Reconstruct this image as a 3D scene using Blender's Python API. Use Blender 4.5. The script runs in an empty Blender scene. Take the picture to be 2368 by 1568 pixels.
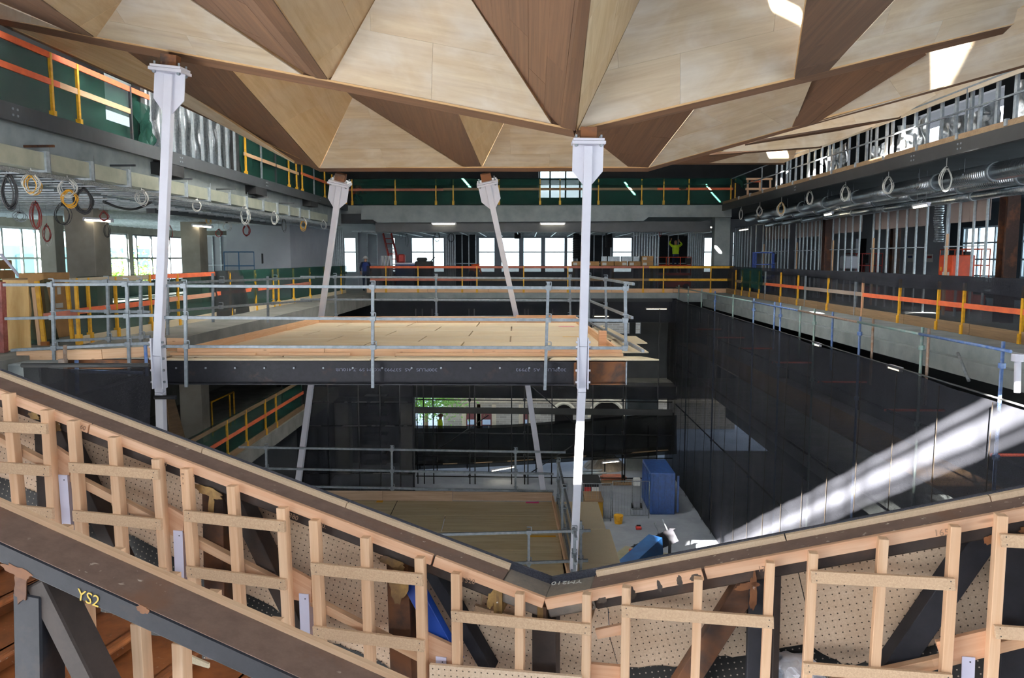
import bpy, bmesh, math, random
from mathutils import Vector, Matrix, Euler
random.seed(11)
R = random.uniform
SC = bpy.context.scene
COL = SC.collection

# ------------------------------------------------------------------ camera
F, CX, CY = 1800.0, 1184.0, 784.0          # focal length and centre in pixels of the 2368 x 1568 frame
VX, VY = 1215.0, 597.0                     # where the hall's length axis vanishes
PITCH = math.atan((CY - VY) / F)
YAW = math.atan((VX - CX) / F * math.cos(PITCH))
EYE = Vector((0, 0, 1.65))
cam = bpy.data.cameras.new('camera')
cam.sensor_fit = 'HORIZONTAL'; cam.sensor_width = 36; cam.lens = 36 * F / 2368
cam.clip_start = 0.05; cam.clip_end = 400
CAMOB = bpy.data.objects.new('camera', cam); COL.objects.link(CAMOB)
CAMOB.location = EYE; CAMOB.rotation_euler = (math.pi / 2 - PITCH, 0, YAW)
SC.camera = CAMOB
ROT = Euler((math.pi / 2 - PITCH, 0, YAW)).to_matrix()

# ------------------------------------------------------------------ world, sun, exposure
SUN = Vector((1.0, 2.2, -1.15)).normalized()
w = bpy.data.worlds.new('sky'); SC.world = w; w.use_nodes = True
wt = w.node_tree; wt.nodes.clear()
bg = wt.nodes.new('ShaderNodeBackground'); wo = wt.nodes.new('ShaderNodeOutputWorld')
tc = wt.nodes.new('ShaderNodeTexCoord'); sp = wt.nodes.new('ShaderNodeSeparateXYZ')
rp = wt.nodes.new('ShaderNodeValToRGB')
rp.color_ramp.elements[0].position = 0.0; rp.color_ramp.elements[0].color = (0.86, 0.93, 1.0, 1)
rp.color_ramp.elements[1].position = 0.7; rp.color_ramp.elements[1].color = (0.58, 0.76, 1.0, 1)
wt.links.new(tc.outputs['Generated'], sp.inputs[0]); wt.links.new(sp.outputs['Z'], rp.inputs[0])
wt.links.new(rp.outputs[0], bg.inputs['Color']); wt.links.new(bg.outputs[0], wo.inputs[0])
bg.inputs['Strength'].default_value = 4.5
sl = bpy.data.lights.new('sun', 'SUN'); sl.energy = 420.0; sl.angle = math.radians(0.53); sl.color = (1.0, 0.95, 0.86)
so = bpy.data.objects.new('sun', sl); COL.objects.link(so)
so.location = (-20, -40, 30); so.rotation_euler = SUN.to_track_quat('-Z', 'Y').to_euler()
vs = SC.view_settings
vs.view_transform = 'Standard'; vs.look = 'None'; vs.gamma = 1.0; vs.use_curve_mapping = False
vs.exposure = 0.27
try:
    SC.cycles.use_denoising = True
    SC.cycles.max_bounces = 8; SC.cycles.diffuse_bounces = 5; SC.cycles.transparent_max_bounces = 12
    SC.cycles.sample_clamp_indirect = 6.0
except Exception:
    pass

# ------------------------------------------------------------------ geometry helpers
def ray(x, y):
    return ROT @ Vector(((x - CX) / F, -(y - CY) / F, -1.0))
def U(x, y, X=None, Y=None, Z=None):
    """point of the plane X=, Y= or Z= that stands at this place of the photograph"""
    d = ray(x, y)
    if X is not None: t = (X - EYE.x) / d.x
    elif Y is not None: t = (Y - EYE.y) / d.y
    else: t = (Z - EYE.z) / d.z
    return EYE + d * t
def UP(x, y, p, n):
    d = ray(x, y); return EYE + d * ((Vector(p) - EYE).dot(n) / d.dot(n))
def V(*a): return Vector(a)

WM = {}
def _link(o, parent, M):
    COL.objects.link(o)
    WM[o.name] = M.copy()
    if parent is not None:
        o.parent = parent
        o.matrix_basis = WM[parent.name].inverted() @ M
    else:
        o.matrix_basis = M
    return o
def tag(o, label=None, cat=None, group=None, kind=None):
    if label: o['label'] = label
    if cat: o['category'] = cat
    if group: o['group'] = group
    if kind: o['kind'] = kind
    return o
def thing(name, label, cat, loc=(0, 0, 0), group=None, kind=None, rz=0.0):
    o = bpy.data.objects.new(name, None); o.empty_display_size = 0.1
    _link(o, None, Matrix.Translation(Vector(loc)) @ Matrix.Rotation(rz, 4, 'Z'))
    return tag(o, label, cat, group, kind)
def mk(name, verts, faces, mat, parent=None, M=None, smooth=False):
    me = bpy.data.meshes.new(name)
    me.from_pydata([tuple(v) for v in verts], [], [tuple(f) for f in faces])
    if mat is not None: me.materials.append(mat)
    if smooth: me.polygons.foreach_set('use_smooth', [True] * len(me.polygons))
    me.update()
    return _link(bpy.data.objects.new(name, me), parent, M if M is not None else Matrix())
def frame_x(p0, p1, up=(0, 0, 1)):
    x = (Vector(p1) - Vector(p0)); x.normalize()
    u = Vector(up)
    if abs(x.dot(u)) > 0.999: u = Vector((0, 1, 0))
    y = u.cross(x).normalized(); z = x.cross(y)
    M = Matrix((x, y, z)).transposed().to_4x4(); M.translation = Vector(p0)
    return M
BOXF = [(0, 1, 3, 2), (4, 6, 7, 5), (0, 4, 5, 1), (2, 3, 7, 6), (0, 2, 6, 4), (1, 5, 7, 3)]
def boxv(a, b):
    return [(x, y, z) for x in (a[0], b[0]) for y in (a[1], b[1]) for z in (a[2], b[2])]
BOXFN = [(0, 1, 3, 2), (4, 6, 7, 5), (0, 4, 5, 1), (2, 3, 7, 6), (0, 2, 6, 4), (1, 5, 7, 3)]
def bev(o, wdt=0.003, seg=1):
    m = o.modifiers.new('bevel', 'BEVEL'); m.width = wdt; m.segments = seg; m.limit_method = 'ANGLE'; return o
def bar(name, p0, p1, wd, ht, mat, parent=None, up=(0, 0, 1), b=0.0, dy=0.0, dz=0.0):
    """straight rectangular member: grain along its local x axis"""
    L = (Vector(p1) - Vector(p0)).length
    o = mk(name, boxv((0, dy - wd / 2, dz - ht / 2), (L, dy + wd / 2, dz + ht / 2)), BOXFN, mat, parent, frame_x(p0, p1, up))
    if b: bev(o, b)
    return o
def box(name, a, b, mat, parent=None, bevel=0.0):
    a = Vector(a); b = Vector(b); c = (a + b) / 2
    o = mk(name, boxv(a - c, b - c), BOXFN, mat, parent, Matrix.Translation(c))
    if bevel: bev(o, bevel)
    return o
class MB:
    """collects shapes of one part"""
    def __init__(s): s.v = []; s.f = []
    def add(s, verts, faces):
        k = len(s.v); s.v += [tuple(v) for v in verts]; s.f += [tuple(i + k for i in f) for f in faces]; return s
    def box(s, a, b, M=None):
        vv = [Vector(v) for v in boxv(a, b)]
        return s.add([M @ v for v in vv] if M else vv, BOXFN)
    def bar(s, p0, p1, wd, ht, up=(0, 0, 1)):
        L = (Vector(p1) - Vector(p0)).length; M = frame_x(p0, p1, up)
        return s.add([M @ Vector(v) for v in boxv((0, -wd / 2, -ht / 2), (L, wd / 2, ht / 2))], BOXFN)
    def tube(s, p0, p1, r, n=8, r2=None):
        M = frame_x(p0, p1); L = (Vector(p1) - Vector(p0)).length; r2 = r if r2 is None else r2
        vv = [M @ Vector((x, rr * math.cos(2 * math.pi * i / n), rr * math.sin(2 * math.pi * i / n))) for x, rr in ((0, r), (L, r2)) for i in range(n)]
        return s.add(vv, [(i, (i + 1) % n, n + (i + 1) % n, n + i) for i in range(n)] + [tuple(range(n))[::-1], tuple(range(n, 2 * n))])
    def path(s, pts, r, n=6, closed=False):
        pts = [Vector(p) for p in pts]; m = len(pts); rings = []
        for i, p in enumerate(pts):
            a = pts[i - 1] if (i or closed) else p; c = pts[(i + 1) % m] if (i < m - 1 or closed) else p
            t = (c - a).normalized(); u = Vector((0, 0, 1)) if abs(t.z) < 0.9 else Vector((0, 1, 0))
            y = u.cross(t).normalized(); z = t.cross(y)
            rings.append([p + (y * math.cos(2 * math.pi * k / n) + z * math.sin(2 * math.pi * k / n)) * r for k in range(n)])
        k0 = [v for rg in rings for v in rg]; ff = []
        for i in range(m if closed else m - 1):
            j = (i + 1) % m
            for k in range(n): ff.append((i * n + k, i * n + (k + 1) % n, j * n + (k + 1) % n, j * n + k))
        if not closed: ff += [tuple(range(n))[::-1], tuple(range((m - 1) * n, m * n))]
        return s.add(k0, ff)
    def build(s, name, mat, parent=None, smooth=False, origin=None):
        if origin is None:
            origin = Vector((sum(v[0] for v in s.v), sum(v[1] for v in s.v), sum(v[2] for v in s.v))) / len(s.v)
        o = Vector(origin)
        return mk(name, [Vector(v) - o for v in s.v], s.f, mat, parent, Matrix.Translation(o), smooth)
def tube(name, p0, p1, r, mat, parent=None, n=10, smooth=True):
    L = (Vector(p1) - Vector(p0)).length
    vv = [(x, r * math.cos(2 * math.pi * i / n), r * math.sin(2 * math.pi * i / n)) for x in (0, L) for i in range(n)]
    o = mk(name, vv, [(i, (i + 1) % n, n + (i + 1) % n, n + i) for i in range(n)] + [tuple(range(n))[::-1], tuple(range(n, 2 * n))], mat, parent, frame_x(p0, p1))
    if smooth:
        for p in o.data.polygons: p.use_smooth = len(p.vertices) == 4
    return o
def newell(pts):
    n = Vector((0, 0, 0))
    for i, a in enumerate(pts):
        b = pts[(i + 1) % len(pts)]
        n += Vector(((a.y - b.y) * (a.z + b.z), (a.z - b.z) * (a.x + b.x), (a.x - b.x) * (a.y + b.y)))
    return n.normalized()
def plate(name, pts, th, mat, parent=None, face=None, grain=None):
    """flat polygon with thickness; its visible face is the polygon, the thickness lies behind it (away from `face`)"""
    pts = [Vector(p) for p in pts]; n = newell(pts)
    f = (Vector(face) if face is not None else EYE) - pts[0]
    if n.dot(f) < 0: pts = pts[::-1]; n = -n
    g = Vector(grain) if grain is not None else (pts[1] - pts[0])
    x = (g - n * g.dot(n)).normalized(); y = n.cross(x)
    M = Matrix((x, y, n)).transposed().to_4x4(); M.translation = sum(pts, Vector()) / len(pts)
    Mi = M.inverted(); loc = [Mi @ p for p in pts]; k = len(loc)
    vv = [(p.x, p.y, 0) for p in loc] + [(p.x, p.y, -th) for p in loc]
    ff = [tuple(range(k)), tuple(range(k, 2 * k))[::-1]] + [(i, k + i, k + (i + 1) % k, (i + 1) % k) for i in range(k)]
    return mk(name, vv, ff, mat, parent, M)
def clip(poly, a, b, c):
    """keep the part of a 2-D polygon with a*x + b*y <= c"""
    out = []
    for i, p in enumerate(poly):
        q = poly[(i + 1) % len(poly)]; dp = a * p[0] + b * p[1] - c; dq = a * q[0] + b * q[1] - c
        if dp <= 0: out.append(p)
        if dp * dq < 0:
            t = dp / (dp - dq); out.append((p[0] + (q[0] - p[0]) * t, p[1] + (q[1] - p[1]) * t))
    return out
def area2(p): return abs(sum(p[i][0] * p[(i + 1) % len(p)][1] - p[(i + 1) % len(p)][0] * p[i][1] for i in range(len(p)))) / 2
def sheets(name, pts, th, mat, parent, sx, sy, gap, backmat, grain=None, face=None, ox=0.0, oy=0.0, stagger=0.0, backth=0.03):
    """a flat polygon clad in separate sheets sx by sy with open joints over a backing"""
    pts = [Vector(p) for p in pts]; n = newell(pts)
    f = (Vector(face) if face is not None else EYE) - pts[0]
    if n.dot(f) < 0: pts = pts[::-1]; n = -n
    g = Vector(grain) if grain is not None else (pts[1] - pts[0])
    x = (g - n * g.dot(n)).normalized(); y = n.cross(x)
    M = Matrix((x, y, n)).transposed().to_4x4(); M.translation = sum(pts, Vector()) / len(pts)
    Mi = M.inverted(); poly = [((Mi @ p).x, (Mi @ p).y) for p in pts]
    x0 = min(p[0] for p in poly); x1 = max(p[0] for p in poly); y0 = min(p[1] for p in poly); y1 = max(p[1] for p in poly)
    j = 0; yy = y0 - oy * sy
    while yy < y1:
        xx = x0 - ((ox + stagger * (j % 2)) % 1.0) * sx
        while xx < x1:
            c = clip(clip(clip(clip(poly, -1, 0, -(xx + gap)), 1, 0, xx + sx - gap), 0, -1, -(yy + gap)), 0, 1, yy + sy - gap)
            if len(c) > 2 and area2(c) > 0.004:
                k = len(c); cx = sum(p[0] for p in c) / k; cy = sum(p[1] for p in c) / k
                vv = [(p[0] - cx, p[1] - cy, 0) for p in c] + [(p[0] - cx, p[1] - cy, -th) for p in c]
                ff = [tuple(range(k)), tuple(range(k, 2 * k))[::-1]] + [(i, k + i, k + (i + 1) % k, (i + 1) % k) for i in range(k)]
                mk(name, vv, ff, mat, parent, M @ Matrix.Translation((cx, cy, R(-0.0015, 0.0015))))
            xx += sx
        yy += sy; j += 1
    plate('backing', [p - n * (th + 0.004) for p in pts], backth, backmat, parent, face=pts[0] + n * 5, grain=g)
    return n
def catmull(pts, k=8):
    pts = [Vector(p) for p in pts]; P = [pts[0] * 2 - pts[1]] + pts + [pts[-1] * 2 - pts[-2]]; out = []
    for i in range(1, len(P) - 2):
        a, b, c, d = P[i - 1:i + 3]
        for j in range(k):
            t = j / k
            out.append(0.5 * ((2 * b) + (c - a) * t + (2 * a - 5 * b + 4 * c - d) * t * t + (3 * b - a - 3 * c + d) * t ** 3))
    return out + [pts[-1]]
def curtain(name, tops, bots, mat, parent=None, nx=40, nz=8, amp=0.03, freq=7.0, seed=0, scallop=0.0):
    """hanging netting between a top and a bottom polyline (same number of points), with folds"""
    rnd = random.Random(seed); tops = [Vector(p) for p in tops]; bots = [Vector(p) for p in bots]; m = len(tops) - 1
    ph = [rnd.uniform(0, 6.28) for _ in range(6)]; vv = []
    for i in range(nx + 1):
        t = i / nx * m; k = min(int(t), m - 1); u = t - k
        a = tops[k].lerp(tops[k + 1], u); b = bots[k].lerp(bots[k + 1], u)
        d = (tops[k + 1] - tops[k]); nn = Vector((d.y, -d.x, 0)).normalized()
        s = i / nx
        for j in range(nz + 1):
            q = j / nz
            w_ = (math.sin(freq * 6.28 * s + ph[0] + q * 1.5) * 0.5 + math.sin(freq * 2.3 * 6.28 * s + ph[1] - q * 2.5) * 0.3 + math.sin(freq * 0.37 * 6.28 * s + 4 * q + ph[2]) * 0.6)
            w_ += 0.5 * math.sin(9 * q + ph[3] + 13 * s)
            p = a.lerp(b, q) + nn * w_ * amp * (0.35 + 0.65 * math.sin(math.pi * min(1, q * 1.1)))
            if scallop: p.z -= scallop * abs(math.sin(freq * 3.14 * s)) * (1 - q)
            vv.append(p)
    ff = [(i * (nz + 1) + j, (i + 1) * (nz + 1) + j, (i + 1) * (nz + 1) + j + 1, i * (nz + 1) + j + 1) for i in range(nx) for j in range(nz)]
    c = sum(vv, Vector()) / len(vv)
    return mk(name, [v - c for v in vv], ff, mat, parent, Matrix.Translation(c), smooth=True)

# ------------------------------------------------------------------ materials
def lin(h):
    h = h.lstrip('#'); o = []
    for i in (0, 2, 4):
        c = int(h[i:i + 2], 16) / 255; o.append(c / 12.92 if c <= 0.04045 else ((c + 0.055) / 1.055) ** 2.4)
    return (*o, 1.0)
def newmat(name):
    m = bpy.data.materials.new(name); m.use_nodes = True; nt = m.node_tree; nt.nodes.clear()
    out = nt.nodes.new('ShaderNodeOutputMaterial'); b = nt.nodes.new('ShaderNodeBsdfPrincipled')
    nt.links.new(b.outputs[0], out.inputs[0]); return m, nt, b, out
def N(nt, t, **kw):
    n = nt.nodes.new(t)
    for k, v in kw.items(): setattr(n, k, v)
    return n
def mixc(nt, fac, a, b, mode='MIX'):
    n = nt.nodes.new('ShaderNodeMix'); n.data_type = 'RGBA'; n.blend_type = mode
    for sock, v in ((n.inputs[0], fac), (n.inputs[6], a), (n.inputs[7], b)):
        if hasattr(v, 'is_output') or hasattr(v, 'links'): nt.links.new(v, sock)
        else: sock.default_value = v
    return n.outputs[2]
def ramp(nt, src, stops):
    r = nt.nodes.new('ShaderNodeValToRGB'); e = r.color_ramp.elements
    while len(e) < len(stops): e.new(0.5)
    for k, (p, c) in enumerate(stops): e[k].position = p; e[k].color = c if len(c) == 4 else (*c, 1)
    nt.links.new(src, r.inputs[0]); return r.outputs[0]
def objco(nt, scale=(1, 1, 1), rnd=True):
    tcn = nt.nodes.new('ShaderNodeTexCoord'); mp = nt.nodes.new('ShaderNodeMapping'); mp.inputs['Scale'].default_value = scale
    nt.links.new(tcn.outputs['Object'], mp.inputs['Vector'])
    oi = None
    if rnd:
        oi = nt.nodes.new('ShaderNodeObjectInfo'); mu = nt.nodes.new('ShaderNodeMath'); mu.operation = 'MULTIPLY'; mu.inputs[1].default_value = 37.0
        nt.links.new(oi.outputs['Random'], mu.inputs[0]); nt.links.new(mu.outputs[0], mp.inputs['Location'])
    return mp.outputs[0], oi
def noise(nt, vec, scale, detail=4, rough=0.6, dist=0.0):
    n = nt.nodes.new('ShaderNodeTexNoise'); n.inputs['Scale'].default_value = scale; n.inputs['Detail'].default_value = detail
    n.inputs['Roughness'].default_value = rough; n.inputs['Distortion'].default_value = dist
    nt.links.new(vec, n.inputs['Vector']); return n.outputs['Fac']
def bump(nt, b, h, strength=0.2, dist=0.01):
    n = nt.nodes.new('ShaderNodeBump'); n.inputs['Strength'].default_value = strength; n.inputs['Distance'].default_value = dist
    nt.links.new(h, n.inputs['Height']); nt.links.new(n.outputs[0], b.inputs['Normal'])
def plain(name, c1, c2=None, scale=3.0, rough=0.7, metal=0.0, bmp=0.0, lo=0.35, hi=0.65, spread=0.0):
    m, nt, b, _ = newmat(name); b.inputs['Roughness'].default_value = rough; b.inputs['Metallic'].default_value = metal
    if rough >= 0.75 and not metal: b.inputs['Specular IOR Level'].default_value = 0.2
    c1 = lin(c1); c2 = lin(c2) if c2 else c1
    vec, oi = objco(nt); f = noise(nt, vec, scale, 6)
    col = ramp(nt, f, [(lo, c1), (hi, c2)])
    if spread:
        mr = N(nt, 'ShaderNodeMapRange'); nt.links.new(oi.outputs['Random'], mr.inputs[0]); mr.inputs[3].default_value = 1 - spread; mr.inputs[4].default_value = 1 + spread
        hs = N(nt, 'ShaderNodeHueSaturation'); nt.links.new(mr.outputs[0], hs.inputs['Value']); nt.links.new(col, hs.inputs['Color']); col = hs.outputs[0]
    nt.links.new(col, b.inputs['Base Color'])
    if bmp: bump(nt, b, f, bmp)
    return m
def timber(name, light, dark, along=1.2, across=28.0, rough=0.65, spread=0.12, knots=True, bmp=0.08, mottle=0.0):
    """sawn timber: grain runs along the member's own x axis"""
    m, nt, b, _ = newmat(name); b.inputs['Roughness'].default_value = rough
    vec, oi = objco(nt, (along, across, across)); f = noise(nt, vec, 1.0, 5, 0.65, 0.6)
    v2, _ = objco(nt, (along * 0.5, across * 0.22, across * 0.22)); f2 = noise(nt, v2, 1.0, 3, 0.5, 1.2)
    col = mixc(nt, ramp(nt, f, [(0.3, (0, 0, 0)), (0.72, (1, 1, 1))]), lin(light), lin(dark))
    col = mixc(nt, ramp(nt, f2, [(0.35, (0, 0, 0)), (0.75, (0.55, 0.55, 0.55))]), col, lin(dark))
    if knots:
        v3, _ = objco(nt, (2.2, 9, 9)); vo = N(nt, 'ShaderNodeTexVoronoi'); vo.inputs['Scale'].default_value = 0.9; nt.links.new(v3, vo.inputs['Vector'])
        kd = tuple(c * 0.45 for c in lin(dark)[:3]) + (1,)
        col = mixc(nt, ramp(nt, vo.outputs['Distance'], [(0.03, (0.85, 0.85, 0.85)), (0.085, (0, 0, 0))]), col, kd)
    if mottle:
        v4, _ = objco(nt, (0.55, 0.8, 0.8)); f4 = noise(nt, v4, 1.6, 4, 0.6, 0.5)
        col = mixc(nt, ramp(nt, f4, [(0.42, (0, 0, 0)), (0.7, (mottle, mottle, mottle))]), col, lin('#e9e2d8'))
    mr = N(nt, 'ShaderNodeMapRange'); nt.links.new(oi.outputs['Random'], mr.inputs[0]); mr.inputs[3].default_value = 1 - spread; mr.inputs[4].default_value = 1 + spread
    hs = N(nt, 'ShaderNodeHueSaturation'); nt.links.new(mr.outputs[0], hs.inputs['Value']); nt.links.new(col, hs.inputs['Color'])
    nt.links.new(hs.outputs[0], b.inputs['Base Color'])
    if bmp: bump(nt, b, f, bmp, 0.004)
    return m
def netting(name, c, alpha, weave=240.0, rough=0.9, c2=None, seam=None):
    m, nt, b, out = newmat(name); b.inputs['Roughness'].default_value = rough; b.inputs['Specular IOR Level'].default_value = 0.06
    vec, _ = objco(nt, rnd=False); f = noise(nt, vec, 1.1, 5, 0.6)
    nt.links.new(ramp(nt, f, [(0.35, lin(c)), (0.7, lin(c2 or c))]), b.inputs['Base Color'])
    tr = N(nt, 'ShaderNodeBsdfTransparent'); mx = N(nt, 'ShaderNodeMixShader')
    wv = N(nt, 'ShaderNodeTexNoise'); wv.inputs['Scale'].default_value = weave; wv.inputs['Detail'].default_value = 1
    nt.links.new(vec, wv.inputs['Vector'])
    a = ramp(nt, wv.outputs['Fac'], [(0.25, (alpha - 0.08,) * 3), (0.75, (min(1, alpha + 0.08),) * 3)])
    nt.links.new(a, mx.inputs[0]); nt.links.new(tr.outputs[0], mx.inputs[1]); nt.links.new(b.outputs[0], mx.inputs[2]); nt.links.new(mx.outputs[0], out.inputs[0])
    return m
def emis(name, c, s):
    m, nt, b, out = newmat(name); e = N(nt, 'ShaderNodeEmission'); e.inputs[0].default_value = lin(c); e.inputs[1].default_value = s
    nt.links.new(e.outputs[0], out.inputs[0]); return m
def glassy(name, tint, fac, rough=0.05):
    m, nt, b, out = newmat(name); tr = N(nt, 'ShaderNodeBsdfTransparent'); tr.inputs[0].default_value = lin(tint)
    gl = N(nt, 'ShaderNodeBsdfGlossy'); gl.inputs['Roughness'].default_value = rough; gl.inputs[0].default_value = (0.9, 0.95, 1, 1)
    mx = N(nt, 'ShaderNodeMixShader'); mx.inputs[0].default_value = fac
    nt.links.new(tr.outputs[0], mx.inputs[1]); nt.links.new(gl.outputs[0], mx.inputs[2]); nt.links.new(mx.outputs[0], out.inputs[0]); return m
def diffuser(name, tint):
    m, nt, b, out = newmat(name); tr = N(nt, 'ShaderNodeBsdfTranslucent'); tr.inputs[0].default_value = lin(tint)
    df = N(nt, 'ShaderNodeBsdfDiffuse'); df.inputs[0].default_value = lin(tint); mx = N(nt, 'ShaderNodeMixShader'); mx.inputs[0].default_value = 0.35
    nt.links.new(tr.outputs[0], mx.inputs[1]); nt.links.new(df.outputs[0], mx.inputs[2]); nt.links.new(mx.outputs[0], out.inputs[0]); return m
def steel(name, base, scale_c, rust, amount=0.5, rough=0.55, spots=0.0):
    """mill-finish steel with rust bloom and pale splashes of its own shape"""
    m, nt, b, _ = newmat(name); b.inputs['Roughness'].default_value = rough; b.inputs['Metallic'].default_value = 0.0; b.inputs['Specular IOR Level'].default_value = 0.3
    vec, _ = objco(nt); f = noise(nt, vec, 2.2, 6, 0.65, 0.3); g = noise(nt, vec, 14, 5, 0.7)
    col = mixc(nt, ramp(nt, g, [(0.35, (0, 0, 0)), (0.7, (1, 1, 1))]), lin(base), lin(scale_c))
    col = mixc(nt, ramp(nt, f, [(0.62 - amount * 0.3, (0, 0, 0)), (0.72 - amount * 0.2, (1, 1, 1))]), col, lin(rust))
    if spots:
        h = noise(nt, vec, 38, 2, 0.5, 0.4); h2 = noise(nt, vec, 1.7, 2)
        mu = N(nt, 'ShaderNodeMath'); mu.operation = 'MULTIPLY'
        nt.links.new(ramp(nt, h, [(0.69, (0, 0, 0)), (0.73, (1, 1, 1))]), mu.inputs[0]); nt.links.new(ramp(nt, h2, [(0.45, (0, 0, 0)), (0.6, (spots,) * 3)]), mu.inputs[1])
        col = mixc(nt, mu.outputs[0], col, lin('#cfc4b8'))
    nt.links.new(col, b.inputs['Base Color']); bump(nt, b, g, 0.12, 0.004); return m
def board(name, c1, c2, rough=0.85):
    """pressed particle board"""
    m, nt, b, _ = newmat(name); b.inputs['Roughness'].default_value = rough
    vec, oi = objco(nt); f = noise(nt, vec, 140, 3, 0.8); g = noise(nt, vec, 4, 3)
    col = mixc(nt, ramp(nt, f, [(0.3, (0, 0, 0)), (0.7, (1, 1, 1))]), lin(c1), lin(c2))
    col = mixc(nt, ramp(nt, g, [(0.4, (0, 0, 0)), (0.7, (0.25, 0.25, 0.25))]), col, lin(c2))
    nt.links.new(col, b.inputs['Base Color']); return m
def pegboard(name, c1, c2, pitch=0.026, rad=0.0030, lower=None, stain='#b98f6a', holec='#4a3929'):
    """board drilled in a regular grid; painted black up to a ragged line of its own height where asked"""
    m, nt, b, _ = newmat(name); b.inputs['Roughness'].default_value = 0.85
    vec, oi = objco(nt, rnd=False)
    f = noise(nt, vec, 90, 3, 0.8); g = noise(nt, vec, 2.5, 3)
    col = mixc(nt, ramp(nt, f, [(0.3, (0, 0, 0)), (0.7, (1, 1, 1))]), lin(c1), lin(c2))
    col = mixc(nt, ramp(nt, g, [(0.5, (0, 0, 0)), (0.75, (0.5, 0.5, 0.5))]), col, lin(stain))
    hole = lin(holec)
    if lower is not None:
        sx = N(nt, 'ShaderNodeSeparateXYZ'); nt.links.new(vec, sx.inputs[0])
        nn = noise(nt, vec, 6.0, 5, 0.7)
        ad = N(nt, 'ShaderNodeMath'); ad.operation = 'MULTIPLY_ADD'; nt.links.new(nn, ad.inputs[0]); ad.inputs[1].default_value = 0.05; nt.links.new(sx.outputs['Y'], ad.inputs[2])
        msk = ramp(nt, ad.outputs[0], [(0.5, (1, 1, 1)), (0.5001, (0, 0, 0))])
        mr = N(nt, 'ShaderNodeMapRange'); nt.links.new(ad.outputs[0], mr.inputs[0]); mr.inputs[1].default_value = lower - 0.004; mr.inputs[2].default_value = lower + 0.006; mr.inputs[3].default_value = 1; mr.inputs[4].default_value = 0
        col = mixc(nt, mr.outputs[0], col, lin('#17130f')); hc = mixc(nt, mr.outputs[0], hole, lin('#a89a88'))
    else: hc = hole
    vm = N(nt, 'ShaderNodeVectorMath'); vm.operation = 'SCALE'; vm.inputs['Scale'].default_value = 1 / pitch; nt.links.new(vec, vm.inputs[0])
    fr = N(nt, 'ShaderNodeVectorMath'); fr.operation = 'FRACTION'; nt.links.new(vm.outputs[0], fr.inputs[0])
    sb = N(nt, 'ShaderNodeVectorMath'); sb.operation = 'SUBTRACT'; sb.inputs[1].default_value = (0.5, 0.5, 0.5); nt.links.new(fr.outputs[0], sb.inputs[0])
    mm = N(nt, 'ShaderNodeVectorMath'); mm.operation = 'MULTIPLY'; mm.inputs[1].default_value = (1, 1, 0); nt.links.new(sb.outputs[0], mm.inputs[0])
    ln = N(nt, 'ShaderNodeVectorMath'); ln.operation = 'LENGTH'; nt.links.new(mm.outputs[0], ln.inputs[0])
    k = rad / pitch
    col = mixc(nt, ramp(nt, ln.outputs['Value'], [(k * 0.85, (1, 1, 1)), (k * 1.15, (0, 0, 0))]), col, hc)
    nt.links.new(col, b.inputs['Base Color']); return m

m_pine = timber('pine', '#e2bd99', '#c79871', across=30, spread=0.10)
m_pine_pink = timber('primed pine', '#e0b695', '#c08c66', across=30, spread=0.08)
m_ply = timber('hoop pine plywood', '#ddccb0', '#bba488', along=0.5, across=5.5, knots=False, spread=0.06, bmp=0.0, mottle=0.55)
m_plymid = timber('yellow pine plywood', '#dec49c', '#bf9d70', along=0.5, across=6.5, knots=False, spread=0.05, bmp=0.0, mottle=0.15)  # same plywood toned down for the half shaded facets
m_veneer_shade = timber('brown strip veneer', '#6c4d36', '#4c3525', along=0.35, across=16, knots=False, spread=0.07, bmp=0.0)  # brown strips, with the shade on those facets darkened into the colour
m_plyedge = timber('plywood edge', '#c9a678', '#9c7a50', across=40, knots=False, spread=0.03)
m_deck = timber('deck plywood', '#efe1c4', '#d6bb92', along=0.6, across=9, spread=0.05, bmp=0.0, mottle=0.2)
m_chip = board('particle board', '#cfae8c', '#b08f70')
m_chip_pale = board('pale particle board', '#dccdb0', '#c4b394')
m_tim_old = timber('weathered timber', '#8d7355', '#6a543c', across=24)
m_black = plain('backing black', '#1a1612', '#221c17', 3, 0.95)
m_steel_toplit = steel('brown top steel', '#725c51', '#5f4c43', '#6d5040', 0.25, 0.8, spots=0.8)  # light from above put into the colour of the chords' upper faces
m_steel_dark = steel('blue black mill steel', '#232329', '#1a1a1f', '#382d29', 0.12, 0.72)
m_steel_rust = steel('rusted steel', '#42322a', '#332824', '#6a4226', 0.75, 0.7)
m_weld = steel('burnt weld rust', '#5f3b24', '#482d1c', '#754a2a', 0.6, 0.75, spots=0.25)
m_beam_paint = plain('grey painted steel', '#43464a', '#3a3d41', 2.5, 0.55, 0.2)
m_beam_black = plain('black painted steel', '#17181a', '#1e1f22', 2.5, 0.6, 0.2)
m_white = plain('white painted steel', '#dedde6', '#d4d2dc', 1.5, 0.45)
m_white_lilac = plain('powder coated angle', '#d9d4e4', '#cfcadb', 1.5, 0.5)
m_galv = plain('galvanised steel', '#b9c1c7', '#98a1a8', 9, 0.4, 0.35, 0.05)
m_galv_old = plain('weathered galvanised tube', '#8d9399', '#70777d', 12, 0.5, 0.3, 0.05)
m_stud = plain('bright stud steel', '#cdd6dc', '#b4bec6', 14, 0.45, 0.15, 0.03)
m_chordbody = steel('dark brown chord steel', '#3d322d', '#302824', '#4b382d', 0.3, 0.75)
m_rail = plain('dull galvanised rail', '#868d94', '#6d747b', 12, 0.5, 0.3, 0.05)
m_foil = plain('foil', '#c5c8cb', '#8f959b', 18, 0.28, 0.9, 0.6)
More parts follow.
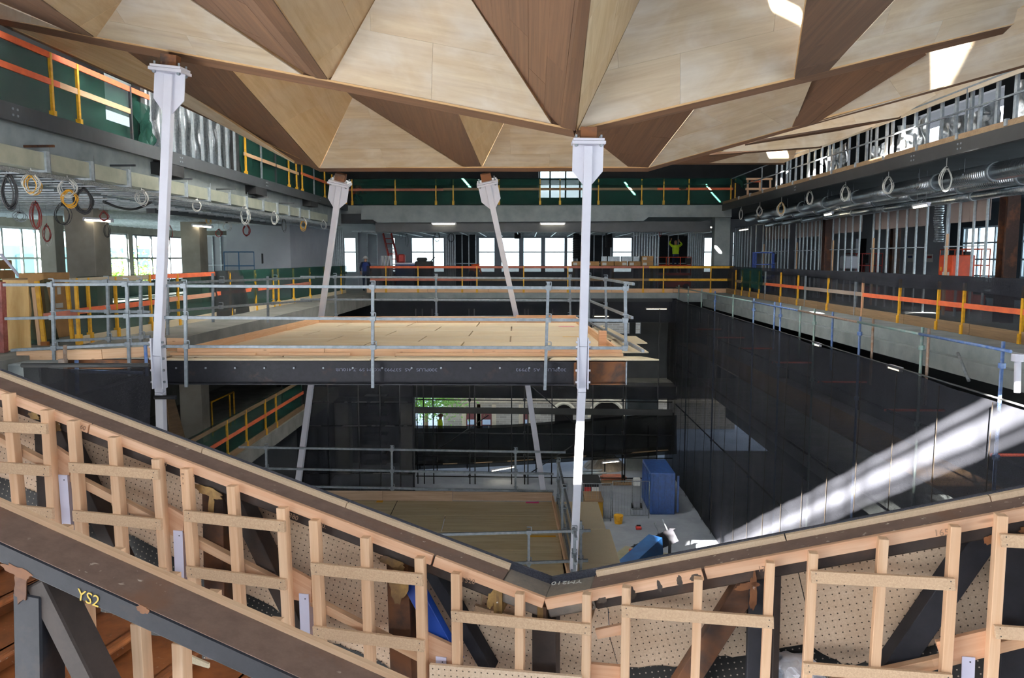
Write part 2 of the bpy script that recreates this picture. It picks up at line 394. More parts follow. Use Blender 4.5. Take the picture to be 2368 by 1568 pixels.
m_duct = plain('duct sheet', '#b9b9a6', '#a2a493', 2.0, 0.4, 0.35, 0.1)
m_conc = plain('concrete', '#949a9b', '#7f8687', 1.6, 0.9, 0, 0.12)
m_conc_dark = plain('old concrete', '#7f7f7a', '#6a6a66', 1.6, 0.9, 0, 0.12)
m_conc_col = plain('column concrete', '#9a948a', '#857f76', 1.2, 0.9, 0, 0.1)
m_floor = plain('floor slab', '#8a8780', '#76736d', 1.0, 0.9)
m_plaster = plain('plasterboard', '#a3a6ae', '#9a9da6', 1.0, 0.9)
m_plaster_brown = plain('plasterboard paper', '#a49490', '#988884', 1.0, 0.9)
m_clad = plain('dark cladding', '#2c2f33', '#24272b', 2.0, 0.7)
m_soffit = plain('dark soffit', '#303338', '#26292d', 1.0, 0.8)
m_yellow = plain('yellow paint', '#d9a21f', '#b07a18', 9, 0.55, 0, 0, 0.45, 0.75)
m_orange = plain('orange painted board', '#d9683c', '#c2593a', 5, 0.7, spread=0.08)
m_pinkred = plain('faded red board', '#b5705f', '#9d6355', 4, 0.75, spread=0.08)
m_net_green = netting('green netting', '#183730', 0.80, c2='#25483f')
m_net_black = netting('black netting', '#222328', 0.90, c2='#2b2c32')
m_net_screen = netting('black scaffold screen', '#202126', 0.90, weave=120, c2='#26272c')
m_blue = plain('blue paint', '#24467f', '#1c3566', 6, 0.5)
m_blue_scaf = plain('blue scaffold paint', '#3a5b96', '#6d7f9c', 10, 0.5, 0.2)
m_teal_scaf = plain('green grey scaffold', '#6f8f8a', '#8a938f', 10, 0.5, 0.3)
m_brown_scaf = plain('rusty scaffold', '#7a5a44', '#8d8076', 10, 0.6, 0.2)
m_lift_orange = plain('lift orange', '#d0491f', '#b53f1d', 5, 0.5)
m_lift_blue = plain('lift blue', '#2a5d84', '#234f72', 5, 0.5)
m_white_cable = plain('white cable', '#d8d6d0', '#c9c7c0', 5, 0.5)
m_yel_cable = plain('yellow cable', '#dca018', '#c98f12', 5, 0.5)
m_blk_cable = plain('black cable', '#1c1c1e', '#26262a', 5, 0.5)
m_red_cable = plain('red cable', '#9c2420', '#801d1b', 5, 0.5)
m_card = plain('cardboard', '#a98257', '#96724b', 3, 0.85)
m_paper = plain('paper label', '#dcdcd8', '#d2d2ce', 3, 0.8)
m_felt = plain('black felt strip', '#34343a', '#4a4a52', 160, 0.95, 0, 0.4)
m_tread = steel('oxide red stair pan', '#85502f', '#6a4026', '#985d35', 0.5, 0.45, spots=0.5)
m_tube_light = emis('fluorescent tube', '#fff1cf', 14.0)
m_black_rub = plain('black rubber', '#191a1c', '#232427', 5, 0.7)
m_glass = glassy('window glass', '#eef6f6', 0.08)
m_diff = diffuser('opal skylight sheet', '#f4f4f2')
m_alu = plain('window frame', '#9aa0a4', '#8a9094', 4, 0.5, 0.4)

m_spiral, _nt, _b, _o = newmat('spiral duct'); _b.inputs['Metallic'].default_value = 0.85; _b.inputs['Roughness'].default_value = 0.27
_v, _oi = objco(_nt, (1, 1, 1)); _w = N(_nt, 'ShaderNodeTexWave'); _w.bands_direction = 'X'; _w.inputs['Scale'].default_value = 4.0; _w.inputs['Distortion'].default_value = 0.4; _nt.links.new(_v, _w.inputs['Vector'])
_nt.links.new(ramp(_nt, noise(_nt, _v, 5, 4), [(0.3, lin('#c9ced3')), (0.7, lin('#a2a9af'))]), _b.inputs['Base Color']); bump(_nt, _b, _w.outputs['Fac'], 0.5, 0.02)
# ------------------------------------------------------------------ the setting: slabs, walls, roof, windows
XL, XR, YB = -8.6, 9.2, 37.2            # edges of the void: left, right, far end
Z3, Z1, ZG = 4.16, -4.25, -8.6          # upper floor, lower floor, ground
def struct(o, label=None):
    o['kind'] = 'structure'
    if label: o['label'] = label
    return o
def sbox(name, a, b, mat, label=None): return struct(box(name, a, b, mat), label)
def gridslab(name, axis, c0, c1, rect, holes, mat, label=None):
    """slab or wall with rectangular openings, made of blocks between the openings"""
    u0, u1, v0, v1 = rect
    us = sorted({u0, u1, *[h[0] for h in holes], *[h[1] for h in holes]}); vs_ = sorted({v0, v1, *[h[2] for h in holes], *[h[3] for h in holes]})
    us = [u for u in us if u0 <= u <= u1]; vs_ = [v for v in vs_ if v0 <= v <= v1]
    m = MB()
    for i in range(len(us) - 1):
        j = 0
        while j < len(vs_) - 1:
            def hole(k):
                uc, vc = (us[i] + us[i + 1]) / 2, (vs_[k] + vs_[k + 1]) / 2
                return any(h[0] <= uc <= h[1] and h[2] <= vc <= h[3] for h in holes)
            if hole(j): j += 1; continue
            k = j
            while k + 1 < len(vs_) - 1 and not hole(k + 1): k += 1
            a, b = (us[i], vs_[j]), (us[i + 1], vs_[k + 1])
            if axis == 'Z': m.box((a[0], a[1], c0), (b[0], b[1], c1))
            elif axis == 'X': m.box((c0, a[0], a[1]), (c1, b[0], b[1]))
            else: m.box((a[0], c0, a[1]), (b[0], c1, b[1]))
            j = k + 1
    return struct(m.build(name, mat), label)
def window(n, axis, c, rect, cols, rows, label, frame=0.07, mat=None, parent=None):
    u0, u1, v0, v1 = rect; mat = mat or m_alu
    P = lambda u, v, d=0.0: Vector((c + d, u, v)) if axis == 'X' else Vector((u, c + d, v))
    t = thing(f'window_{n}', label, None, P((u0 + u1) / 2, v0), kind='structure')
    for v in [v0 + frame / 2, v1 - frame / 2] + rows: bar('frame_rail', P(u0, v), P(u1, v), 0.09, frame, mat, t)
    for u in [u0 + frame / 2, u1 - frame / 2] + cols: bar('frame_stile', P(u, v0), P(u, v1), frame, 0.09, mat, t, up=(0, 1, 0) if axis == 'X' else (1, 0, 0))
    ug = [u0] + cols + [u1]; vg = [v0] + rows + [v1]
    for i in range(len(ug) - 1):
        for j in range(len(vg) - 1):
            a, b = P(ug[i], vg[j], -0.004), P(ug[i + 1], vg[j + 1], 0.004)
            box('pane', a, b, m_glass, t)
    return t

# --- this storey
sbox('floor_left', (-17.6, 14.9, -0.5), (-7.15, 46.8, 0.0), m_conc_dark, 'concrete floor slab of the side wing behind the green net fence')
sbox('floor_left_corner', (-17.6, 9.0, -0.5), (-8.55, 14.9, -0.02), m_conc_dark, 'near end of the concrete slab beside the plywood hoarding')
sbox('floor_right', (8.65, 6, -0.32), (19.6, 46.8, 0.0), m_conc, 'concrete floor slab of the wing behind the black net fence')
sbox('trim_1', (8.45, 6, -0.62), (8.85, 37.2, -0.3), m_conc, 'lower concrete edge beam under the black net fence')
sbox('floor_back', (-7.15, YB, -0.42), (8.65, 46.8, 0.0), m_conc, 'concrete floor slab at the far end of the hall')
# --- upper storey slab and its edge beams
sbox('ceiling_left', (-17.6, -6, 3.72), (-8.95, 46.8, Z3), m_conc, 'underside of the upper concrete slab over the side wing')
sbox('trim_2', (-9.15, -6, 3.18), (-8.75, YB, Z3 - 0.02), m_conc, 'board marked concrete edge beam above the rectangular duct')
sbox('ceiling_right', (9.35, -6, 3.95), (19.6, 46.8, Z3), m_soffit, 'dark underside of the upper floor over the stud walls')
sbox('ceiling_back', (-8.95, YB + 0.4, 3.6), (9.35, 46.8, Z3), m_conc, 'upper concrete slab at the far end')
pB = lambda x, y: U(x, y, Y=YB)
z0 = pB(1200, 475).z; z1 = pB(1200, 517).z; z1b = pB(1600, 500).z
hau = [pB(835, 475), pB(1692, 475), pB(1692, 502), pB(1500, 502), pB(1488, 511), pB(872, 515), pB(862, 508), pB(835, 508)]
o = plate('wall_back_beam', hau, 0.4, m_conc, None, face=(0, 0, 3)); struct(o, 'long concrete edge beam with notched ends below the far green net')
sbox('trim_3', (pB(866, 520).x, YB + 0.2, pB(1200, 536).z), (pB(1645, 520).x, YB + 0.55, pB(1200, 512).z), m_beam_paint, 'dark grey steel beam under the far concrete edge')
sbox('trim_4', (pB(835, 520).x - 1.4, YB + 0.1, 3.3), (pB(866, 520).x, YB + 0.6, 3.75), m_soffit)
# --- roof with sun slots and openings for the added diffusers
SLOT = [(-8.7, 1.6, -6.5, -4.45)]
SUNS = [(1.1, 1.76, 6.45, 6.98), (1.62, 1.95, 7.6, 8.9), (4.3, 5.5, 7.75, 8.7), (5.7, 6.7, 12.7, 14.1), (5.8, 6.7, 18.2, 19.5), (5.8, 6.7, 21.9, 23.0), (2.0, 2.28, 30.5, 32.0), (-5.5, -5.2, 31.2, 32.6), (5.75, 6.0, 29.9, 31.8), (3.8, 4.1, 25.6, 26.6)]
DIFFUSERS = [(-8.4, 3.8, 13.5, 21.0), (-6.5, 3.6, 22.0, 25.6), (-4.0, 4.0, 0.4, 1.7)]  # unseen diffusing panels added and sized to give soft top light
gridslab('ceiling_roof', 'Z', 8.0, 8.25, (-18, 20, -26, 46.9), SLOT + SUNS + DIFFUSERS, m_soffit, 'dark roof deck over the whole hall')
for k, (a, b, c, d) in enumerate(DIFFUSERS):
    t = thing('opal_skylight', ['opal skylight panel over the middle deck', 'opal skylight panel over the far part of the void', 'narrow opal skylight panel over the stair'][k], 'skylight', ((a + b) / 2, (c + d) / 2, 8.1))
    box('diffusing_sheet', (a, c, 8.1), (b, d, 8.12), m_diff, t)
    for i in range(1, 4): bar('glazing_bar', (a + (b - a) * i / 4, c, 8.16), (a + (b - a) * i / 4, d, 8.16), 0.08, 0.08, m_beam_paint, t)
# bars across the sun slot
for i in range(2):
    tag(bar('slot_glazing_bar', (-9.4, -5.95 + i * 1.0, 8.1), (1.6, -5.95 + i * 1.0, 8.1), 0.10, 0.12, m_beam_paint), ['rear glazing bar along the open roof slot above the stair', 'front glazing bar along the open roof slot above the stair'][i], 'beam')
# --- outer walls of this storey
WLX = -17.4
yl = lambda x: U(x, 590, X=WLX).y
spans = [(yl(-260), yl(-120)), (yl(-100), yl(104)), (yl(134), yl(176)), (yl(234), yl(299)), (yl(309), yl(432))]
zt, zb = 2.72, 0.55
gridslab('wall_left', 'X', WLX - 0.25, WLX, (2, 46.8, 0, 3.72), [(a, b, zb, zt) for a, b in spans], m_conc_dark, 'outer wall of the side wing with a row of tall windows')
colsx = [[], [yl(12), yl(58), yl(89)], [yl(168)], [yl(247), yl(259)], [yl(321), yl(355), yl(397)]]
lab = ['window at the near end of the side wing', 'wide four light window left of the paired concrete columns', 'narrow window between the two concrete columns', 'window beside the column with the batten lamp', 'window with a dark frame next to the far concrete column']
for k, (a, b) in enumerate(spans):
    window(k + 1, 'X', WLX - 0.1, (a, b, zb, zt), colsx[k], [1.65], lab[k], mat=m_alu if k < 4 else m_beam_paint)
YW = 46.5
yb = lambda x, y: U(x, y, Y=YW)
wx = lambda x: yb(x, 590).x
hl = [(794, 825), (905, 916), (950, 1029), (1105, 1146), (1157, 1203), (1208, 1254), (1258, 1308), (1309, 1328), (1415, 1463), (1626, 1650)]
zt2, zb2 = yb(1200, 548).z, yb(1200, 617).z - 0.35
gridslab('wall_back', 'Y', YW, YW + 0.25, (-17.6, 19.6, 0, 4.05), [(wx(a), wx(b), zb2, zt2) for a, b in hl] + [(wx(1689), wx(1716), 0.2, 3.2)], m_plaster, 'far wall with a long row of bright windows')
zm = yb(1200, 583).z
lb2 = ['small window beside the blue clad worker', 'slit window behind the red ladder', 'large divided window between ladder and metal stud', 'single window with a frosted lower pane right of the cable bundle', 'window pane beside the leaning white post', 'window left of the dark mullion post', 'window right of the dark mullion post', 'narrow window strip by the hanging black duct', 'window above the cardboard boxes', 'narrow window beside the far concrete column']
for k, (a, b) in enumerate(hl):
    cs = [wx(1002)] if k == 2 else []
    window(6 + k, 'Y', YW + 0.05, (wx(a), wx(b), zb2, zt2), cs, [zm], lb2[k], frame=0.06)
WRX = 19.4
gridslab('wall_right', 'X', WRX, WRX + 0.25, (4, 46.8, 0, 3.95), [(7.0, 16.0, 0.2, 3.4), (16.8, 26.6, 0.2, 3.4), (27.6, 31.0, 0.2, 3.0), (31.6, 35.2, 0.2, 3.0)], m_clad, 'dark outer wall beyond the stud framing')
window(24, 'X', WRX + 0.05, (7.0, 16.0, 0.2, 3.4), [9.2, 11.5, 13.8], [1.8], 'long window of the stud wall wing past the near columns')  # out of view, added to brighten the stud wall wing
window(25, 'X', WRX + 0.05, (16.8, 26.6, 0.2, 3.4), [19.2, 21.7, 24.2], [1.8], 'long window of the stud wall wing before the brown column')  # second unseen window put in for more daylight on the studs
window(20, 'X', WRX + 0.05, (27.6, 31.0, 0.2, 3.0), [28.8, 30.0], [0.9, 1.6, 2.3], 'barred window beyond the brown steel column')
window(21, 'X', WRX + 0.05, (31.6, 35.2, 0.2, 3.0), [32.8, 34.0], [0.9, 1.6, 2.3], 'barred window behind the orange scissor lift')
window(22, 'Y', YW + .05, (wx(1689), wx(1716), 0.2, 3.2), [wx(1689 + 4.5 * k) for k in range(1, 6)], [1.0, 1.8, 2.5], 'gridded window at the far end of the stud wall wing', frame=.05)
sbox('wall_back_core', (9.6, 44.6, 0), (WRX, 44.9, 3.95), m_plaster) if False else None
# --- upper storey walls
gridslab('wall_left_upper', 'X', -12.2, -12.0, (-6, 46, Z3, 8), [(22.6, 24.4, 5.6, 6.9), (30, 31.5, 4.9, 6.2)], m_clad, 'dark upper wall behind the green netting')
gridslab('wall_right_upper', 'X', 16.0, 16.2, (-6, 46, Z3, 8), [(15, 19, 4.6, 7.4), (20.5, 25, 4.6, 7.4), (27, 33, 4.6, 7.4)], m_clad, 'upper outer wall with openings behind the stud frame')
b3 = lambda x, y: U(x, y, Y=46.0)
gridslab('wall_back_upper', 'Y', 46.0, 46.2, (-15.4, 16.2, Z3, 8), [(b3(1246, 430).x, b3(1353, 430).x, b3(1300, 461).z, b3(1300, 386).z)], m_clad, 'dark clad upper wall at the far end')
window(23, 'Y', 46.05, (b3(1246, 430).x, b3(1353, 430).x, b3(1300, 461).z, b3(1300, 386).z), [b3(1272, 430).x, b3(1308, 430).x, b3(1341, 430).x], [b3(1300, 414).z], 'bright barred window above the far green net', frame=0.1, mat=m_beam_black)
# --- storey below and ground
sbox('floor_left_lower', (-17.6, 6, Z1 - 0.5), (-8.6, 46.8, Z1), m_conc_dark, 'lower concrete slab in the shade left of the hall')
sbox('floor_right_lower', (8.65, 3, Z1 - 0.5), (19.6, 46.8, Z1), m_conc, 'lower concrete slab behind the black screen')
sbox('floor_back_lower', (-8.6, 35.6, Z1 - 0.55), (8.65, 40.5, Z1), m_conc_dark, 'lower slab edge above the opening to the yard')
sbox('wall_left_lower', (-14.2, 6, Z1), (-14.0, 50, -0.5), m_conc_dark, 'shaded wall of the lower wing')
sbox('wall_right_lower', (13.0, 3, ZG), (13.2, 50, -0.35), m_clad, 'dark wall behind the scaffold')
sbox('wall_back_lower_left', (-14.2, 38.2, ZG), (U(952, 1000, Y=38.2).x, 38.5, -0.42), m_clad, 'dark wall at the far end of the lower hall')
bx = lambda x, y: U(x, y, Y=38.2)
gridslab('wall_back_lower', 'Y', 38.2, 38.5, (U(952, 1000, Y=38.2).x, 13, Z1 - 0.2, -0.42), [(bx(1370, 760).x, bx(1456, 760).x, bx(1400, 772).z, bx(1400, 746).z), (bx(1470, 760).x, bx(1482, 760).x, bx(1400, 772).z, bx(1400, 746).z)], m_clad, 'dark wall with a bright opening under the far slab')
sbox('wall_left_ground', (-9.2, 6, ZG), (-9.0, 38, Z1 - 0.5), m_clad, 'dark wall at ground level')
sbox('floor', (-45, -45, ZG - 0.3), (45, 41, ZG), plain('yard ground', '#9a9fa8', '#868b95', 0.8, 0.9), 'bare concrete ground of the building and yard')
# behind the viewpoint: the landing hall that the stair leaves from
sbox('floor_landing', (-18, -14, -0.4), (20, 0.6, 0.0), plain('landing slab', '#77736c', '#696660', 0.8, 0.9), 'concrete landing from which the stair starts')
sbox('wall_front', (-18, -14.3, ZG), (20, -14, 1.6), plain('rear wall render', '#8d8a84', '#7c7a75', 0.8, 0.9), 'wall behind the landing below the high windows')  # added out of view to keep low sun off the landing and ground
sbox('floor_yard', (-45, 41, ZG - 1.4), (45, 75, ZG - 1.15), bpy.data.materials['yard ground'], 'sunken yard in front of the stone building')
# ------------------------------------------------------------------ faceted plywood ceiling
ROOF = thing('plywood_coffer_ceiling', 'folded plywood coffer ceiling with pale and brown triangular facets and bottom ribs', 'ceiling', (0, 16, 4.2))
def A3(a): return U(a[0], a[1], Y=a[2])
def plane3(an):
    p = [A3(a) for a in an]; n = (p[1] - p[0]).cross(p[2] - p[0]).normalized(); return p[0], n
def facet(poly, anchors, kind, grain=None, sx=2.4, sy=1.2, ox=0.3, oy=0.35):
    p, n = plane3(anchors); pts = [UP(x, y, p, n) for x, y in poly]
    mat = {'l': m_ply, 'm': m_plymid, 'd': m_veneer_shade}[kind]  # tone chosen by how much light each facet gets
    g = None
    if grain: g = UP(*grain[1], p, n) - UP(*grain[0], p, n)
    sheets({'l': 'plywood_sheet', 'm': 'plywood_sheet', 'd': 'veneer_board'}[kind], pts, 0.018, mat, ROOF, sx, sy, 0.0015, m_plyedge, grain=g, ox=ox, oy=oy, stagger=0.4, backth=0.04)
YA = 13.0
hor = ((0, 100), (500, 195))
# cells in front of the middle rib
facet([(-60, -16), (-60, 32), (159, 74)], [(-60, 32, YA), (159, 74, YA), (-60, -30, 12.2)], 'l')
facet([(0, 4), (159, 74), (190, 80), (62, 0), (-60, -70), (-60, -22)], [(159, 74, 12.95), (216, 86, 12.95), (88, 0, 9.9)], 'd', grain=((88, 0), (216, 86)), sx=3.0, sy=0.4)
facet([(190, 80), (216, 86), (94, 0), (-20, -80), (-60, -70), (62, 0)], [(190, 80, 12.95), (216, 86, 12.95), (88, 0, 9.8)], 'd', grain=((88, 0), (216, 86)), sx=4.0, sy=0.6)
facet([(222, 87), (333, -72), (-20, -80), (96, 0)], [(222, 87, YA), (333, -72, 11.2), (94, 0, 9.8)], 'm', grain=((94, 0), (222, 87)))
facet([(222, 87), (700, 175), (333, -72)], [(222, 87, YA), (700, 175, YA), (333, -72, 11.2)], 'l', grain=((222, 87), (700, 175)), oy=0.55)
facet([(700, 175), (735, 182), (585, 0), (461, -150), (333, -72)], [(735, 182, 12.95), (585, 0, 9.7), (333, -72, 11.2)], 'd', grain=((585, 0), (735, 182)), sx=3.0, sy=0.42)
facet([(735, 182), (757, 184), (630, 0), (527, -150), (461, -150), (585, 0)], [(735, 182, 12.95), (757, 184, 12.95), (607, 0, 9.65)], 'd', grain=((607, 0), (745, 183)), sx=4.0, sy=0.6)
facet([(766, 189), (974, -184), (527, -150), (630, 0), (757, 184)], [(757, 184, YA), (630, 0, 9.7), (971, -184, 10.8)], 'm', grain=((630, 0), (757, 184)))
facet([(763, 187), (1275, 287), (971, -184)], [(763, 187, YA), (1275, 287, YA), (971, -184, 10.8)], 'l', grain=((763, 187), (1275, 287)), oy=0.1, sy=1.2)
facet([(1275, 287), (1300, 295), (1338, 0), (1357, -150), (971, -184)], [(1300, 295, 12.95), (1338, 0, 8.7), (971, -184, 10.8)], 'd', grain=((1338, 0), (1300, 295)), sx=2.6, sy=0.36)
facet([(1300, 295), (1330, 303), (1366, 0), (1384, -150), (1357, -150), (1338, 0)], [(1300, 295, 12.95), (1330, 303, 12.95), (1352, 0, 8.6)], 'd', grain=((1352, 0), (1315, 300)), sx=4.0, sy=0.6)
facet([(1334, 302), (1366, 0), (1384, -150), (1564, -170), (1342, 301)], [(1334, 302, YA), (1366, 0, 8.6), (1560, -170, 10.9)], 'm', grain=((1366, 0), (1334, 302)))
facet([(1338, 299), (1843, 181), (1868, 0), (1885, -110), (1560, -170)], [(1338, 299, YA), (1843, 181, YA), (1560, -170, 10.9)], 'l', grain=((1338, 299), (1843, 181)), oy=0.2)
facet([(1838, 183), (1917, 163), (2068, 0), (2210, -150), (1890, -150), (1866, 0)], [(1840, 182, 12.9), (1917, 163, 12.9), (2068, 0, 9.6)], 'd', grain=((2068, 0), (1880, 172)), sx=3.2, sy=0.8)
facet([(1918, 162), (2440, 34), (2440, -12), (2082, -12), (2070, 0)], [(1918, 162, YA), (2368, 52, YA), (2250, -150, 11.4)], 'l', grain=((1918, 162), (2440, 34)), oy=0.6)
# middle rib
def rib(pts_up, pts_lo, th, mat, name, parent):
    a = [A3(p) for p in pts_up]; b = [A3(p) for p in pts_lo]
    for i in range(len(a) - 1):
        plate(name, [a[i], a[i + 1], b[i + 1], b[i]], th, mat, parent, grain=a[i + 1] - a[i])
upA = [(-60, 29, YA), (222, 88, YA), (752, 187, YA), (1325, 301, YA)]
loA = [(-60, 44, YA + .2), (280, 117, YA + .2), (790, 211, YA + .2), (1329, 318, YA + .2)]
rib(upA, loA, 0.12, m_veneer_shade, 'rib_soffit', ROOF)
rib([(1334, 302, YA), (1840, 183, YA), (2440, 32, YA)], [(1334, 318, YA + .2), (1875, 188, YA + .2), (2440, 50, YA + .2)], 0.12, m_veneer_shade, 'rib_soffit', ROOF)
for i in range(len(upA) - 1):
    bar('rib_edge', A3(upA[i]) + V(0, -.012, .012), A3(upA[i + 1]) + V(0, -.012, .012), 0.03, 0.03, m_plyedge, ROOF)
ra = [(1338, 301, YA), (1840, 182, YA), (2440, 32, YA)]
for i in range(2): bar('rib_edge', A3(ra[i]) + V(0, -.012, .012), A3(ra[i + 1]) + V(0, -.012, .012), 0.03, 0.03, m_plyedge, ROOF)
# cells between the middle rib and the far rib
facet([(-60, 20), (30, 66), (400, 230), (415, 206), (284, 112), (270, 75), (-60, 10)], [(30, 66, 14.0), (400, 230, 16.6), (415, 206, 16.0)], 'm', grain=((30, 66), (400, 230)))
facet([(400, 230), (680, 378), (415, 206)], [(400, 230, 16.6), (680, 378, 19.4), (415, 206, 16.0)], 'l', grain=((400, 230), (680, 378)))
facet([(284, 117), (260, 72), (512, 115), (530, 162), (712, 384), (680, 378), (415, 206)], [(530, 162, 14.3), (712, 384, 20), (415, 206, 16.0)], 'd', grain=((530, 162), (712, 384)), sx=3.0, sy=0.6)
facet([(512, 115), (530, 162), (712, 384), (735, 388), (536, 163), (520, 117)], [(530, 162, 14.3), (712, 385, 19.95), (735, 388, 19.95)], 'd', grain=((530, 162), (712, 384)), sx=5.0, sy=0.6)
facet([(537, 163), (738, 389), (815, 226), (800, 175), (520, 117)], [(537, 163, 14.3), (738, 389, 20), (815, 226, 17.5)], 'm', grain=((738, 389), (600, 220)))
facet([(740, 389), (1070, 387), (815, 226)], [(740, 389, 20), (1070, 387, 20), (815, 226, 17.5)], 'l', grain=((740, 389), (1070, 387)), oy=0.3)
facet([(815, 226), (790, 205), (775, 165), (1040, 215), (1057, 262), (1074, 386), (1066, 386)], [(1057, 262, 14.3), (1074, 386, 20), (815, 226, 17.5)], 'd', grain=((1057, 262), (1074, 386)), sx=3.0, sy=0.6)
facet([(1040, 215), (1057, 262), (1074, 386), (1112, 385), (1060, 262), (1044, 215)], [(1057, 262, 14.3), (1074, 386, 19.95), (1112, 385, 19.95)], 'd', grain=((1057, 262), (1090, 386)), sx=5.0, sy=0.6)
facet([(1060, 262), (1114, 386), (1180, 255), (1160, 230), (1044, 215)], [(1060, 262, 14.3), (1114, 386, 20), (1180, 255, 17.5)], 'm', grain=((1060, 262), (1114, 386)))
facet([(1116, 386), (1457, 386), (1280, 250), (1180, 255)], [(1116, 386, 20), (1457, 386, 20), (1180, 255, 17.5)], 'l', grain=((1116, 386), (1457, 386)), oy=0.45)
facet([(1453, 386), (1280, 250), (1590, 205), (1605, 252), (1498, 388)], [(1453, 386, 20), (1498, 388, 20), (1605, 252, 16.4)], 'd', grain=((1498, 388), (1605, 252)), sx=3.0, sy=0.7)
facet([(1500, 388), (1834, 294), (1877, 188), (1890, 140), (1585, 205), (1606, 252)], [(1500, 388, 20), (1834, 294, 16.6), (1606, 252, 16.6)], 'l', grain=((1500, 388), (1834, 294)), oy=0.25)
facet([(1832, 294), (1891, 283), (2142, 127), (2120, 85), (1885, 145), (1876, 188)], [(1832, 294, 16.5), (1891, 283, 16.2), (2142, 127, 13.9)], 'd', grain=((1860, 290), (2010, 160)), sx=3.2, sy=0.8)
facet([(1890, 283), (2440, 130), (2440, 0), (2125, 75), (2142, 127)], [(1890, 283, 16.3), (2368, 150, 13.6), (2250, 110, 13.6)], 'l', grain=((1890, 283), (2368, 150)), oy=0.4)
# far rib
rib([(-60, 22, 14.0), (30, 66, 14.0), (400, 230, 16.6), (738, 388, 20)], [(-60, 28, 14.1), (30, 72, 14.1), (400, 236, 16.75), (738, 397, 20.2)], 0.1, m_veneer_shade, 'rib_soffit', ROOF)
rib([(738, 388, 20), (1500, 388, 20), (1834, 294, 16.6), (2440, 128, 13.3)], [(738, 397, 20.2), (1500, 397, 20.2), (1834, 301, 16.75), (2440, 137, 13.4)], 0.1, m_veneer_shade, 'rib_soffit', ROOF)
for a, b in (((738, 387, 20), (1500, 387, 20)), ((1500, 387, 20), (1834, 293, 16.6)), ((1834, 293, 16.6), (2440, 127, 13.3)), ((30, 65, 14), (400, 229, 16.6)), ((400, 229, 16.6), (738, 387, 20))):
    bar('rib_edge', A3(a), A3(b), 0.03, 0.03, m_plyedge, ROOF)
# cells beyond the far rib on the window side
facet([(1736, 326), (2078, 271), (2230, 180), (1850, 270)], [(1736, 326, 23), (2078, 271, 18), (1736, 280, 22.5)], 'l', grain=((1736, 326), (2078, 271)))
rib([(1723, 333, 23.4), (1944, 298, 20), (2082, 270, 18)], [(1723, 337, 23.5), (1944, 302, 20.1), (2082, 274, 18.1)], 0.08, m_veneer_shade, 'rib_soffit', ROOF)
facet([(1660, 356), (1895, 339), (2075, 272), (1944, 296), (1715, 325)], [(1660, 356, 26.4), (1895, 339, 23.2), (1660, 320, 26.0)], 'l', grain=((1660, 356), (1895, 339)))
rib([(1640, 358, 26.6), (1900, 339, 23.2)], [(1640, 362, 26.7), (1900, 342, 23.3)], 0.08, m_veneer_shade, 'rib_soffit', ROOF)
facet([(1540, 377), (1640, 377), (1745, 352), (1640, 352)], [(1540, 377, 28), (1640, 377, 28), (1540, 350, 27.6)], 'd', grain=((1540, 377), (1640, 377)))
facet([(1640, 377), (1812, 377), (1895, 341), (1745, 350)], [(1640, 377, 28), (1812, 377, 28), (1640, 350, 27.6)], 'l', grain=((1640, 377), (1812, 377)))
rib([(1540, 377, 28), (1815, 377, 28)], [(1540, 381, 28.1), (1815, 381, 28.1)], 0.08, m_veneer_shade, 'rib_soffit', ROOF)
pl_ = [U(1800, 381, Y=28.6), U(2440, 118, Y=13.4), U(2440, 60, Y=13.6), U(2082, 262, Y=18.6), U(1895, 330, Y=24)]
plate('edge_fascia', [U(1796, 381, X=9.35), U(2440, 138, X=9.35), U(2440, 138, X=9.35) + V(0, 0, 1.3), U(1796, 381, X=9.35) + V(0, 0, 1.3)], 0.03, m_ply, ROOF, grain=(0, 1, 0))
# ------------------------------------------------------------------ white posts that carry the decks
def post(px, label, headpx):
    """px: list of (x, y, Y) down the post; square hollow section with a bolted head"""
    p = [A3(a) for a in px]
    t = thing('hanger_post', label, 'post', p[-1])
    for i in range(len(p) - 1):
        bar('shaft', p[i], p[i + 1] + (p[i + 1] - p[i]).normalized() * 0.0, 0.14, 0.14, m_white, t, up=(0, 1, 0), b=0.006)
    d = (p[0] - p[1]).normalized(); top = p[0]
    M = frame_x(top, top + d, (0, 1, 0))
    # gusset plates either side, tapering into the shaft
    g = []
    for s in (-1, 1):
        mb = MB(); prof = [(0.02, 0.0), (0.02, 0.25), (-0.40, 0.25), (-0.62, 0.07), (-0.62, 0.0)]
        vv = [M @ Vector((x, s * 1.0 * yy, 0.012)) for x, yy in prof] + [M @ Vector((x, s * 1.0 * yy, -0.012)) for x, yy in prof]
        k = len(prof); mb.add(vv, [tuple(range(k)), tuple(range(k, 2 * k))[::-1]] + [(i, k + i, k + (i + 1) % k, (i + 1) % k) for i in range(k)])
        mb.build('gusset', m_white, t)
    def disc(name, x0, x1, hy, hz, mat):
        mb = MB(); mb.box((x0, -hy, -hz), (x1, hy, hz), M); return bev(mb.build(name, mat, t), 0.004)
    disc('cap_plate', 0.02, 0.07, 0.27, 0.2, m_white); disc('bearing_plate', 0.075, 0.115, 0.25, 0.19, m_white)
    disc('steel_stub', 0.115, 0.30, 0.13, 0.09, m_steel_rust)
    for sy in (-1, 1):
        for sz in (-1, 1):
            mb = MB(); mb.tube(M @ Vector((-0.02, sy * 0.2, sz * 0.13)), M @ Vector((0.17, sy * 0.2, sz * 0.13)), 0.018, 8); mb.tube(M @ Vector((-0.01, sy * 0.2, sz * 0.13)), M @ Vector((0.02, sy * 0.2, sz * 0.13)), 0.032, 6)
            mb.build('bolt', m_galv_old, t)
    return t, p
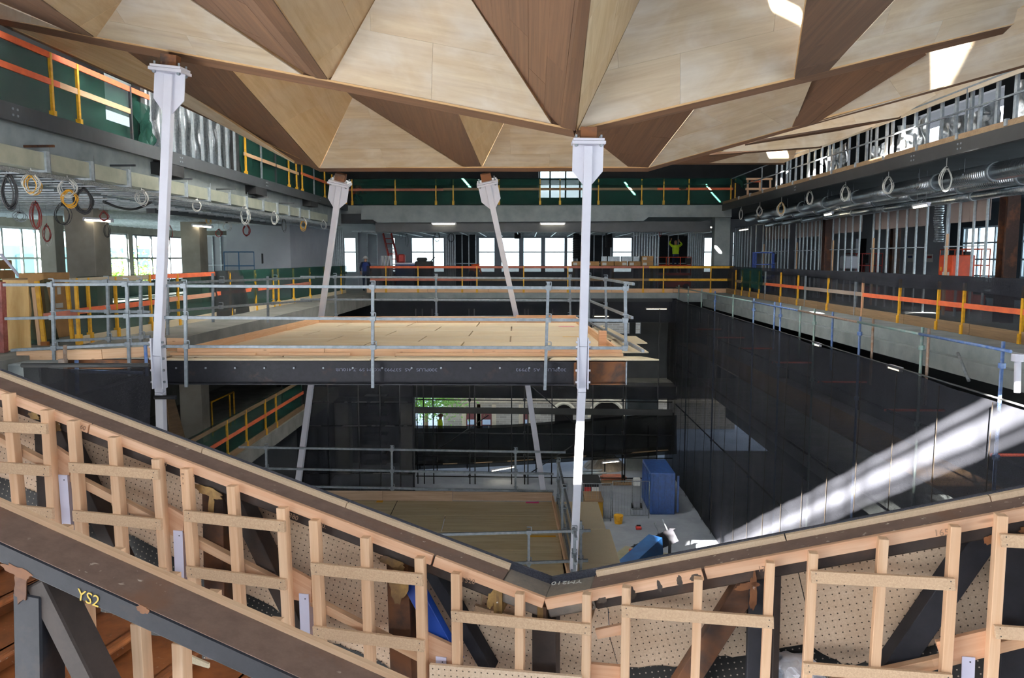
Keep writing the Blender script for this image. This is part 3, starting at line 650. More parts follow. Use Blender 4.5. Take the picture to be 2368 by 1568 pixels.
H1, p1 = post([(393, 172, 12.95), (366, 822, 13.12), (371, 905, 13.2), (378, 1120, 13.9), (381, 1215, 14.3)], 'tall white hanger post at the left corner of the deck', None)
H2, p2 = post([(1360, 338, 12.95), (1348, 800, 13.12), (1345, 905, 13.2), (1322, 1405, 14.4)], 'tall white hanger post at the right corner of the deck, sunlit lower down', None)
H3, p3 = post([(785, 428, 20.1), (742, 737, 21.2), (718, 900, 20.6), (688, 1128, 19.2)], 'white hanger post leaning towards the left fence at the rear of the deck', None)
H4, p4 = post([(1128, 428, 20.1), (1195, 737, 21.2), (1220, 890, 20.6), (1257, 1138, 19.0)], 'white hanger post leaning towards the window side at the rear of the deck', None)
# bolted splice on the posts at deck level
for Hn, (x, y) in ((H1, (366, 815)), (H2, (1348, 815))):
    c = U(x, y, Y=13.12)
    for s in (-1, 1):
        bar('splice_plate', c + V(s * 0.085, 0, -0.62), c + V(s * 0.085, 0, 0.25), 0.02, 0.18, m_white, Hn, up=(0, 1, 0))
        for k in (-0.5, -0.3, -0.1, 0.1, 0.18):
            tube('bolt', c + V(s * 0.09, -0.06, k), c + V(s * 0.125, -0.06, k), 0.022, m_white if s * (x - 800) > 0 or x > 800 else m_galv_old, Hn, 6)
tag(tube('loose_pipe', U(357, 919, Y=13.15), U(407, 919, Y=13.15), 0.035, m_steel_dark), 'short grey pipe lying across the left white post', 'pipe')
# ------------------------------------------------------------------ upper deck
ZD = U(850, 823, Y=13.6).z
fl, fr = V(U(398, 823, Y=13.6).x, 13.55, ZD), V(U(1440, 823, Y=13.6).x, 13.55, ZD)
rr, rl = U(1332, 746, Z=ZD), U(738, 746, Z=ZD)
DECK = thing('upper_deck', 'raised plywood deck with pine toe boards on dark steel beams', 'platform', (fl + fr) / 2)
def quadgrid(name, a, b, c, d, nu, nv, th, mat, parent, gap=0.004):
    """deck laid from separate sheets: a-b front edge, d-c rear edge"""
    for i in range(nu):
        for j in range(nv):
            L = lambda u, v: a.lerp(b, u).lerp(d.lerp(c, u), v)
            g = gap / max(0.1, (b - a).length / nu)
            off = 0.5 / nu if j % 2 else 0
            u0, u1 = min(1, max(0, i / nu - off)) + g, min(1, (i + 1) / nu - off if i < nu - 1 else 1) - g
            h = gap / max(0.1, (d - a).length / nv)
            v0, v1 = j / nv + h * 0.3, (j + 1) / nv - h * 0.3
            if u1 - u0 < 0.01: continue
            plate(name, [L(u0, v0), L(u1, v0), L(u1, v1), L(u0, v1)], th, mat, parent, face=L(u0, v0) + V(0, 0, 9), grain=b - a)
quadgrid('deck_sheet', fl, fr, rr, rl, 4, 6, 0.022, m_deck, DECK)
box('deck_underlay', (fl.x - 0.1, fl.y, ZD - 0.1), (rr.x, rr.y, ZD - 0.03), m_tim_old, DECK)
def toe(p0, p1, n, ht, parent, mats=None, th=0.045, dz=0.0, zs=None):
    for i in range(n):
        a, b = p0.lerp(p1, i / n), p0.lerp(p1, (i + 1) / n - 0.0015)
        bar('toe_board', a + V(0, 0, ht / 2 + dz + R(-.004, .004)), b + V(0, 0, ht / 2 + dz + R(-.004, .004)), th, ht, (mats or m_pine), parent, b=0.002)
toe(fl + V(0.1, 0.06, 0), fr + V(0, 0.06, 0), 3, 0.17, DECK, m_pine)
for a, b in ((0.0, 0.19), (0.22, 0.4), (0.5, 1.0)):
    bar('batten', fl.lerp(fr, a) + V(0, 0.0, 0.035), fl.lerp(fr, b) + V(0, 0.0, 0.035), 0.07, 0.05, m_pine, DECK, b=0.002)
toe(rl + V(0, 0, 0), rr + V(-1.6, 0, 0), 2, 0.16, DECK, m_pine); toe(rr + V(-1.6, 0.02, 0), rr, 1, 0.2, DECK, m_pine_pink)
toe(fl + V(0.25, 0.1, 0), rl, 3, 0.15, DECK, m_pine); toe(fr + V(-0.1, 0.3, 0), rr, 3, 0.15, DECK, m_pine)
box('corner_block', U(1393, 790, Y=14.6) - V(0.07, 0.08, 0.1), U(1393, 790, Y=14.6) + V(0.07, 0.08, 0.2), m_pine_pink, DECK)
box('corner_plate', U(418, 805, Y=14.0) + V(-0.25, 0, -0.06), U(418, 805, Y=14.0) + V(0.1, 0.06, 0.18), m_pine, DECK)
# particle board shelf along the front edge
xs = [358, 430, 858, 1268, 1338, 1527]
for i in range(len(xs) - 1):
    a, b = U(xs[i] + 3, 831, Y=13.25), U(xs[i + 1] - 3, 831, Y=13.25)
    plate('shelf_board', [a, b, b + V(-0.25 if i == 4 else 0.05, 0.42, 0.0), a + V(0.12 if i else 0.3, 0.42, 0.0)], 0.022, m_chip_pale, DECK, face=a + V(0, 0, 9), grain=(1, 0, 0))
for q in ([(1340, 765), (1438, 793), (1497, 793), (1470, 777), (1445, 777), (1395, 752)], [(1400, 800), (1440, 814), (1500, 814), (1463, 790), (1420, 783)]):
    plate('shelf_board', [U(x, y, Z=ZD - 0.01) for x, y in q], 0.02, m_chip_pale, DECK, face=(0, 15, 9), grain=(1, 0, 0))
tag(box('paint_mark', U(1310, 755, Z=ZD) - V(.2, .05, 0), U(1310, 755, Z=ZD) + V(.2, .05, .002), plain('pink spray', '#e0508c', rough=.8), DECK))
box('paint_mark', U(1322, 779, Z=ZD) - V(.2, .03, 0), U(1322, 779, Z=ZD) + V(.2, .03, .002), plain('yellow spray', '#d9a030', rough=.8), DECK)
box('paint_mark', U(870, 756, Z=ZD) - V(.1, .05, 0), U(870, 756, Z=ZD) + V(.1, .05, .002), bpy.data.materials['yellow spray'], DECK)
# steel beams of the deck
def ibeam(name, p0, p1, h, wd, mat, parent, fl_=0.02, web=0.012):
    m = MB(); u = V(0, 0, 1)
    m.bar(p0 - u * (fl_ / 2), p1 - u * (fl_ / 2), wd, fl_); m.bar(p0 - u * (h - fl_ / 2), p1 - u * (h - fl_ / 2), wd, fl_); m.bar(p0 - u * h / 2, p1 - u * h / 2, web, h - fl_ * 2)
    return m.build(name, mat, parent)
zt_ = U(850, 834, Y=13.35).z
BEAM = thing('front_steel_beam', 'dark blue black steel joist under the front edge of the deck', 'beam', U(850, 888, Y=13.35))
xa, xb = U(378, 850, Y=13.3).x, U(1330, 850, Y=13.3).x
ibeam('joist', V(xa, 13.35, zt_), V(xb, 13.35, zt_), 0.415, 0.17, m_steel_dark, BEAM)
for px_ in (383, 1330, 1366):
    x = U(px_, 850, Y=13.3).x; box('stiffener', (x - 0.02, 13.27, zt_ - 0.4), (x + 0.02, 13.43, zt_ - 0.005), m_steel_rust if px_ > 800 else m_steel_dark, BEAM)
for px_ in range(408, 1320, 68):
    c = U(px_, 851, Y=13.33); tube('bolt', c + V(0, 0, 0), c + V(0, -0.02, 0), 0.018, m_galv_old, BEAM, 6)
STUB = thing('rusty_beam_end', 'short rusted steel joist end right of the white post', 'beam', U(1405, 888, Y=13.35))
ibeam('joist', V(U(1366, 850, Y=13.3).x, 13.35, zt_), V(U(1447, 850, Y=13.3).x, 13.35, zt_), 0.4, 0.17, m_steel_rust, STUB)
box('end_plate', (U(1447, 850, Y=13.3).x, 13.27, zt_ - .4), (U(1447, 850, Y=13.3).x + .02, 13.43, zt_), m_galv_old, STUB)
for Yj in (16.2, 18.9, 21.3):
    tag(ibeam('cross_joist', V(-6.2, Yj, ZD - 0.11), V(1.4, Yj, ZD - 0.11), 0.36, 0.15, m_steel_dark, None), ['steel joist under the middle of the upper deck', 'steel joist under the back half of the upper deck', 'steel joist under the rear edge of the upper deck'][[16.2, 18.9, 21.3].index(Yj)], 'beam')
def lettering(txt, loc, size, mat, parent, rot, name='lettering', ext=0.001, sx=1.0, flip=False):
    c = bpy.data.curves.new(name, 'FONT'); c.body = txt; c.size = size; c.extrude = ext; c.resolution_u = 3
    o = bpy.data.objects.new(name, c); c.materials.append(mat)
    M = Matrix.Translation(loc) @ rot @ Matrix.Diagonal((sx, 1, 1, 1))
    dg = None
    COL.objects.link(o); bpy.context.view_layer.update()
    me = bpy.data.meshes.new_from_object(o.evaluated_get(bpy.context.evaluated_depsgraph_get()))
    bpy.data.objects.remove(o)
    q = bpy.data.objects.new(name, me); return _link(q, parent, M)
m_chalk = plain('grey stencil paint', '#6f7282', '#5f6272', 8, 0.8)
ROTF = Matrix.Rotation(math.pi / 2, 4, 'X') @ Matrix.Rotation(math.pi, 4, 'Z')      # facing the stair, upside down
for txt, x in (('300PLUS   AS  537993  KG/M 59 .7 410UB', 1012), ('300PLUS   AS  37993', 1310)):
    lettering(txt, U(x, 852, Y=13.34) + V(0, -0.006, 0.0), 0.075, m_chalk, BEAM, ROTF, sx=1.35)

# ------------------------------------------------------------------ guard rails of clamped square tube
def clamp(p, parent, s=1.0):
    m = MB(); m.box(p - V(.045, .045, .04) * s, p + V(.045, .045, .04) * s); m.bar(p + V(.05, 0, 0), p + V(.05, 0, .1), .015, .015, (0, 1, 0)); m.bar(p + V(.05, 0, .1), p + V(-.04, 0, .1), .015, .015); return m.build('clamp', m_galv_old, parent)
def guard(name, label, posts, rails, loc, mat=None, mat2=None, sz=0.05, clamps=True, group=None):
    t = thing(name, label, 'guardrail', loc, group)
    for a, b in posts: bar('standard', a, b, sz, sz, mat or m_rail, t, up=(0, 1, 0), b=0.003)
    for a, b in rails:
        a, b = Vector(a), Vector(b); bar('rail', a, b, sz, sz, mat2 or mat or m_rail, t, b=0.003)
    if clamps:
        for a, b in posts:
            for c, d in rails:
                d2 = Vector((d.x - c.x, d.y - c.y)); L2 = d2.length_squared
                if L2 < 1e-6: continue
                s = ((a.x - c.x) * d2.x + (a.y - c.y) * d2.y) / L2
                if -0.01 <= s <= 1.01: clamp(c.lerp(d, s), t)
    return t
Yf = 13.17
g = lambda x, y, Y=Yf: U(x, y, Y=Y)
guard('deck_guardrail', 'galvanised guardrail along the front of the upper deck', [(g(428, 652), g(431, 895)), (g(862, 653), g(862, 897)), (g(1268, 653), g(1260, 902)), (g(1446, 655), g(1447, 812))],
      [(g(376, 661, Yf - .05), g(1450, 667, Yf - .05)), (g(376, 734, Yf - .05), g(1452, 741, Yf - .05)), (g(376, 801, Yf - .05), g(1450, 805, Yf - .05))], g(862, 830))
for x_, y_ in ((800, 658), (955, 656), (790, 733), (955, 733), (812, 804), (955, 796), (1448, 667), (1448, 741)):
    pass
Yr = 21.35; gr = lambda x, y: U(x, y, Y=Yr)
guard('deck_guardrail', 'galvanised guardrail along the rear of the upper deck', [(gr(775, 636), gr(777, 738)), (gr(1008, 634), gr(1009, 736)), (gr(1317, 636), gr(1319, 732))],
      [(gr(696, 640) - V(0, .05, 0), gr(1345, 644) - V(0, .05, 0)), (gr(696, 692) - V(0, .05, 0), gr(1345, 695) - V(0, .05, 0)), (gr(700, 735) - V(0, .05, 0), gr(1345, 731) - V(0, .05, 0))], gr(1008, 738))
def xr(Y): return fr.x + (rr.x - fr.x) * (Y - 13.6) / (rr.y - 13.6) + 0.28
def side(x, y):                                                    # on the vertical plane of the right-hand deck edge
    n = V(1, -(rr.x - fr.x) / (rr.y - 13.6), 0).normalized(); return UP(x, y, V(fr.x + 0.28, 13.6, 0), n)
guard('deck_guardrail', 'galvanised guardrail along the window side of the upper deck', [(side(1362, 640), side(1362, 755)), (side(1400, 640), side(1402, 765))],
      [(side(1362, 640), side(1465, 657)), (side(1362, 695), side(1462, 735)), (side(1362, 745), side(1487, 812))], side(1400, 765), mat2=m_galv_old)
# approach platform on the left
PLAT = thing('approach_platform', 'narrow plywood approach platform beside the left white post', 'platform', g(200, 830))
plate('deck_sheet', [V(-9.0, 13.5, ZD), V(fl.x - .13, 13.5, ZD), V(fl.x - .13, 14.6, ZD), V(-9.0, 14.6, ZD)], 0.03, m_deck, PLAT, face=(-8, 14, 9), grain=(1, 0, 0))
for a, b in (((38, 835), (235, 832)), ((236, 831), (357, 824))):
    p0, p1_ = g(*a), g(*b); bar('toe_board', p0 + V(0, 0.03, 0.09), p1_ + V(0, .03, .09), 0.04, 0.17, m_pine, PLAT, b=.002)
ibeam('joist', V(g(90, 840).x, 13.5, ZD - .06), V(g(357, 840).x, 13.5, ZD - .06), 0.16, 0.12, m_steel_rust, PLAT)
guard('platform_guardrail', 'galvanised guardrail with tape along the front of the approach platform', [(g(121, 650), g(127, 886)), (g(293, 649), g(300, 870))],
      [(g(8, 659, Yf - .05), g(358, 657, Yf - .05)), (g(12, 737, Yf - .05), g(358, 729, Yf - .05)), (g(26, 810, Yf - .05), g(354, 793, Yf - .05))], g(121, 830))
Y2 = 14.5; g2 = lambda x, y: U(x, y, Y=Y2)
guard('platform_guardrail', 'second guardrail behind the approach platform with doubled top tube', [(g2(248, 645), g2(252, 792)), (g2(325, 645), g2(326, 790))],
      [(g2(126, 649) - V(0, .05, 0), g2(348, 653) - V(0, .05, 0)), (g2(130, 718) - V(0, .05, 0), g2(350, 721) - V(0, .05, 0)), (g2(130, 788) - V(0, .05, 0), g2(350, 778) - V(0, .05, 0))], g2(248, 792))
a_ = lambda x, y, Y: U(x, y, Y=Y)
guard('deck_guardrail', 'long receding guardrail on the fence side of the upper deck', [(a_(387, 652, 15.0), a_(388, 775, 15.0)), (a_(492, 632, 16.9), a_(493, 745, 16.9)), (a_(619, 639, 19.2), a_(620, 746, 19.2))],
      [(a_(378, 655, 14.9), a_(727, 642, 21.3)), (a_(378, 720, 14.9), a_(720, 695, 21.3))], a_(387, 775, 15.0), mat=m_galv_old)
# ------------------------------------------------------------------ lower deck
ZL = -4.32
q = [U(640, 1150, Z=ZL), U(1278, 1160, Z=ZL), U(1322, 1370, Z=ZL), U(640, 1370, Z=ZL)]
LOW = thing('lower_deck', 'lower plywood deck with toe boards one storey down', 'platform', sum(q, Vector()) / 4)
quadgrid('deck_sheet', V(-7, q[2].y - 1.2, ZL), V(q[2].x + .02, q[2].y - 1.2, ZL), V(q[1].x, q[1].y, ZL), V(-7, q[1].y, ZL), 3, 6, 0.022, timber('worn deck plywood', '#e0d2ae', '#bfa97e', along=.6, across=9, spread=.05, bmp=0, mottle=.12), LOW)
yr_ = q[1].y
toe(V(-7, yr_ + .03, ZL), V(U(1047, 1140, Y=yr_).x, yr_ + .03, ZL), 3, 0.24, LOW, m_tim_old if False else timber('grey pine', '#b89c82', '#94785e'))
toe(V(U(1047, 1140, Y=yr_).x, yr_ + .05, ZL), V(q[1].x, yr_ + .05, ZL), 1, 0.22, LOW, bpy.data.materials['grey pine'])
toe(V(q[1].x, q[1].y, ZL), V(q[2].x + .03, q[2].y - 1.2, ZL), 3, 0.15, LOW, bpy.data.materials['pine'])
for i in range(3):
    ya, yb_ = q[1].y - i * 1.95, q[1].y - (i + 1) * 1.95 + .02
    xa_, xb_ = q[1].x + .06, U(1340 + 8 * i, 1160, Z=ZL).x + 0.45
    plate('shelf_board', [V(xa_, ya, ZL), V(xb_, ya, ZL), V(xb_, yb_, ZL), V(xa_, yb_, ZL)], 0.02, m_chip_pale, LOW, face=(0, 15, 9), grain=(1, 0, 0))
ibeam('joist', V(-7, yr_ - .1, ZL - .03), V(q[1].x, yr_ - .1, ZL - .03), 0.36, 0.15, m_steel_dark, LOW); ibeam('joist', V(-7, q[2].y - 1, ZL - .03), V(q[2].x, q[2].y - 1, ZL - .03), 0.36, 0.15, m_steel_dark, LOW)
box('paint_mark', U(881, 1155, Z=ZL) - V(.08, .25, 0), U(881, 1155, Z=ZL) + V(.08, .25, .002), bpy.data.materials['yellow spray'], LOW)
box('paint_mark', U(1231, 1162, Z=ZL) - V(.16, .06, 0), U(1231, 1162, Z=ZL) + V(.16, .06, .002), bpy.data.materials['pink spray'], LOW)
box('paint_mark', U(1255, 1240, Z=ZL) - V(.28, .05, 0), U(1255, 1240, Z=ZL) + V(.28, .05, .002), bpy.data.materials['yellow spray'], LOW)
gl = lambda x, y: U(x, y, Y=yr_ + .12)
guard('lower_guardrail', 'dull tube guardrail along the rear of the lower deck', [(gl(615, 1030), gl(618, 1130)), (gl(906, 1030), gl(907, 1135)), (gl(1192, 1036), gl(1192, 1140))],
      [(gl(552, 1034), gl(1308, 1046)), (gl(552, 1082), gl(1280, 1096)), (gl(660, 1124), gl(1280, 1136))], gl(906, 1130), mat=m_galv_old)
nL = V(1, 0, 0); xl_ = q[1].x + .12
sl2 = lambda x, y: UP(x, y, V(xl_, 0, 0), V(1, -(q[2].x - q[1].x) / (q[2].y - q[1].y), 0).normalized()) if False else U(x, y, X=xl_ if x < 1300 else xl_ + .1)
guard('lower_guardrail', 'dull tube guardrail along the window side of the lower deck', [(V(xl_, yr_ - .2, ZL), V(xl_, yr_ - .2, ZL + 1.1)), (V(xl_, yr_ - 2.4, ZL), V(xl_, yr_ - 2.4, ZL + 1.1)), (V(xl_ + .1, yr_ - 5.0, ZL), V(xl_ + .1, yr_ - 5.0, ZL + 1.1))],
      [(V(xl_, yr_, ZL + 1.05), V(xl_ + .1, yr_ - 5.4, ZL + 1.05)), (V(xl_, yr_, ZL + .6), V(xl_ + .1, yr_ - 5.4, ZL + .6)), (V(xl_, yr_, ZL + .15), V(xl_ + .1, yr_ - 5.4, ZL + .15))], V(xl_, yr_ - 2, ZL), mat=m_galv_old)
yn = U(1225, 1330, Z=ZL).y + .1; gn = lambda x, y: U(x, y, Y=yn)
guard('lower_guardrail', 'dull tube guardrail along the near edge of the lower deck', [(gn(1223, 1228), gn(1222, 1400)), (gn(1343, 1205), gn(1343, 1400))],
      [(gn(940, 1238), gn(1366, 1227)), (gn(1100, 1306), gn(1360, 1296))], gn(1223, 1380), mat=m_galv_old)
# ------------------------------------------------------------------ stair balustrade in the foreground (all in one upright plane)
_d = ray(-6500, VY); UDIR = -Vector((_d.x, _d.y, 0)).normalized()       # along the balustrade, to the right
NDIR = Vector((UDIR.y, -UDIR.x, 0)).normalized()                        # towards the viewer
if NDIR.y > 0: NDIR = -NDIR
P0 = U(1260, 1385, Y=3.0)
def BP(x, y, off=0.0): return UP(x, y, P0 + NDIR * off, NDIR)
RPL = Matrix((UDIR, Vector((0, 0, 1)), NDIR)).transposed().to_4x4()
def ib(name, a, b, wd, dp, off, mat, parent, below=False, bv=0.002):
    """member lying in the balustrade plane; its front face stands at `off`"""
    p0, p1 = BP(*a, off), BP(*b, off)
    return bar(name, p0, p1, wd, dp, mat, parent, up=NDIR, b=bv, dy=(-wd / 2 if below else 0), dz=-dp / 2)
def iq(name, q, th, off, mat, parent, grain=None):
    pts = [BP(x, y, off) for x, y in q]; return plate(name, pts, th, mat, parent, grain=(pts[1] - pts[0]))

# --- steel truss: chords, posts, diagonals
TRUSS = thing('stair_truss', 'brown steel stair truss dipping to a low point, edged with black felt', 'truss', BP(1260, 1560, -0.1))
CH, CD = 0.082, 0.15
lineL = lambda x: 1385 + (x - 1260) * 0.3835
lineR = lambda x: 1385 + (x - 1260) * -0.1865
ib('top_chord', (-760, lineL(-760)), (1160, lineL(1160)), CH, CD, -0.02, m_chordbody, TRUSS, True, 0.006)
ib('top_chord', (1160, lineL(1160)), (1262, lineL(1262)), CH, CD, -0.02, m_galv_old, TRUSS, True, 0.006).data.materials[0] = steel('bare chord', '#8a7d70', '#6f665e', '#5d5048', .2, .5)
ib('top_chord', (1258, lineR(1258)), (1366, lineR(1366)), CH, CD, -0.02, bpy.data.materials['bare chord'], TRUSS, True, 0.006)
ib('top_chord', (1366, lineR(1366)), (3060, lineR(3060)), CH, CD, -0.02, m_chordbody, TRUSS, True, 0.006)
for xa, xb, l in ((-760, 1160, lineL), (1366, 3060, lineR)): bar('chord_top_face', BP(xa, l(xa), -0.02), BP(xb, l(xb), -0.02), .002, CD - .004, m_steel_toplit, TRUSS, up=NDIR, dy=.0008, dz=-CD / 2)  # upper face coloured lighter than the body, as lit from above
m_goldweld = steel('gold burnt weld', '#957440', '#6d4f2b', '#4a3424', .6, .6, spots=1.0)
for x, l in ((1163, lineL), (1262, lineL), (1364, lineR)):
    c = BP(x, l(x), -0.02 - CD / 2) + V(0, 0, -CH / 2)
    for k in (-1, 0, 1):
        m = MB(); M = Matrix.Translation(c + UDIR * 0.012 * k) @ RPL; m.box((-.006, -CH / 2 - .012, -CD / 2 - .012), (.006, CH / 2 + .006 + .004 * (k == 0), CD / 2 + .012), M); m.build('weld_collar', m_goldweld, TRUSS)
m_strip = board('fibreboard strip', '#e0c4a4', '#cdae8c')
# wood strip and felt along the outer edge of the chords
for (xa, xb, l, nm) in ((-760, -124, lineL, 0), (-121, 424, lineL, 0), (426, 768, lineL, 0), (770, 1160, lineL, 0), (1372, 1826, lineR, 0), (1829, 2322, lineR, 0), (2325, 2760, lineR, 0), (2763, 3060, lineR, 0)):
    a, b = BP(xa, l(xa), -0.02) - NDIR * (CD - 0.012), BP(xb, l(xb), -0.02) - NDIR * (CD - 0.012)
    bar('edge_strip', a, b, 0.028, 0.024, m_strip, TRUSS, up=NDIR, dy=0.009, dz=0)
for xa, xb, l in ((-760, 1264, lineL), (1258, 3060, lineR)):
    a, b = BP(xa, l(xa), -0.02) - NDIR * (CD + 0.006), BP(xb, l(xb), -0.02) - NDIR * (CD + 0.006)
    bar('felt_strip', a, b, 0.055, 0.016, m_felt, TRUSS, up=NDIR, dy=0.0, dz=0)
# posts and diagonals
so_ = -0.055
ib('truss_post', (-330, 790), (-318, 1200), 0.10, 0.10, so_, m_chordbody, TRUSS); ib('diagonal_brace', (-320, 800), (-130, 1230), 0.07, 0.09, so_ - .005, m_chordbody, TRUSS); ib('truss_post', (2760, 1150), (2730, 1700), 0.10, 0.10, so_, m_steel_dark, TRUSS); ib('diagonal_brace', (2750, 1150), (2480, 1560), 0.085, 0.09, so_ - .005, m_steel_dark, TRUSS)
ib('truss_post', (88, 985), (103, 1330), 0.05, 0.10, so_, m_chordbody, TRUSS)
ib('truss_post', (490, 1110), (500, 1640), 0.105, 0.10, so_, m_steel_rust, TRUSS)
ib('truss_post', (918, 1290), (930, 1640), 0.10, 0.10, so_, m_steel_rust, TRUSS)
ib('truss_post', (1258, 1412), (1258, 1700), 0.10, 0.10, so_, m_chordbody, TRUSS)
ib('truss_post', (1750, 1330), (1742, 1700), 0.055, 0.10, so_, m_steel_dark, TRUSS)
ib('truss_post', (1800, 1320), (1790, 1700), 0.022, 0.14, so_ + .02, m_chordbody, TRUSS)
ib('truss_post', (2372, 1225), (2350, 1700), 0.12, 0.10, so_, m_steel_dark, TRUSS)
ib('diagonal_brace', (120, 985), (330, 1440), 0.07, 0.09, so_ - .005, m_chordbody, TRUSS)
ib('diagonal_brace', (525, 1130), (720, 1530), 0.075, 0.09, so_ - .005, m_chordbody, TRUSS)
ib('diagonal_brace', (985, 1310), (1130, 1560), 0.05, 0.09, so_ - .02, m_steel_dark, TRUSS)
ib('diagonal_brace', (1738, 1345), (1560, 1625), 0.085, 0.09, so_ - .005, m_steel_rust, TRUSS)
ib('diagonal_brace', (2300, 1220), (2030, 1610), 0.085, 0.09, so_ - .005, m_steel_dark, TRUSS)
BLUE = thing('blue_steel_plate', 'bright blue painted steel bar wedged behind the timber studs', 'steel bar', BP(1000, 1480, so_))
ib('bar', (945, 1345), (1050, 1540), 0.07, 0.05, so_ + .01, plain('vivid blue paint', '#2450b0', '#1c3f92', 4, .45), BLUE)
def blotch(cx, cy, rx, ry, mat, off, parent, name, seed, rot=0.0):
    """thin scorched weld patch with a ragged outline"""
    r_ = random.Random(seed); pts = []
    for i in range(22):
        a = 2 * math.pi * i / 22; k = r_.uniform(0.72, 1.12)
        dx, dy = rx * k * math.cos(a), ry * k * math.sin(a)
        pts.append((cx + dx * math.cos(rot) - dy * math.sin(rot), cy + dx * math.sin(rot) + dy * math.cos(rot)))
    return iq(name, pts, 0.003, off, mat, parent)
for cx, cy, rx, ry, rt, s in ((78, 962, 15, 8, .4, 1), (130, 988, 12, 12, .5, 2), (482, 1138, 40, 11, .42, 3), (488, 1170, 8, 34, 0, 4), (905, 1300, 34, 11, .38, 5), (922, 1352, 22, 48, 0, 6), (1135, 1388, 10, 24, .25, 7), (1365, 1398, 7, 14, -.2, 8)):
    blotch(cx, cy, rx, ry, m_goldweld, so_ + .045, TRUSS, 'weld_scorch', s, rt)
for cx, cy, rx, ry, rt, s in ((1742, 1370, 10, 46, .05, 11), (1728, 1356, 32, 9, -.2, 12), (2290, 1248, 18, 12, -.4, 13), (2375, 1225, 20, 10, -.2, 14)):
    blotch(cx, cy, rx, ry, m_weld, so_ + .045, TRUSS, 'weld_scorch', s, rt)

# --- perforated lining boards on the far side
LIN = thing('perforated_lining', 'perforated particle board lining behind the studs, painted black along the bottom', 'lining', BP(1260, 1560, -0.2))
m_peg = pegboard('perforated board', '#e4c9ac', '#cdad8e')
m_pegd = pegboard('black painted perforated board', '#1d1916', '#15120f', stain='#241f1b', holec='#9a8c7c')
def rag(pts, seed):
    r_ = random.Random(seed); out = []
    for i in range(len(pts) - 1):
        for k in range(6):
            t = k / 6; out.append((pts[i][0] + (pts[i + 1][0] - pts[i][0]) * t, pts[i][1] + (pts[i + 1][1] - pts[i][1]) * t + r_.uniform(-4, 4)))
    return out + [pts[-1]]
lo = -0.185
bl = rag([(-760, 745), (-80, 1062), (38, 1119), (310, 1240), (607, 1393), (748, 1478), (865, 1520), (960, 1600)], 3)
brt = rag([(1440, 1548), (1560, 1540), (1656, 1522), (1731, 1513), (1860, 1487), (1950, 1538), (2010, 1532), (2170, 1490), (2480, 1440), (3060, 1340)], 4)
iq('lining_board', [(-760, 625), (1117, 1345), (1096, 1545), (1020, 1720)] + bl[::-1][:0] + [(-760, 1720)], 0.009, lo, m_peg, LIN)
iq('lining_board', [(1119, 1346), (1262, 1400), (1403, 1374), (1409, 1474), (1427, 1537), (1450, 1720), (1022, 1720), (1098, 1545)], 0.009, lo, m_peg, LIN)
iq('lining_board', [(1405, 1374), (1838, 1292), (1863, 1401), (1880, 1720), (1452, 1720), (1429, 1537), (1411, 1474)], 0.009, lo, m_peg, LIN)
iq('lining_board', [(1840, 1292), (3060, 1064), (3060, 1720), (1882, 1720), (1865, 1401)], 0.009, lo, m_peg, LIN)
iq('painted_band', bl + [(960, 1720), (-760, 1720)], 0.002, lo + .004, m_pegd, LIN)
iq('painted_band', brt + [(3060, 1720), (1440, 1720)], 0.002, lo + .004, m_pegd, LIN)

# --- timber framing
FRAME = thing('balustrade_frame', 'pine stud framing with particle board straps fixed in front of the steel truss', 'framing', BP(1260, 1560, 0))
for (a, b) in (((-760, lineL(-760) + 12), (203, lineL(203) + 12)), ((206, lineL(206) + 12), (998, lineL(998) + 12)), ((1003, lineL(1003) + 12), (1257, lineL(1257) + 12)), ((1262, lineR(1262) + 14), (1625, lineR(1625) + 13)), ((1632, lineR(1632) + 12), (3060, lineR(3060) + 12))):
    ib('top_plate', a, b, 0.044, 0.022, 0.0, m_pine_pink, FRAME)
studs = [((11, 911), (38, 1195), 23), ((101, 949), (121, 1260), 23), ((162, 974), (186, 1290), 23), ((257, 1012), (279, 1320), 24), ((358, 1063), (380, 1380), 23), ((425, 1085), (447, 1410), 24), ((532, 1125), (552, 1450), 24), ((648, 1176), (664, 1500), 25), ((723, 1205), (739, 1530), 25), ((842, 1245), (854, 1610), 26), ((968, 1292), (977, 1640), 26), ((1052, 1328), (1056, 1640), 25), ((1200, 1375), (1200, 1640), 25), ((1356, 1376), (1353, 1640), 25), ((1448, 1360), (1443, 1640), 25), ((1615, 1341), (1605, 1640), 26), ((1782, 1303), (1767, 1640), 27), ((1882, 1281), (1864, 1640), 28), ((2045, 1248), (2022, 1600), 29), ((2212, 1219), (2186, 1620), 31), ((2320, 1194), (2292, 1640), 33)]
for x in (-95, -190, -265, -380, -470, -580, -700): studs.append(((x, lineL(x) + 18), (x + 30, lineL(x) + 330), 22))
for x in (2440, 2590, 2720, 2880, 3020): studs.append(((x, lineR(x) + 4), (x - 36, 1650), 36))
for a, b, w_ in studs:
    wd = (BP(a[0] + w_, a[1] + 60, .03) - BP(a[0], a[1] + 60, .03)).length
    o = ib('stud', a, b, wd * 0.8, 0.042, 0.035, m_pine, FRAME)
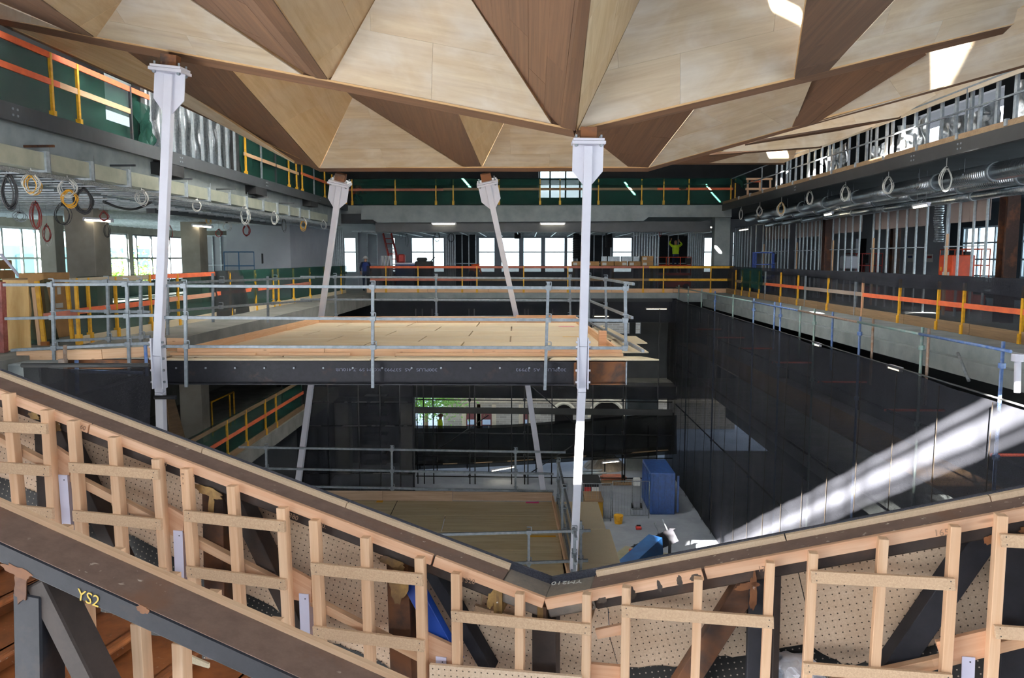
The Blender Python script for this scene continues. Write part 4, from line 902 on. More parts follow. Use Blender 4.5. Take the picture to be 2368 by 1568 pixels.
strips = [((-30, 974), (106, 981), 24), ((-30, 1067), (113, 1078), 25), ((-30, 1162), (120, 1177), 24), ((157, 1070), (365, 1087), 23), ((166, 1181), (371, 1202), 25), ((266, 1303), (382, 1317), 26), ((424, 1181), (657, 1207), 25), ((429, 1310), (659, 1341), 25), ((717, 1302), (976, 1329), 27), ((722, 1449), (980, 1482), 27), ((1042, 1413), (1365, 1445), 25), ((1436, 1401), (1789, 1428), 27), ((1875, 1321), (2209, 1339), 28), ((1858, 1534), (2203, 1561), 26), ((2315, 1236), (2460, 1243), 30), ((2301, 1448), (2460, 1458), 30), ((1, 1270), (128, 1285), 24)] + [((x, lineL(x) + dy_), (x + 190, lineL(x) + dy_ + 14), 24) for x in (-265, -470, -690) for dy_ in (95, 185)] + [((2595, 1225), (2880, 1236), 31), ((2590, 1452), (2875, 1464), 31)]
for a, b, h in strips:
    s_ = iq('strap', [a, b, (b[0] + 1, b[1] + h), (a[0] + 2, a[1] + h)], 0.016, 0.052, m_chip, FRAME); bev(s_, .001)
    for (x, y) in ((a[0] + 12, a[1] + 6), (a[0] + 14, a[1] + h - 6), (b[0] - 10, b[1] + 6), (b[0] - 12, b[1] + h - 6)):
        p = BP(x, y, 0.0525); tube('screw', p, p + NDIR * 0.001, 0.0022, m_black_rub, s_, 6)
# wide board at the foot near the low point
iq('strap', [(993, 1537), (1345, 1566), (1345, 1640), (993, 1640)], 0.016, 0.056, m_peg, FRAME)
# raking rail behind the studs
ib('raking_rail', (-740, 640), (975, 1525), 0.038, 0.035, -0.012, m_pine, FRAME)
ib('raking_rail', (2090, 1556), (3040, 1315), 0.040, 0.035, -0.012, m_pine, FRAME)
ib('raking_rail', (1860, 1600), (2160, 1535), 0.030, 0.035, -0.012, m_pine, FRAME)
for q_ in ([(118, 1027), (160, 1055), (160, 1100), (118, 1094)], [(380, 1166), (424, 1192), (424, 1250), (384, 1232)], [(668, 1313), (720, 1342), (720, 1394), (672, 1386)], [(986, 1466), (1046, 1494), (1046, 1562), (990, 1548)], [(2165, 1485), (2290, 1456), (2290, 1520), (2180, 1532)], [(1366, 1536), (1434, 1542), (1434, 1580), (1366, 1576)], [(1376, 1458), (1436, 1445), (1438, 1468), (1382, 1478)]):
    iq('plywood_block', q_, 0.02, -0.005, m_pine_pink, FRAME)
# black overspray on the top plate
for cx, cy, rx, ry, s in ((1462, 1372, 9, 15, 1), (1525, 1356, 6, 14, 2), (1572, 1345, 7, 15, 3), (1608, 1336, 16, 8, 4), (1392, 1388, 12, 7, 5), (1655, 1312, 0.1, 0.1, 6)):
    if rx > 1: blotch(cx, cy, rx, ry, plain('black overspray', '#3a3533', '#55493f', 30, .9), 0.0008, FRAME, 'spray_mark', s, -.2)
# offcut pieces lying on the lining
for q_ in ([(1098, 1400), (1135, 1412), (1132, 1428), (1096, 1415)], [(1136, 1412), (1188, 1424), (1186, 1440), (1134, 1428)]):
    tag(iq('timber_offcut', q_, 0.02, -0.13, m_chip, None), 'small particle board offcut resting behind the left stud of the low point' if q_[0][0] < 1100 else 'longer particle board offcut resting behind the stud near the low point', 'offcut')
# pencil notes
m_pencil = plain('pencil', '#8a6f5a', rough=.9)
def note(txt, x, y, size, rot=0.0, off=0.0235, mat=None, parent=None, sx=1.0, name='pencil_note'):
    lettering(txt, BP(x, y, off), size, mat or m_pencil, parent or FRAME, RPL @ Matrix.Rotation(rot, 4, 'Z'), name, 0.0004, sx)
ang = -math.atan(0.3835) * 0.9
note('1260', 172, 985, 0.03, ang, 0.001); note('90', 372, 1074, 0.03, ang, 0.001); note('10', 437, 1100, 0.025, ang, 0.001); note('1380', 660, 1192, 0.03, ang, 0.001)
note('30.', 736, 1216, 0.03, ang, 0.001); note('1520', 1066, 1345, 0.03, ang * .3, 0.001); note('17', 1752, 1322, 0.03, .12, 0.001); note('1650', 2160, 1240, 0.034, .16, 0.001)
note('1340', 415, 1098, 0.012, 0, 0.0356); note('3', 421, 1108, 0.014, 0, 0.0356); note('R', 422, 1120, 0.012, 0, 0.0356)
lettering('YM210', BP(1342, 1358, -0.02) + V(0, 0, CH * 0.02) - NDIR * .07, 0.045, plain('white chalk', '#c8c4bc', rough=.9), TRUSS, Matrix((-UDIR, NDIR, V(0, 0, 1))).transposed().to_4x4() @ Matrix.Rotation(0.17, 4, 'Y'), 'chalk_note', 0.0006)
# --- white angle posts
def angle_post(a, b, wpx, label):
    p0, p1_ = BP(*a, 0.0), BP(*b, 0.0); t = thing('angle_post', label, 'post', p1_); wv = (BP(a[0] + wpx, a[1]) - p0).length
    bar('front_leaf', p0, p1_, wv * .8, .004, m_white_lilac, t, up=NDIR, dy=wv * .1)
    q0, q1 = p0 + UDIR * wv * .45, p1_ + UDIR * wv * .45
    bar('side_leaf', q0, q1, .004, wv * .8, m_white_lilac, t, up=NDIR, dy=-wv * .0, dz=-wv * .4)
    c = BP(a[0] + wpx * .2, a[1] + 12, .003); tube('fixing_hole', c, c + NDIR * .001, .003, m_black_rub, t, 8)
angle_post((143, 1098), (156, 1270), 26, 'white steel angle upright between the paired studs above the stringer')
angle_post((409, 1227), (416, 1400), 27, 'white steel angle upright next to the stud marked in pencil')
angle_post((700, 1373), (706, 1530), 28, 'white steel angle upright beside the stud with a red mark')
angle_post((1017, 1519), (1017, 1640), 30, 'white steel angle upright at the wide foot board')
angle_post((2236, 1519), (2230, 1680), 38, 'white steel angle upright below the plywood offcut')
# --- crumpled plastic bag
r_ = random.Random(5); bmb = bmesh.new(); bmesh.ops.create_icosphere(bmb, subdivisions=4, radius=1)
for v_ in bmb.verts:
    k = 1 + 0.30 * math.sin(5 * v_.co.x + 3 * v_.co.z) * math.cos(4 * v_.co.z + 2) + 0.16 * math.sin(11 * v_.co.x - 7 * v_.co.z) + r_.uniform(-.05, .05)
    v_.co = Vector((v_.co.x * .085 * k, v_.co.y * .05, v_.co.z * .085 * k + (.03 if v_.co.z > .5 and abs(v_.co.x + .2) < .3 else 0)))
me = bpy.data.meshes.new('plastic_bag'); bmb.to_mesh(me); bmb.free(); me.materials.append(plain('white plastic film', '#e8e8ec', '#d4d4dc', 20, .35))
tag(_link(bpy.data.objects.new('plastic_bag', me), None, Matrix.Translation(BP(1838, 1545, -0.12)) @ RPL @ Matrix.Rotation(-.0, 4, 'X')), 'crumpled white plastic bag stuffed behind the studs', 'bag')

# ------------------------------------------------------------------ near stringer of the stair
SO = 1.05
STR = thing('stair_stringer', 'near steel stair stringer with yellow writing and pine strip on its top edge', 'stringer', BP(300, 1440, SO))
sl_ = lambda x: 1253 + 0.4545 * x
a, b = BP(-620, sl_(-620), SO), BP(1000, sl_(1000), SO)
fh = (BP(300, sl_(300), SO) - BP(300, 1446, SO)).length * math.cos(math.atan(.45))
bar('chord', a, b, fh, 0.16, m_steel_dark, STR, up=NDIR, b=.008, dy=-fh / 2, dz=-0.08)
bar('chord_top_face', a, b, 0.002, 0.158, m_steel_toplit, STR, up=NDIR, dy=0.0005, dz=-0.08)  # lighter colour stands for the light falling on the top
bar('edge_batten', a - NDIR * .165, b - NDIR * .165, 0.022, 0.02, m_pine, STR, up=NDIR, dy=0.008)
for x in (40, 168, 305, 405, 560):
    c = BP(x, sl_(x), SO) - NDIR * .19
    mbk = MB(); mbk.box((-.02, -.012, -.012), (.02, .012, .012), Matrix.Translation(c) @ RPL); mbk.build('packer', m_pine, STR)
ib('stringer_post', (60, 1375), (66, 1720), 0.105, 0.10, SO - .01, m_steel_dark, STR, bv=.006)
ib('diagonal_brace', (78, 1350), (232, 1660), 0.075, 0.10, SO - .015, m_chordbody, STR, bv=.006)
blotch(48, 1350, 17, 52, m_weld, SO - .007, STR, 'weld_scorch', 31); blotch(40, 1322, 40, 12, m_weld, SO + .001, STR, 'weld_scorch', 32, .45); blotch(330, 1410, 16, 9, m_weld, SO + .001, STR, 'weld_scorch', 33, .4)
lettering('YS2', BP(176, 1385, SO + .0015), 0.052, plain('yellow paint marker', '#d8b23a', rough=.6), STR, RPL @ Matrix.Rotation(-.24, 4, 'Z'), 'painted_mark', 0.0005)
# stair pans between stringer and balustrade
STAIR = thing('stair_flight', 'oxide red steel stair pans rising between stringer and balustrade', 'stairs', BP(300, 1500, .5))
t0 = BP(300, 1418, 0.02) + NDIR * .62; slope = (BP(800, sl_(800), SO).z - BP(0, sl_(0), SO).z) / (BP(800, sl_(800), SO) - BP(0, sl_(0), SO)).dot(UDIR)
for k in range(-9, 6):
    c = t0 + UDIR * (k * 0.26) + V(0, 0, slope * k * 0.26)
    m = MB(); M = Matrix.Translation(c - NDIR * .3) @ RPL
    m.box((-.15, -.012, -.30), (.15, .0, .62), M); m.box((-.15, -.012, -.30), (-.138, -slope * .26, .62), M)
    m.tube(M @ Vector((.15, -.012, -.30)), M @ Vector((.15, -.012, .62)), .014, 8)
    m.build('tread_pan', m_tread, STAIR)
for (x0, y0), (x1, y1) in (((183, 1396), (192, 1600)), ((312, 1445), (324, 1640)), ((408, 1490), (414, 1660))):
    ib('near_stud', (x0, y0), (x1, y1), 0.04, 0.05, SO - .17, m_pine, STAIR)
iq('kick_board', [(428, 1512), (482, 1536), (482, 1546), (428, 1530)], .01, SO - .5, m_chip_pale, STAIR)
# ------------------------------------------------------------------ edge fences: posts, boards, netting
def fence(name, label, P, posts, zt, zm, boards, netmat, loc, net=None, toe_mat=None, ft=0.16, post_mat=None, zbase=0.0, group=None, amp=0.05, freq=7, nx=80, seed=1, over=True):
    """P(s) -> ground point at parameter s; posts: list of s or (s, material); boards: (s0, s1, z, material)"""
    t = thing(name, label, 'fence', loc, group)
    side_ = (P(posts[0] if not isinstance(posts[0], tuple) else posts[0][0])).copy()
    for q_ in posts:
        s, mt = q_ if isinstance(q_, tuple) else (q_, post_mat or m_yellow)
        b0 = P(s); po = bar('post', b0 + V(0, 0, 0.0), b0 + V(0, 0, zt), 0.05, 0.06, mt, t, up=(0, 1, 0))
        if mt is m_yellow: bar('post_shoe', b0 + V(0, 0, 0.0), b0 + V(0, 0, 0.2), 0.1, 0.085, m_yellow, po, up=(0, 1, 0))
    for s0, s1, z, mt in boards:
        n = max(1, round((P(s1) - P(s0)).length / 3.6))
        for i in range(n):
            a, b = P(s0 + (s1 - s0) * i / n), P(s0 + (s1 - s0) * (i + 1) / n)
            bar('board', a + V(0, 0, z), b + V(0, 0, z), 0.035, 0.11, mt, t)
    if toe_mat:
        s0, s1 = net[0], net[1]; n = max(1, round((P(s1) - P(s0)).length / 3.0))
        for i in range(n):
            a, b = P(s0 + (s1 - s0) * i / n), P(s0 + (s1 - s0) * (i + 1) / n - (s1 - s0) * .0006)
            bar('toe_board', a + V(0, 0, ft / 2 + R(-.006, .006)), b + V(0, 0, ft / 2 + R(-.006, .006)), 0.035, ft, toe_mat, t)
    if net:
        s0, s1 = net[0], net[1]; k = 12
        o_ = net[2] if len(net) > 2 else V(0, 0, 0)
        tops = [P(s0 + (s1 - s0) * i / k) + V(0, 0, zt + 0.02) + o_ for i in range(k + 1)]; bots = [P(s0 + (s1 - s0) * i / k) + V(0, 0, 0.03) + o_ for i in range(k + 1)]
        curtain('netting', tops, bots, netmat, t, nx, 10, amp, freq, seed)
        if over:    # fold of the net over the top board
            lo_ = [p - V(0, 0, 0.30) - o_ * 1.6 for p in tops]; curtain('net_fold', [p - o_ * 1.3 + V(0, 0, .02) for p in tops], lo_, netmat, t, nx, 3, amp * .6, freq * 1.7, seed + 5)
    return t
# left, this storey: along X = -8.55
FXL = -8.55
PL = lambda y: V(FXL, y, 0.0)
yL = lambda x: U(x, 700, X=FXL).y
t = fence('net_fence', 'green netted fence with yellow posts along the side wing', PL, [yL(x) for x in (178, 205, 268, 348, 412, 533, 592, 633, 645, 680, 718, 752, 790)], 1.27, .64,
      [(yL(165), yL(345), 1.22, timber('grey board', '#c0b39c', '#a1937c')), (yL(347), yL(500), 1.22, m_orange), (yL(100), yL(180), .62, m_pinkred), (yL(181), yL(390), .64, m_orange), (yL(391), yL(500), .66, timber('pinkish board', '#d39b80', '#bd8468')), (yL(501), yL(620), .67, m_orange), (yL(621), yL(720), .66, m_pinkred)],
      m_net_green, PL(20), net=(yL(186), 37.0, V(-.06, 0, 0)), toe_mat=m_chip_pale, amp=.07, freq=9, seed=3, over=False)
curtain('net_fold', [PL(y) + V(.05, 0, 1.3) for y in (23.0, 27, 32, 37)], [PL(y) + V(.06, 0, .92) for y in (23.0, 27, 32, 37)], m_net_green, t, 60, 5, .05, 9, 8)
curtain('patch_netting', [PL(y) + V(.04, 0, 1.3) for y in (21.2, 22.1, 23.2)], [PL(y) + V(.04, 0, .0) for y in (21.3, 22.2, 23.9)], netting('dark patch net', '#2b2e30', .9, c2='#3a3a3c'), t, 20, 6, .06, 2, 4)
# left near end: plywood hoarding, leaning posts, drooping net
HO = thing('plywood_hoarding', 'knotty plywood hoarding panel at the near end of the side wing', 'hoarding', U(40, 830, Y=13.9))
plate('panel', [U(6, 649, Y=13.9), U(64, 649, Y=13.9), U(72, 826, Y=13.9), U(15, 832, Y=13.9)], .018, timber('knotty pine ply', '#d6b57c', '#b98f50', along=1.5, across=7, spread=.02), HO, grain=(0, 0, 1))
plate('top_return', [U(6, 647, Y=13.9), U(64, 647, Y=13.9), U(64, 643, Y=14.4), U(2, 643, Y=14.4)], .018, m_plyedge, HO)
tag(bar('red_post', U(0, 652, Y=13.6), U(8, 838, Y=13.6), .12, .12, steel('worn red paint', '#7a3a36', '#8d5a54', '#5d302c', .4), up=(0, 1, 0)), 'worn red painted post against the plywood hoarding', 'post')
NE = thing('net_fence', 'loose end of the green fence with a rusty yellow post and drooping net', 'fence', U(105, 800, X=-8.2))
for (x0, y0, x1, y1, mt, w_) in ((85, 650, 105, 812, m_yellow, .075), (155, 652, 168, 790, m_yellow, .06), (78, 664, 94, 808, m_pine, .07)):
    bar('post', U(x0, y0, Y=14.75), U(x1, y1, Y=14.75), w_, .05, mt, NE, up=(0, 1, 0))
bar('post_shoe', U(104, 790, Y=14.7), U(106, 815, Y=14.7), .12, .1, steel('rusty shoe', '#9a5a26', '#8a5a30', '#b0702e', .5), NE, up=(0, 1, 0))
curtain('netting', [U(66, 660, Y=14.8), U(92, 655, Y=14.85), U(106, 655, Y=14.9)], [U(72, 812, Y=14.8), U(105, 812, Y=14.85), U(140, 800, Y=15)], m_net_green, NE, 16, 8, .07, 2, 6)
curtain('netting', [U(88, 650, Y=14.8), U(105, 645, Y=14.85), U(122, 648, Y=14.9)], [U(90, 656, Y=14.8), U(105, 655, Y=14.85), U(120, 655, Y=14.9)], m_net_green, NE, 16, 3, .05, 3, 7)
# far end, this storey
PBk = lambda x: V(x, YB + .35, 0.0)
xB = lambda x: U(x, 660, Y=YB + .35).x
fence('net_fence', 'black netted fence with orange top board across the far end', PBk, [(xB(893), m_yellow), xB(967), xB(1069), xB(1103), xB(1211), xB(1313), xB(1487), xB(1534), xB(1643), xB(1693)], 1.27, .6,
      [(xB(856), xB(1110), 1.22, m_orange), (xB(1110), xB(1500), 1.22, m_pinkred), (xB(1500), xB(1695), 1.22, m_yellow), (xB(856), xB(1105), .62, m_pinkred), (xB(1105), xB(1500), .62, m_tim_old), (xB(1500), xB(1695), .62, m_yellow)],
      m_net_black, PBk(0), net=(xB(848), xB(1700), V(0, .08, 0)), toe_mat=m_pine, ft=.2, amp=.06, freq=8, seed=9, over=False)
# right, this storey
FXR = 9.55
PR = lambda y: V(FXR, y, 0.0)
yR = lambda x: U(x, 700, X=FXR).y
t = fence('net_fence', 'black netted fence with yellow posts and orange rail along the stud wall wing', PR, [yR(2366), yR(2229), yR(2170), yR(2080), (yR(1994), m_pine_pink), (yR(1977), m_galv_old), yR(1914), (yR(1861), m_galv_old), yR(1844), yR(1804), (yR(1768), m_galv_old), yR(1754), yR(1733), yR(1715), yR(1700)], 1.12, .6,
      [(yR(2480), yR(1995), .62, m_orange), (yR(1995), yR(1858), .63, timber('grey weathered rail', '#a08f84', '#84746a')), (yR(1858), yR(1770), .63, m_orange), (yR(1770), yR(1700), .62, m_tim_old)],
      m_net_black, PR(22), net=(11.0, 37.2, V(.09, 0, 0)), toe_mat=m_tim_old, ft=.24, amp=.06, freq=10, nx=120, seed=12, over=False)
curtain('net_fold', [PR(y) + V(-.04, 0, 1.26) for y in (11, 14, 17, 20, 24, 29)], [PR(y) + V(-.06, 0, z) for y, z in ((11, .8), (14, .86), (17, .95), (20, .9), (24, 1.02), (29, 1.08))], m_net_black, t, 90, 5, .04, 9, 14)
curtain('net_fold', [PR(y) + V(.06, 0, 1.26) for y in (11, 20, 37)], [PR(y) + V(.08, 0, 1.0) for y in (11, 20, 37)], m_net_black, t, 90, 4, .04, 9, 15)
curtain('patch_netting', [PR(y) + V(-.05, 0, 1.2) for y in (31.5, 33, 34.6)], [PR(y) + V(-.05, 0, .4) for y in (31.5, 33, 34.6)], m_net_green, t, 20, 6, .04, 3, 21)
# upper storey fences
P3 = lambda y: V(-8.75, y, Z3)
y3 = lambda x, y=250: U(x, y, X=-8.75).y
t = fence('upper_net_fence', 'green netted upper fence with two yellow posts left of the foil stud wall', P3, [y3(122), y3(182), (y3(302), m_steel_dark)], 1.25, .6,
      [(y3(-140), y3(345), 1.2, m_orange), (y3(-140), y3(140), .72, m_orange), (y3(140), y3(300), .72, m_pine)], m_net_green, P3(12), net=(y3(-140), y3(330), V(-.08, 0, 0)), amp=.06, freq=5, seed=31, over=False)
curtain('bundled_netting', [V(-8.7, y3(310), Z3 + 1.0), V(-8.65, y3(330), Z3 + .95), V(-8.7, y3(338), Z3 + .6)], [V(-8.7, y3(312), Z3 + .1), V(-8.6, y3(330), Z3 + .02), V(-8.7, y3(340), Z3 + .02)], m_net_green, t, 30, 10, .12, 3, 33)
fence('upper_net_fence', 'green netted upper fence between foil stud wall and dark post', P3, [y3(569, 400), (y3(605, 400), m_galv_old), (y3(638, 400), m_steel_dark), y3(668, 400), y3(686, 420)], 1.25, .6,
      [(y3(566, 400), y3(690, 400), .72, m_pine)], m_net_green, P3(26), net=(y3(563, 400), y3(692, 420), V(-.08, 0, 0)), amp=.08, freq=5, seed=35, over=False)
fence('upper_net_fence', 'green netted upper fence beside the rear white post head', P3, [y3(699, 420), (y3(726, 420), m_galv_old), y3(751, 430), y3(768, 440), y3(800, 440)], 1.25, .6,
      [(y3(697, 420), y3(775, 440), .78, m_orange)], m_net_green, P3(32), net=(y3(697, 420), y3(780, 440), V(-.08, 0, 0)), amp=.06, freq=4, seed=37, over=False)
PB3 = lambda x: V(x, YB + .2, Z3)
x3 = lambda x: U(x, 440, Y=YB + .2).x
fence('upper_net_fence', 'long green netted fence on the far concrete beam', PB3, [x3(814), x3(914), x3(1008), x3(1048), x3(1154), x3(1249), x3(1295), x3(1384), x3(1484), x3(1535), x3(1593), x3(1690), x3(1700)], 1.2, .6,
      [(x3(790), x3(1025), .72, m_pinkred), (x3(1025), x3(1520), .74, m_tim_old), (x3(1520), x3(1695), .74, m_orange)], m_net_green, PB3(0), net=(x3(818), x3(1690), V(0, .08, 0)), amp=.07, freq=9, nx=100, seed=41, over=True)
# roll of netting and a pine frame at the far corner of the upper floor
CO = thing('pine_barrier', 'pine framed barrier with a bundle of green net at the far upper corner', 'barrier', U(1750, 462, Y=36.0))
for a, b in (((1724, 414), (1786, 414)), ((1724, 437), (1786, 437))): bar('rail', U(*a, Y=36), U(*b, Y=36), .05, .1, m_pine, CO)
for x in (1729, 1757, 1781): bar('upright', U(x, 412, Y=36.05), U(x, 460, Y=36.05), .08, .05, m_pine, CO, up=(0, 1, 0))
box('orange_panel', U(1737, 418, Y=35.9), U(1757, 422, Y=36), m_orange, CO)
curtain('net_bundle', [U(1695, 420, Y=35.8), U(1706, 407, Y=35.6), U(1722, 406, Y=35.8)], [U(1706, 424, Y=35.8), U(1716, 436, Y=35.6), U(1722, 437, Y=35.8)], m_net_green, CO, 30, 8, .18, 3, 44)

# ------------------------------------------------------------------ steel edge channels of the upper floor
def channel(name, label, x, s, y0, y1, zt_, h, mat, joints):
    t = thing(name, label, 'beam', (x, (y0 + y1) / 2, zt_ - h)); m = MB()
    m.box((x - .005 - .004, y0, zt_ - h), (x + .005, y1, zt_)); m.box((min(x, x - s * .1), y0, zt_ - .012), (max(x, x - s * .1), y1, zt_)); m.box((min(x, x - s * .1), y0, zt_ - h), (max(x, x - s * .1), y1, zt_ - h + .012))
    chn = m.build('channel', mat, t)
    for yj in joints:
        for dy in (-.06, .06):
            for dz in (.09, .19):
                tube('bolt', V(x, yj + dy, zt_ - dz), V(x + s * .02, yj + dy, zt_ - dz), .022, m_galv_old, chn, 6)
    return t
channel('edge_channel', 'long grey steel channel bolted along the concrete edge beam', -8.42, 1, 2.0, YB, Z3 + .02, .29, m_beam_paint, [U(34, 262, X=-8.42).y, U(418, 368, X=-8.42).y, U(617, 424, X=-8.42).y, U(740, 458, X=-8.42).y])
for x in (355, 572, 703): 
    c = U(x, 380 if x < 400 else (432 if x < 600 else 463), X=-8.7); tag(box('channel_bracket', (-8.75, c.y - .05, c.z - .22), (-8.42, c.y + 1.0, c.z + .05), m_beam_black), {355: 'black steel bracket behind the tall left post', 572: 'black steel bracket under the channel by the foil stud wall', 703: 'black steel bracket under the channel near the far corner'}[x], 'bracket')
sbox('trim_5', (-8.75, 2, Z3 - .02), (-8.44, YB, Z3 + .01), m_conc, 'pale ledge on top of the grey channel')
t = channel('edge_channel', 'long black steel channel below the upper stud wall', 9.15, -1, 5.0, YB - .4, Z3 - .02, .30, m_beam_black, [U(2112, 360, X=9.15).y, U(1840, 425, X=9.15).y, U(2220, 330, X=9.15).y])
sbox('trim_6', (9.16, 5, Z3 - .02), (9.4, 36.8, Z3 + .1), m_tim_old, 'timber packing on top of the black channel')
# ------------------------------------------------------------------ upper stud wall on the window side, with rail
SW = thing('upper_stud_wall', 'galvanised upper stud wall with foil patches under the ceiling edge', 'stud wall', V(9.5, 22, Z3))
ztop = U(2368, 160, X=9.5).z + .1
y_ = 9.0; k = 0; rs = random.Random(3)
while y_ < 30.5:
    bar('stud', V(9.5, y_, Z3 + .1), V(9.5, y_, ztop), .05, .09, m_galv, SW, up=(0, 1, 0)); y_ += 0.6 if k % 7 else .32; k += 1
bar('track', V(9.5, 8, Z3 + .12), V(9.5, 30.6, Z3 + .12), .1, .04, m_galv_old, SW); bar('track', V(9.5, 8, ztop), V(9.5, 30.6, ztop), .1, .05, m_galv_old, SW)
bar('brace_rail', V(9.36, 5, Z3 + .62), V(9.36, 34, Z3 + .62), .035, .035, m_galv_old, SW)
for y_ in (12.6, 17.1, 21.7, 26.3, 31.5): bar('rail_post', V(9.36, y_, Z3 + .1), V(9.36, y_, Z3 + 1.1), .035, .035, m_galv_old, SW, up=(0, 1, 0))
bar('brace_rail', V(9.36, 5, Z3 + 1.08), V(9.36, 36, Z3 + 1.08), .035, .035, m_galv_old, SW)
for y0_, y1_, z1_ in ((14.2, 15.8, .95), (16.3, 18.6, .7), (19.2, 20.8, .9), (21.5, 22.2, .6), (24.0, 25.5, .95), (10.2, 12.4, .9)):
    curtain('foil_insulation', [V(9.62, y0_, Z3 + z1_), V(9.62, (y0_ + y1_) / 2, Z3 + z1_ - .1), V(9.62, y1_, Z3 + z1_)], [V(9.62, y0_, Z3 + .12), V(9.62, (y0_ + y1_) / 2, Z3 + .12), V(9.62, y1_, Z3 + .12)], m_foil, SW, 24, 8, .06, 4, int(y0_ * 10))
for k in range(16):
    y_ = 8.5 + k * 1.7; box('clip', (9.13, y_, Z3 - .0), (9.2, y_ + .08, Z3 + .13), m_galv, SW)
curtain('plastic_film', [V(9.4, y, ztop + .35) for y in (17.2, 18.4, 19.6)], [V(9.4, y, ztop + .02) for y in (17.2, 18.4, 19.6)], m_paper, SW, 20, 5, .12, 4, 77)
# left upper foil stud wall
LW = thing('upper_stud_wall', 'galvanised stud bay lined with wrinkled silver foil behind the left white post', 'stud wall', V(-8.8, 18, Z3))
ya, yb_ = y3(352, 300), y3(548, 400)
for k in range(10):
    y_ = ya + (yb_ - ya) * k / 9; bar('stud', V(-8.8, y_, Z3), V(-8.8, y_, Z3 + 1.5), .05, .08, m_galv, LW, up=(0, 1, 0))
bar('track', V(-8.8, ya, Z3 + .05), V(-8.8, yb_, Z3 + .05), .1, .06, m_galv, LW)
curtain('foil_insulation', [V(-8.92, y_, Z3 + 1.5) for y_ in (ya, (ya + yb_) / 2, yb_)], [V(-8.92, y_, Z3 + .05) for y_ in (ya, (ya + yb_) / 2, yb_)], m_foil, LW, 90, 16, .05, 14, 5)
for x, lb in ((338, 'dark steel upright at the near end of the foil stud bay'), (552, 'dark steel upright at the far end of the foil stud bay'), (690, 'dark steel upright beside the rear white post')):
    y_ = y3(x, 400); tag(bar('steel_upright', V(-8.85, y_, Z3), V(-8.85, y_, 7.9), .2, .2, m_beam_black, up=(0, 1, 0)), lb, 'column')
# ------------------------------------------------------------------ ducts, trays, lamps and cables
DU = thing('rectangular_duct', 'flat galvanised rectangular duct with bright joint flanges along the concrete beam', 'duct', V(-8.55, 20, 3.1))
dz0, dz1 = U(0, 374, X=-8.45).z, U(0, 331, X=-8.45).z
js = [2.0] + [U(x, 400, X=-8.45).y for x in (108, 210, 295, 368, 427, 480, 527, 567, 605, 638, 665, 690, 712)]
for i in range(len(js)):
    a = js[i]; b = js[i + 1] if i + 1 < len(js) else 33.5
    box('duct_length', (-9.1, a + .03, dz0), (-8.45, b - .03, dz1), m_duct, DU)
    if i: 
        box('joint_flange', (-9.14, a - .05, dz0 - .04), (-8.41, a + .05, dz1 + .03), m_galv, DU); tube('hanger_rod', V(-8.43, a + .1, dz0 - .25), V(-8.43, a + .1, dz1 + .15), .006, m_galv_old, DU, 5)
for i in (1, 3, 5, 7, 9, 11): bar('hanger_angle', V(-9.1, js[i] - .1, dz1 + .1), V(-8.2, js[i] - .15, dz1 + .1), .04, .04, m_steel_rust if i == 1 else m_beam_paint, DU)
TR = thing('cable_tray', 'perforated galvanised cable tray edge under the rectangular duct', 'cable tray', V(-8.4, 20, 3.0))
tz = U(0, 388, X=-8.35).z
bar('side_rail', V(-8.35, 2, tz), V(-8.35, 34, tz), .012, .07, plain('perforated tray', '#b4b7b6', '#5f6263', 60, .45, .6), TR); bar('side_rail', V(-9.3, 2, tz), V(-9.3, 34, tz), .012, .07, m_galv, TR)
for k in range(64): bar('rung', V(-8.35, 4 + k * .47, tz - .03), V(-9.3, 4 + k * .47, tz - .03), .05, .02, m_galv_old, TR)
# ceiling grid channels of the side wing
CGs = thing('ceiling_grid', 'galvanised ceiling suspension grid of thin channels over the side wing', 'ceiling grid', V(-13, 20, 3.1))
for k in range(9): bar('main_runner', V(-9.6 - k * .85, 8, 3.05), V(-9.6 - k * .85, 40, 3.05), .03, .05, m_galv, CGs)
for k in range(50): bar('cross_channel', V(-9.4, 9 + k * .6, 3.0), V(-17.2, 9 + k * .6, 3.0), .035, .03, m_galv, CGs)
for k in range(12): bar('hanger', V(-10.5 - (k % 3) * 2.2, 10 + k * 2.3, 3.05), V(-10.5 - (k % 3) * 2.2, 10 + k * 2.3, 3.7), .02, .02, m_galv_old, CGs, up=(0, 1, 0))
for k, (x, y, z, r) in enumerate(((-10.4, 8, 3.35, .13), (-13.6, 8, 3.42, .16))):
    tag(tube('round_duct', V(x, y, z), V(x, 31, z), r, m_galv, None, 14), ['slim round galvanised duct above the side wing ceiling grid', 'wider round galvanised duct deep above the side wing ceiling grid'][k], 'duct')
tag(bar('steel_beam', U(348, 478, Y=21.5), U(645, 512, Y=31.0), .25, .36, m_beam_paint), 'dark grey steel beam crossing under the tray towards the grey wall', 'beam')
# columns
for (x, X, w_, lb) in ((123, -15.2, .5, 'slim concrete column in front of the wide window'), (206, -12.2, .8, 'broad concrete column lit by the first batten lamp'), (451, -12.4, .7, 'concrete column carrying the second batten lamp'), (602, -11.2, .62, 'concrete column with an orange painted bracket mark')):
    y_ = U(x, 600, X=X).y; tag(box('concrete_column', (X - w_ / 2, y_ - w_ / 2, 0), (X + w_ / 2, y_ + w_ / 2, 3.72), m_conc_col, None, .01), lb, 'column')
